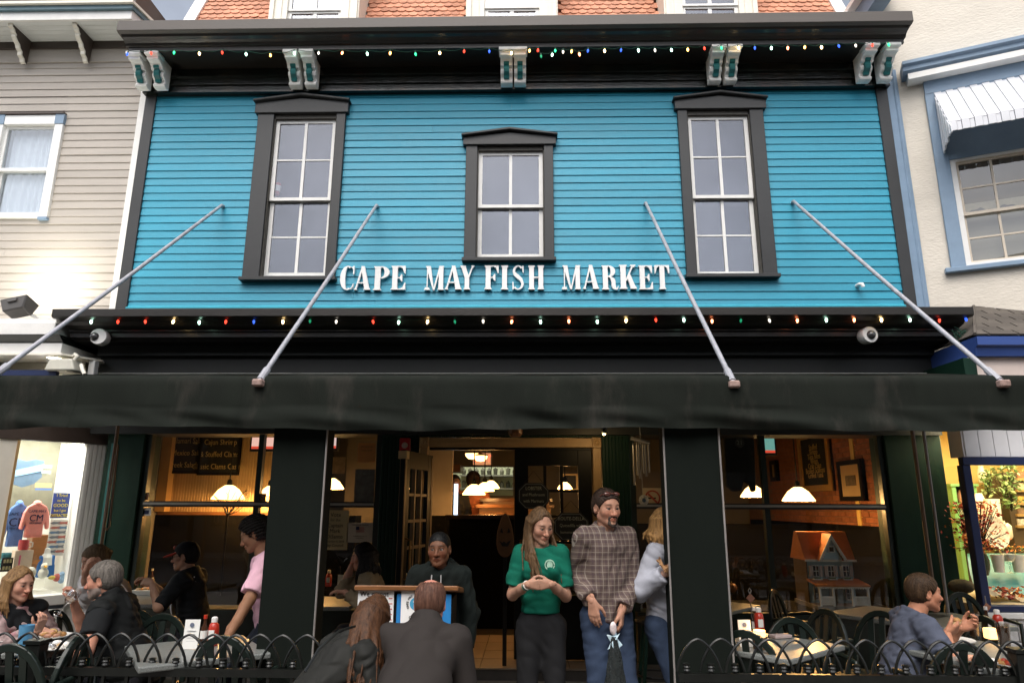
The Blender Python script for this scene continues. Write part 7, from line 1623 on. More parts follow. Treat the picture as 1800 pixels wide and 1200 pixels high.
        if hair in ('short', 'buzz', 'balding', 'tied', 'curly'):
            n2 = np.array([0, .55, -.83]); HC.append((W_(0, -.012, -.046), M @ (n2/np.linalg.norm(n2))))
            for s in (1, -1): hr.ell(W_(s*.082, .004, -.010), np.array((.02, .026, .036))*q, M, .004, -1)
        if hair in ('long', 'bob'): hr.ell(W_(0, .098, .078), np.array((.032, .045, .034))*q, M, .012*q, -1)
        if hair == 'balding': hr.ell(W_(0, -.045, .148), np.array((.062, .098, .062))*q, M, .02*q, -1)
        long = extras.get('locks') if extras and 'locks' in extras else None
        if hair in ('long', 'bob') or long:
            n_ = 170; Ld = (.34 if hair == 'long' else .13) if not long else long
            for k in range(n_):
                a = math.radians(-112+224*(k+.5)/n_)+rs.normal(0, .03); back = math.cos(a)
                sx, sy = math.sin(a), -math.cos(a)
                y0 = -.075+.135*abs(math.degrees(a))/118; p0 = W_(.008*(1 if a > 0 else -1), y0, .036+.083*math.sqrt(max(.1, 1-((y0+.014)/.098)**2))); p1 = W_(.088*sx, -.014+.104*sy, .030); p2 = W_(.092*sx, -.018+.104*sy, -.045)
                drop = Ld*q*rs.uniform(.75, 1.05); out_ = M @ np.array([sx, sy, 0]); jit = rs.normal(0, .012, 3)
                gd = -Z if not (extras and 'flow' in extras) else unit(extras['flow'])
                fw = (M @ np.array([0, 1., 0]))*(extras.get('fwd', 0) if extras else 0)*max(0, -sy+.6 if sy < 0 else .6-sy*0+.4); fw[2] = 0
                p3 = p2+gd*drop*.5+out_*.014+jit+fw*.6; p4 = p2+gd*drop-out_*.004+jit*1.8+fw
                r0 = rs.uniform(.0055, .0095)
                for (a_, b_, ra, rb) in ((p0, p1, r0, r0), (p1, p2, r0, r0), (p2, p3, r0, r0*.9), (p3, p4, r0*.9, r0*.45)): hr.cone(a_, b_, ra*q, rb*q, .011)
        if hair == 'tied':
            b_ = W_(0, -.125, .0); hr.cone(W_(0, -.10, .03), b_, .03*q, .026*q, .02); hr.cone(b_, b_-Z*.14-hF*.01, .024*q, .008*q, .02)
        sd0 = rs.uniform(0, 9)
        amp = {'buzz': .0006, 'curly': .006, 'long': .0022, 'bob': .0020, 'balding': .0014}.get(hair, .0022)
        def hn(P_):
            l = (P_-hc) @ M/q; an_ = np.arctan2(l[..., 0], -l[..., 1]+.2*l[..., 2])
            if hair == 'curly': return amp*(np.sin(l[..., 0]*260+sd0)*np.sin(l[..., 1]*240)+np.sin(l[..., 2]*270+l[..., 0]*90))
            zk = .15 if hair in ('long', 'bob') else 1.
            if zk < 1: return amp*np.clip((l[..., 2]+.02)/.05, 0, 1)*(np.sin(an_*64+sd0)+.7*np.sin(an_*113))
            return amp*(np.sin(an_*46+sd0+zk*l[..., 2]*22)+.7*np.sin(an_*83+zk*l[..., 2]*37))
        hr.noise = hn
        hvv = hr.mesh((.0046 if fine else .009)*(1 if vox <= 1 else vox))
        if len(hvv[0]): link('hair', to_mesh('hair', [hvv], hm, off), root)
    # ---- trousers
    if pants:
        f = Field(); f.cone(P+sp*.09*H, P-Z*.01, .074*H*wf*(.4+.6*g), .084*H*(.6+.4*g), .05, .70, tf, cut=[(P+sp*.062*H, sp)])
        for i in range(2):
            f.cone(hp[i], kn[i], .057*H*(.6+.4*g), .041*H, .05); f.cone(kn[i], an[i]-Z*.02, .041*H, .032*H, .03)
        f.noise = wrinkle(.0035, .9, int(u)); link('trousers', to_mesh('trousers', [f.mesh(.0105*vox)], pants, off), root)
        f = Field()
        for i in range(2):
            a_ = np.array([an[i][0], an[i][1], .045]); f.cone(a_-sd*.05, a_+sd*.13-Z*.012, .042, .036, .02)
        f.cuts.append((np.array([0, 0, .004]), -Z)); link('shoes', to_mesh('shoes', [f.mesh(.012*vox)], cloth('dark_shoe', (.02, .018, .016), .5), off), root)
    # ---- shirt or jacket
    wf = .86 if sex == 'f' else 1.
    def garment(name, mat, infl=.012, sleeve=.55, hem=-.03, collar=0., amp=.006, arms=True, open_front=False, hood=False, scl=1., neckcut=.0, sl_r=.012, band=None, voxs=.0088):
        f = Field()
        if band is None:
            f.cone(P+sp*((hem-.09)*H), P+sp*.11*H, .088*H*(.45+.55*g)+infl, .078*H*wf*(.35+.65*g)+infl, .06, .70, tf); f.cone(P+sp*.11*H, P+sp*.230*H, .078*H*wf*(.35+.65*g)+infl, .088*H*(.9+.1*wf)*(.7+.3*g)+infl*.8, .06, .66, tf)
            f.cone(sh[0]-R*.004*H-sp*.006*H, N-sp*.012*H, .028*H+infl*.6, .034*H+infl*.5, .05); f.cone(sh[1]+R*.004*H-sp*.006*H, N-sp*.012*H, .028*H+infl*.6, .034*H+infl*.5, .05); f.cone(P+sp*.265*H, N+sp*.004*H, .050*H+infl, .038*H+infl*.5, .05)
            if g > 1.05: f.ell(P+sp*.075*H+tf*.040*H*g, (.085*H*g*.9, .075*H*g*.9, .105*H), np.stack([R, tf, sp], 1), .06)
            if sex == 'f':
                for s in (1, -1): f.ell(P+sp*.226*H+tf*.052*H+s*R*.040*H, (.042*H, .036*H, .045*H), np.stack([R, tf, sp], 1), .05)
        if arms:
            for i in range(2):
                e0 = unit(el[i]-sh[i]); e1 = unit(wr[i]-el[i]); r0, r1, r2 = .031*H*(.6+.4*g)+infl, .027*H*(.5+.5*g)+sl_r, .021*H+sl_r
                if band is not None:
                    a_, b_, which = band
                    if which != i: continue
                    A0, B0_ = (sh[i]+(el[i]-sh[i])*a_, sh[i]+(el[i]-sh[i])*b_); f.cone(A0, B0_, r0+(r1-r0)*a_+.004, r0+(r1-r0)*b_+.004, .004, cut=[(A0, -e0), (B0_, e0)]); continue
                if sleeve <= 1: c_ = sh[i]+(el[i]-sh[i])*sleeve; f.cone(sh[i], sh[i]+(el[i]-sh[i])*min(1, sleeve+.12), r0, r1+.006*(1-sleeve), .04, cut=[(c_, e0)])
                else:
                    f.cone(sh[i], el[i], r0, r1, .04); t_ = sleeve-1; c_ = el[i]+(wr[i]-el[i])*t_; f.cone(el[i], el[i]+(wr[i]-el[i])*min(1, t_+.1), r1, r2, .03, cut=[(c_, e1)])
        if collar: f.cone(N-sp*.01*H-F*.004, N+nd*.03*H*collar-F*.006, .043*H+infl*.4, .041*H+infl*.4, .012)
        if hood: f.ell(N-F*.055*H+Z*.0*H, (.085*H, .045*H, .045*H), np.stack([R, F, Z], 1), .03); f.cone(N-R*.055*H-F*.02*H, N+F*.05*H-sp*.03*H-R*.02*H, .022*H, .016*H, .02); f.cone(N+R*.055*H-F*.02*H, N+F*.05*H-sp*.03*H+R*.02*H, .022*H, .016*H, .02)
        if band is None:
            f.cuts.append((P+sp*(hem*H), -sp))
            if not hood: f.cuts.append((N+nd*(.012+.034*collar)*H-F*neckcut, unit(nd+F*.25)))
            f.ell(N+nd*.035*H+F*.022*H, (.040*H if not collar else .038*H, .036*H, .045*H), np.stack([R, F, nd], 1), .006, -1)
        if amp: f.noise = wrinkle(amp, scl, int(u*3+len(name)))
        return link(name, to_mesh(name, [f.mesh(voxs*vox)], mat, off), root)
    for s_ in shirt or []: garment(**s_)
    return dict(root=root, hc=hc, M=M, q=q, W=W_, P=P, N=N, H=H, F=F, R=R, Z=Z, sh=sh, el=el, wr=wr, sp=sp, tf=tf, off=off, garment=garment, kn=kn)

def acc(name, mb, mat, S_, smooth=True, **k): return mb.build(name, mat, S_['root'], smooth=smooth, **k)
wt = lambda u, v, Y: A(at(u, v, Y))

# --- woman at the far left, grey top under a black quilted vest
s = person('woman with shoulder length blonde hair and a black vest at the far left table', 34, 1026, 4.95, 55, 'sit', 1.64, lean=8, hyaw=18, hpitch=8, sex='f', skin=(.50, .27, .19), hair='bob', hcol=('dark_blonde', (.20, .115, .05)),
           pants=cloth('black_trousers', (.015, .015, .016)), shirt=[dict(name='top', mat=cloth('floral_knit', (.30, .22, .21), var=.55, scale=22, dirt=((.30, .10, .13), 16, .52, .6, .6)), sleeve=1.9), dict(name='vest', mat=cloth('black_vest', (.012, .013, .014), .6), infl=.024, sleeve=.08, collar=.5, amp=.0065)],
           hands=((wt(68, 1106, 4.80), None, (.35, -.2, .75), (-.6, .2, .2)), (wt(92, 1112, 5.0), None, (-.8, -.2, .3), (0, .2, -1))), curl=(.8, .9), extras={'locks': .17})
w = s['wr'][1]; acc('bracelet', MB().lathe([(.028, -.006), (.033, 0), (.028, .006)], tuple(w), 14, Vector(s['wr'][1]-s['el'][1]).to_track_quat('Z', 'Y').to_matrix()), mk('gold_bracelet', (.5, .33, .12), .3, .1, 10, metal=.8), s)
# --- bearded man in the black vest with the wine glass
s = person('grey haired man with a pale beard in a black vest, raising a wine glass', 182, 1019, 4.98, -82, 'sit', 1.80, lean=24, nlean=14, hyaw=0, hpitch=8, skin=(.46, .22, .15), hair='short', hcol=('steel_grey', (.13, .115, .10)), beard=.85, girth=1.22,
           pants=cloth('dark_trousers', (.02, .02, .024)), shirt=[dict(name='polo_shirt', mat=cloth('black_polo', (.013, .014, .015)), sleeve=.72, collar=.6, infl=.016, sl_r=.026), dict(name='vest', mat=cloth('black_fleece_vest', (.010, .011, .011), .7), infl=.032, sleeve=.10, collar=1.0, amp=.008)],
           hands=((wt(131, 1062, 4.98), (-.3, .2, -1), (-.15, -.1, 1), (-.9, -.4, .2)), (wt(115, 1163, 4.72), (.3, -.8, -.6), (-.9, -.1, -.35), (.1, .3, -1))), curl=(.9, .5))
c = Vector(wt(203, 1079, 4.70)); R0 = face_m(c, (.95, .2, 0))
p = Vector(s['P'] + s['sp']*.225*s['H'] - s['R']*.16 + s['tf']*.06)
acc('chest_emblem', MB(face_m(s['P']+s['sp']*.205*s['H']+s['tf']*.150*1.1-s['R']*.085, tuple(-s['R']*.6+s['tf']*-.5), tuple(s['sp']))).poly_xy([(-.018, -.008), (-.004, -.010), (.018, -.006), (.02, .004), (.006, .012), (-.012, .010)], 0, .012), mk('emblem_white', (.6, .6, .6), .7, 0), s, smooth=False)
w = s['wr'][1]; acc('wrist_watch', MB().lathe([(.027, -.012), (.034, -.008), (.034, .008), (.027, .012)], tuple(w), 14, Vector(s['wr'][1]-s['el'][1]).to_track_quat('Z', 'Y').to_matrix()), mk('watch_steel', (.4, .4, .4), .25, .1, 10, metal=.9), s)
# the wine glass in his hand
p = Vector(wt(117, 1060, 4.90)); Rg = Matrix.Rotation(math.radians(-52), 3, 'Y') @ Matrix.Rotation(math.radians(10), 3, 'X')
t = thing('wine_glass', p, 'tilted wine glass held by the bearded man in the black vest', 'wine glass')
WG = mk_glass('wine_glass_clear', (.96, .96, .96), .22, .9)
Rg = Matrix.Rotation(math.radians(35), 3, 'Y')
MB().lathe([(.034, -.085), (.032, -.082), (.006, -.078), (.004, -.03), (.006, .0), (.030, .02), (.040, .05), (.037, .095), (.032, .105), (.034, .095), (.037, .05), (.028, .022), (0, .008)], p, 20, Rg).build('bowl', WG, t, smooth=True)
MB().lathe([(0, .010), (.026, .022), (.033, .036), (0, .036)], p, 16, Rg).build('wine', mk('pale_wine', (.40, .22, .10), .1, .05, 6), t, smooth=True)
# --- woman behind him with her hand to her face
s = person('woman in a white sweater resting her face on her hand behind the bearded man', 166, 982, 5.75, -28, 'sit', 1.62, lean=12, hyaw=-12, hpitch=26, sex='f', skin=(.40, .22, .15), hair='tied', hcol=('ash_brown', (.10, .065, .035)),
           pants=cloth('dark_trousers', (.02, .02, .024)), shirt=[dict(name='sweater', mat=cloth('white_sweater', (.52, .50, .50)), sleeve=1.55, infl=.02)],
           hands=((wt(150, 1003, 5.50), None, (.25, -.1, 1), (.6, .5, 0)), (wt(190, 1060, 5.5), None, None, None)), curl=(.9, .5))
acc('tan_coat', MB().ball(s['P']+s['sp']*.17*s['H']-s['R']*.16-s['F']*.04, (.10, .16, .22), 14, 10), cloth('tan_coat', (.22, .17, .12)), s)
# --- man in a cap
CB = cloth('black_jacket', (.010, .011, .012), .7)
s = person('man in a black and red cap and black jacket eating at the left window', 326, 977, 6.25, -88, 'sit', 1.72, lean=12, hyaw=6, hpitch=6, skin=(.40, .23, .15), hair='short', hcol=('black', (.012, .010, .009)),
           pants=cloth('dark_trousers', (.02, .02, .024)), shirt=[dict(name='tee_shirt', mat=cloth('white_tee', (.62, .62, .62)), sleeve=.3), dict(name='jacket', mat=CB, infl=.028, sleeve=.98, collar=.4)],
           hands=((wt(266, 1024, 6.2), None, (-.8, -.2, .3), (0, -.5, -.6)), (wt(268, 1026, 6.0), None, (-.8, .2, .2), (0, .5, -.6))), curl=(.9, .9))
cap = Field(); cap.ell(s['W'](0, -.014, .045), np.array((.086, .106, .088))*s['q'], s['M'], .01); cap.cuts.append((s['W'](0, 0, .032), -(s['M'] @ unit((0, -.22, 1)))))
link('cap', to_mesh('cap', [cap.mesh(.005)], cloth('black_cap', (.013, .012, .014)), s['off']), s['root'])
cap = Field(); cap.cone(s['W'](-.030, .072, .036), s['W'](-.022, .150, .018), .038*s['q'], .034*s['q'], .02, .25, s['M'] @ np.array((0, .2, 1))); cap.cone(s['W'](.030, .072, .036), s['W'](.022, .150, .018), .038*s['q'], .034*s['q'], .02, .25, s['M'] @ np.array((0, .2, 1)))
link('cap_brim', to_mesh('cap_brim', [cap.mesh(.005)], cloth('red_brim', (.42, .06, .04)), s['off']), s['root'])
acc('cap_badge', MB().ball(s['W'](0, .086, .085), .018, 8, 6), mk('badge_red', (.5, .1, .06), .7, .2, 20), s)
m = MB()
for sx in (1, -1): m.tube([s['W'](sx*.031+.020*math.cos(a), .102, .002+.016*math.sin(a)) for a in np.linspace(0, 6.28, 14)], .0016, 5); m.tube([s['W'](sx*.052, .098, .006), s['W'](sx*.080, .01, .008)], .0016, 5)
acc('eyeglasses', m, INK, s)
tf_, sp_, R_ = s['tf'], s['sp'], s['R']
acc('white_front', MB().grid(lambda u, v: Vector(s['N'] - sp_*(.02+.30*v) + tf_*(.120+.065*math.sin(v*2.2)) + R_*((u-.5)*(.03+.15*v)) - tf_*.16*(u-.5)**2), 8, 12), cloth('white_tee', (.62, .62, .62)), s)
# --- waiter in the pink tee shirt bending over the table
PK = cloth('pink_tee', (.80, .48, .58))
s = person('waiter in a pink tee shirt leaning over the bare table beside the left pillar', 448, 938, 5.35, -70, 'stand', 1.74, lean=9, nlean=22, hyaw=-8, hpitch=26, skin=(.30, .155, .09), hair='curly', hcol=('black', (.012, .010, .009)),
           pants=cloth('dark_jeans', (.02, .024, .035)), shirt=[dict(name='tee_shirt', mat=PK, sleeve=.86, infl=.018, sl_r=.030, amp=.0065)],
           hands=((wt(400, 1120, 5.05), (.6, .3, .2), (-.6, -.3, -.8), (.5, .3, -.5)), (wt(398, 1125, 4.95), (.8, -.3, .1), (-.5, -.1, -.9), (.4, .3, -.6))), curl=(.7, .7))
# --- woman at the window table
OL = cloth('olive_sweater', (.20, .155, .095))
s = person('dark haired woman in an olive sweater leaning on her hand at the window table', 638, 978, 6.15, -86, 'sit', 1.62, lean=22, nlean=6, hyaw=0, hpitch=10, sex='f', skin=(.42, .22, .15), hair='tied', hcol=('black', (.012, .010, .009)),
           pants=cloth('dark_trousers', (.02, .02, .024)), shirt=[dict(name='sweater', mat=OL, sleeve=1.85, infl=.016)],
           hands=((wt(619, 992, 6.2), (-.6, 0, -1), (.1, 0, 1), (1, 0, 0)), (wt(606, 1040, 5.9), None, (-1, 0, .1), (0, 0, -1))), curl=(.7, .5), extras={'locks': .2})
s['garment']('sleeve_stripe', cloth('cream_stripe', (.55, .50, .45)), infl=.012, sl_r=.015, band=(.55, .68, 1), amp=0); s['garment']('sleeve_stripe', cloth('cream_stripe', (.55, .50, .45)), infl=.012, sl_r=.015, band=(.78, .90, 1), amp=0)
# --- boy in the dark hoodie behind the host stand
HD = cloth('black_green_hoodie', (.008, .011, .010), .9)
s = person('young man in a dark hooded sweatshirt looking at the street from behind the host stand', 772, 965, 4.72, -4, 'stand', None, lean=2, hyaw=0, hpitch=0, hroll=2, skin=(.13, .058, .032), hair='buzz', hcol=('jet_black', (.004, .004, .004)), brows=(.012, .008, .006), headscale=1.1, girth=1.0,
           pants=cloth('dark_trousers', (.02, .02, .024)), shirt=[dict(name='hoodie', mat=HD, sleeve=1.95, infl=.020, sl_r=.020, hood=True, amp=.007)])
acc('drawstring', MB().tube([s['N']+s['F']*.10-s['R']*.03-s['Z']*.03, s['N']+s['F']*.135-s['R']*.04-s['Z']*.17], .004, 6), cloth('grey_cord', (.3, .3, .3)), s); acc('drawstring', MB().tube([s['N']+s['F']*.10+s['R']*.03-s['Z']*.03, s['N']+s['F']*.135+s['R']*.03-s['Z']*.14], .004, 6), cloth('grey_cord', (.3, .3, .3)), s)
# --- couple reading the menu, backs to the street
BLK = cloth('black_coat', (.018, .018, .016), .6)
s = person('woman with long auburn hair bending to read the host stand menu', 657, 1086, 3.85, 138, 'stand', 1.58, lean=50, nlean=36, hyaw=18, hpitch=34, hroll=8, sex='f', skin=(.46, .25, .18), hair='long', hcol=('auburn', (.062, .027, .012), .38),
           pants=cloth('dark_trousers', (.02, .02, .024)), shirt=[dict(name='coat', mat=BLK, sleeve=1.95, infl=.016, sl_r=.018, amp=.006, collar=.3)], girth=.95, extras={'locks': .44, 'flow': (.06, -.66, -1)},
           hands=((wt(690, 1230, 3.8), None, None, None), (wt(560, 1260, 3.6), None, None, None)))
a, b, c = A(at(596, 1108, 3.42)), A(at(560, 1140, 3.3)), A(at(536, 1180, 3.22))
acc('bag_strap', MB().tube([A(at(624, 1100, 3.55)), a, b, c], .006, 6), IRON, s)
GJ = cloth('grey_brown_jacket', (.029, .0245, .0225), .75, var=.08, scale=5)
s = person('man with thinning red hair in a grey jacket bending to read the host stand menu', 756, 1061, 3.95, 178, 'stand', 1.78, lean=50, nlean=38, hyaw=4, hpitch=22, skin=(.52, .22, .16), hair='balding', hcol=('ginger', (.095, .045, .03)),
           pants=cloth('dark_jeans', (.02, .024, .035)), shirt=[dict(name='jacket', mat=GJ, sleeve=1.95, infl=.024, sl_r=.020, collar=.95, amp=.006, scl=.6)], girth=1.04,
           hands=((wt(815, 1290, 3.95), (.3, -.6, -.8), None, None), (wt(715, 1290, 3.95), (-.3, -.6, -.8), None, None)))
# --- girl in the green tee shirt
GT = cloth('green_tee', (.006, .112, .072), .85)
p = A(at(946, 1024, 4.50))
s = person('young woman in a green tee shirt with long hair, hands clasped, looking down', 950, 924, 4.85, -2, 'stand', None, lean=2, hyaw=30, hpitch=16, sex='f', skin=(.40, .22, .15), hair='long', hcol=('light_brown', (.095, .055, .027)),
           pants=cloth('black_jeans', (.014, .014, .015)), shirt=[dict(name='tee_shirt', mat=GT, sleeve=.80, infl=.011, sl_r=.018, hem=.055, amp=.0065)], extras={'locks': .36, 'fwd': .10}, headscale=1.05, girth=.90,
           hands=((wt(928, 1027, 4.64), (-.5, .9, -.5), (.9, -.2, .02), (0, 1, .1)), (wt(968, 1026, 4.64), (.5, .9, -.5), (-.9, -.2, -.05), (0, 1, .1))), curl=(.45, .55))
c = s['P']+s['sp']*.252*s['H']+s['tf']*.135-s['R']*.062
m = MB(face_m(c, tuple(-s['R']), tuple(s['sp']))); o = ring(0, 0, .034, .034, .007, .007, 0, 350, 18); m.poly_xy(o, -.01, .004); m.poly_xy(arc(0, 0, .02, .024, 0, 330, 12), -.01, .004)
acc('shirt_emblem', m, mk('emblem_mint', (.35, .55, .42), .8, .3, 60), s, smooth=False)
w = s['wr'][0]
for k in range(3): acc('bracelet', MB().lathe([(.027, -.004), (.031, 0), (.027, .004)], tuple(w-unit(s['wr'][0]-s['el'][0])*(.012*k+.01)), 14, Vector(s['wr'][0]-s['el'][0]).to_track_quat('Z', 'Y').to_matrix()), mk(['bead_white', 'bead_dark', 'bead_green'][k], [(.5, .5, .45), (.02, .02, .02), (.05, .2, .12)][k], .4, .2, 40), s)
# --- man in the plaid shirt
def plaid():
    m = mk('plaid_cotton', (.115, .080, .064), .85, .1, 10, .001, 200); t = m.node_tree; N_, L = t.nodes, t.links; b = N_['Principled BSDF']
    tc = N_.new('ShaderNodeTexCoord'); sx = N_.new('ShaderNodeSeparateXYZ'); L.new(tc.outputs['Object'], sx.inputs[0])
    xy = N_.new('ShaderNodeMath'); xy.operation = 'MULTIPLY_ADD'; xy.inputs[1].default_value = .6; L.new(sx.outputs['Y'], xy.inputs[0]); L.new(sx.outputs['X'], xy.inputs[2])
    def band(src, freq, width, ph):
        a = N_.new('ShaderNodeMath'); a.operation = 'MULTIPLY_ADD'; a.inputs[1].default_value = freq; a.inputs[2].default_value = ph; L.new(src, a.inputs[0])
        f_ = N_.new('ShaderNodeMath'); f_.operation = 'FRACT'; L.new(a.outputs[0], f_.inputs[0]); c_ = N_.new('ShaderNodeMath'); c_.operation = 'LESS_THAN'; c_.inputs[1].default_value = width; L.new(f_.outputs[0], c_.inputs[0]); return c_.outputs[0]
    col = b.inputs['Base Color'].links[0].from_socket
    for src, fq, wd, ph, cc, am in ((xy.outputs[0], 24, .28, 0, (.06, .035, .04), .6), (sx.outputs['Z'], 24, .28, .1, (.06, .035, .04), .6), (xy.outputs[0], 24, .08, .5, (.30, .26, .22), .7), (sx.outputs['Z'], 24, .08, .6, (.30, .26, .22), .7)):
        o_ = band(src, fq, wd, ph); s_ = N_.new('ShaderNodeMath'); s_.operation = 'MULTIPLY'; s_.inputs[1].default_value = am; L.new(o_, s_.inputs[0])
        mx = N_.new('ShaderNodeMix'); mx.data_type = 'RGBA'; L.new(s_.outputs[0], mx.inputs[0]); L.new(col, mx.inputs[6]); mx.inputs[7].default_value = cc + (1,); col = mx.outputs[2]
    L.new(col, b.inputs['Base Color']); return m
s = person('tall man in a brown plaid shirt with a goatee and sunglasses on his head', 1066, 892, 4.85, 20, 'stand', None, lean=1, hyaw=4, hpitch=6, skin=(.40, .21, .14), hair='short', hcol=('dark_brown', (.035, .022, .016)), girth=.92, headscale=1.03,
           pants=cloth('blue_jeans', (.034, .050, .088), .85, var=.25), shirt=[dict(name='plaid_shirt', mat=plaid(), sleeve=1.86, infl=.018, sl_r=.020, hem=-.015, collar=.5, amp=.008)],
           hands=((wt(1041, 1056, 4.72), (-.4, 1, -.1), (.10, -.12, -1), (.5, .9, 0)), (wt(1092, 1074, 4.78), (.7, .9, -.3), (-.05, -.1, -1), (-.9, .3, 0))), curl=(.35, .9))
gb = Field(); gb.cone(s['W'](-.022, .088, -.052), s['W'](.022, .088, -.052), .0065*s['q'], .0065*s['q'], .006)
for sx in (1, -1): gb.cone(s['W'](sx*.026, .083, -.055), s['W'](sx*.022, .080, -.092), .007*s['q'], .009*s['q'], .008)
gb.cone(s['W'](-.020, .080, -.094), s['W'](.020, .080, -.094), .013*s['q'], .013*s['q'], .01); gb.ell(s['W'](0, .086, -.104), (.018, .014, .016), s['M'], .01)
gb.noise = lambda P_: .0012*np.sin(P_[..., 0]*900)*np.sin(P_[..., 2]*700)
link('beard', to_mesh('beard', [gb.mesh(.004)], hair_mat('grizzled', (.06, .045, .038)), s['off']), s['root'])
m = MB()
for sx in (1, -1): m.ball(s['W'](sx*.034, .066, .094), (.028, .014, .016), 12, 6, Matrix(s['M'].tolist()))
m.tube([s['W'](-.08, -.03, .045), s['W'](-.062, .055, .092), s['W'](0, .082, .10), s['W'](.062, .055, .092), s['W'](.08, -.03, .045)], .004, 6)
acc('sunglasses', m, mk('amber_sunglass', (.10, .03, .02), .08, .1, 6, spec=.9), s)
# bag in his left hand
p = Vector(s['wr'][1]) + Vector((-.02, -.02, -.09)); p = Vector(at(1079, 1100, 4.55))
t = thing('plastic_bag', (p.x, p.y, p.z-.55), 'knotted dark plastic bag with a shiny pale top held by the man in plaid', 'bag')
PB = mk('black_plastic_film', (.02, .024, .024), .18, .3, 14, .006, 30, spec=.8)
def bagf(u, v):
    a = u*2*PI; r = .012+.080*(v**.7)*(1 if v < .85 else (1-v)/.15*.9+.1); r *= 1+.10*math.sin(a*7+v*9)+.06*math.sin(a*13-v*17); return (p.x+r*math.cos(a), p.y+r*.7*math.sin(a), p.z-.06-.56*v)
MB().grid(bagf, 48, 30).build('bag', PB, t, smooth=True)
PT = mk('pale_blue_film', (.50, .66, .74), .2, .3, 20, .004, 40, spec=.8)
m = MB()
for k in range(7):
    a = k*.9; m.prism([(p.x-.006, p.y, p.z-.06), (p.x+.006, p.y, p.z-.06), (p.x+.035*math.cos(a)+.012, p.y+.02*math.sin(a), p.z-.06+random.uniform(-.09, .05)), (p.x+.035*math.cos(a)-.012, p.y+.02*math.sin(a), p.z-.06+random.uniform(-.09, .05))], (.004, .003, .003))
m.build('knot', PT, t)
MB().ball(p + Vector((-.004, 0, -.012)), (.022, .018, .04), 12, 8).build('top', mk('pinkish_film', (.70, .60, .60), .2, .4, 24, .004, 40), t, smooth=True)
# --- woman in the grey sweater half behind the right pillar
s = person('woman in a pale grey sweater and jeans half hidden by the right pillar', 1172, 922, 5.05, 62, 'stand', 1.66, lean=3, hyaw=10, hpitch=6, sex='f', skin=(.45, .26, .19), hair='bob', hcol=('golden_blonde', (.36, .20, .075)), girth=1.12,
           pants=cloth('blue_jeans', (.034, .050, .088), .85, var=.25), shirt=[dict(name='sweater', mat=cloth('grey_sweater', (.36, .37, .42)), sleeve=1.9, infl=.022, sl_r=.022, hem=-.005, amp=.0065)], extras={'locks': .10},
           hands=((wt(1172, 1006, 4.78), (-.5, -.2, -1), (.8, -.2, .5), (0, .4, .8)), (wt(1215, 1010, 4.9), None, (.8, 0, .3), None)), curl=(.8, .6))
p = Vector(at(1166, 1006, 4.74)); t = thing('paper_wrap', p, 'crumpled brown paper wrap held by the woman in the grey sweater', 'wrapper')
MB().grid(lambda u, v: (p.x-.03+.10*u+.01*math.sin(v*9), p.y+.03*math.sin(u*7+v*3), p.z+.10-.12*u-.05*v+.012*math.sin(u*15)), 10, 6).build('paper', mk('brown_paper', (.30, .16, .07), .7, .2, 14), t, smooth=True)
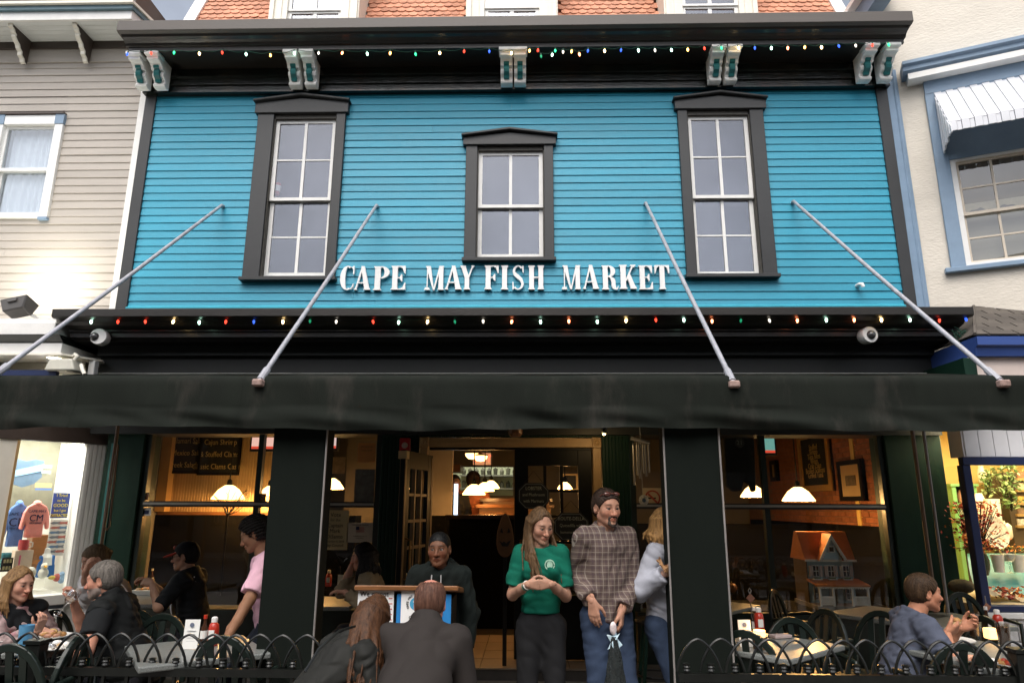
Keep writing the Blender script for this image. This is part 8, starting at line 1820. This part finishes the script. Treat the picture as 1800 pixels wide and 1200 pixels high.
# --- man in the blue tee shirt eating
s = person('man with a moustache in a slate blue tee shirt, eating at the right', 1624, 1041, 5.0, 86, 'sit', 1.74, lean=20, nlean=18, hyaw=2, hpitch=4, skin=(.44, .20, .12), hair='short', hcol=('brown', (.045, .026, .014)), girth=1.12,
           pants=cloth('blue_jeans', (.034, .050, .088), .85, var=.25), shirt=[dict(name='tee_shirt', mat=cloth('slate_tee', (.075, .085, .118)), sleeve=.64, infl=.018, sl_r=.030, amp=.0065)],
           hands=((wt(1664, 1112, 4.82), (-.3, -.7, -.8), (.85, .1, .35), (0, .6, .5)), (wt(1690, 1103, 4.95), (.3, .5, -1), (.6, -.5, .35), (0, -.6, .6))), curl=(.95, .95))
mo = Field(); mo.cone(s['W'](-.024, .086, -.053), s['W'](0, .102, -.049), .005*s['q'], .008*s['q'], .006); mo.cone(s['W'](0, .102, -.049), s['W'](.024, .086, -.053), .008*s['q'], .005*s['q'], .006)
link('moustache', to_mesh('moustache', [mo.mesh(.004)], hair_mat('brown', (.045, .026, .014)), s['off']), s['root'])
p = Vector(at(1678, 1095, 4.85)); t = thing('sandwich', p, 'half eaten sandwich in the hands of the man in the blue tee shirt', 'food')
MB().ball(p, (.05, .035, .022), 12, 8, Matrix.Rotation(-.5, 3, 'Y')).build('bread', FOOD[1], t, smooth=True); MB().ball(p + Vector((.01, -.005, .02)), (.03, .03, .018), 10, 6).build('filling', FOOD[0], t, smooth=True)
# --- staff inside
s = person('dark silhouetted bartender standing at the back of the restaurant', 799, 850, 11.7, 30, 'stand', None, skin=(.2, .1, .06), hair='short', hcol=('black', (.012, .010, .009)), pants=cloth('dark_trousers', (.02, .02, .024)), shirt=[dict(name='shirt', mat=cloth('black_tee', (.012, .012, .012)), sleeve=.8)], vox=1.7, fine=False)
s = person('figure in a rust red shirt seen from behind over the bar lamps', 832, 845, 12.3, 180, 'stand', None, skin=(.3, .17, .1), hair='curly', hcol=('dark_brown', (.035, .022, .016)), pants=cloth('dark_trousers', (.02, .02, .024)), shirt=[dict(name='shirt', mat=cloth('rust_shirt', (.30, .10, .05)), sleeve=1.9)], vox=1.7, fine=False)
# ---- stools by the door
def stool(px, Y, label):
    x = at(px, 1100, Y).x; t = thing('bar_stool', (x, Y, 0), label, 'stool', 'wooden stools by the door')
    MB().lathe([(.16, .66), (.17, .68), (.16, .70), (0, .70)], (x, Y, 0), 18).build('seat', DARKW, t)
    for k in range(4):
        a = PI/4+k*PI/2; MB().tube([(x+.11*math.cos(a), Y+.11*math.sin(a), .67), (x+.20*math.cos(a), Y+.20*math.sin(a), .0)], .018, 8).build('leg', GREEN, t)
    MB().tube([(x+.165*math.cos(q_), Y+.165*math.sin(q_), .25) for q_ in np.linspace(0, 2*PI, 17)], .01, 6).build('ring', DARKW, t)
stool(955, 6.6, 'wooden stool behind the girl in green'); stool(1150, 6.4, 'wooden stool behind the woman in the grey sweater')
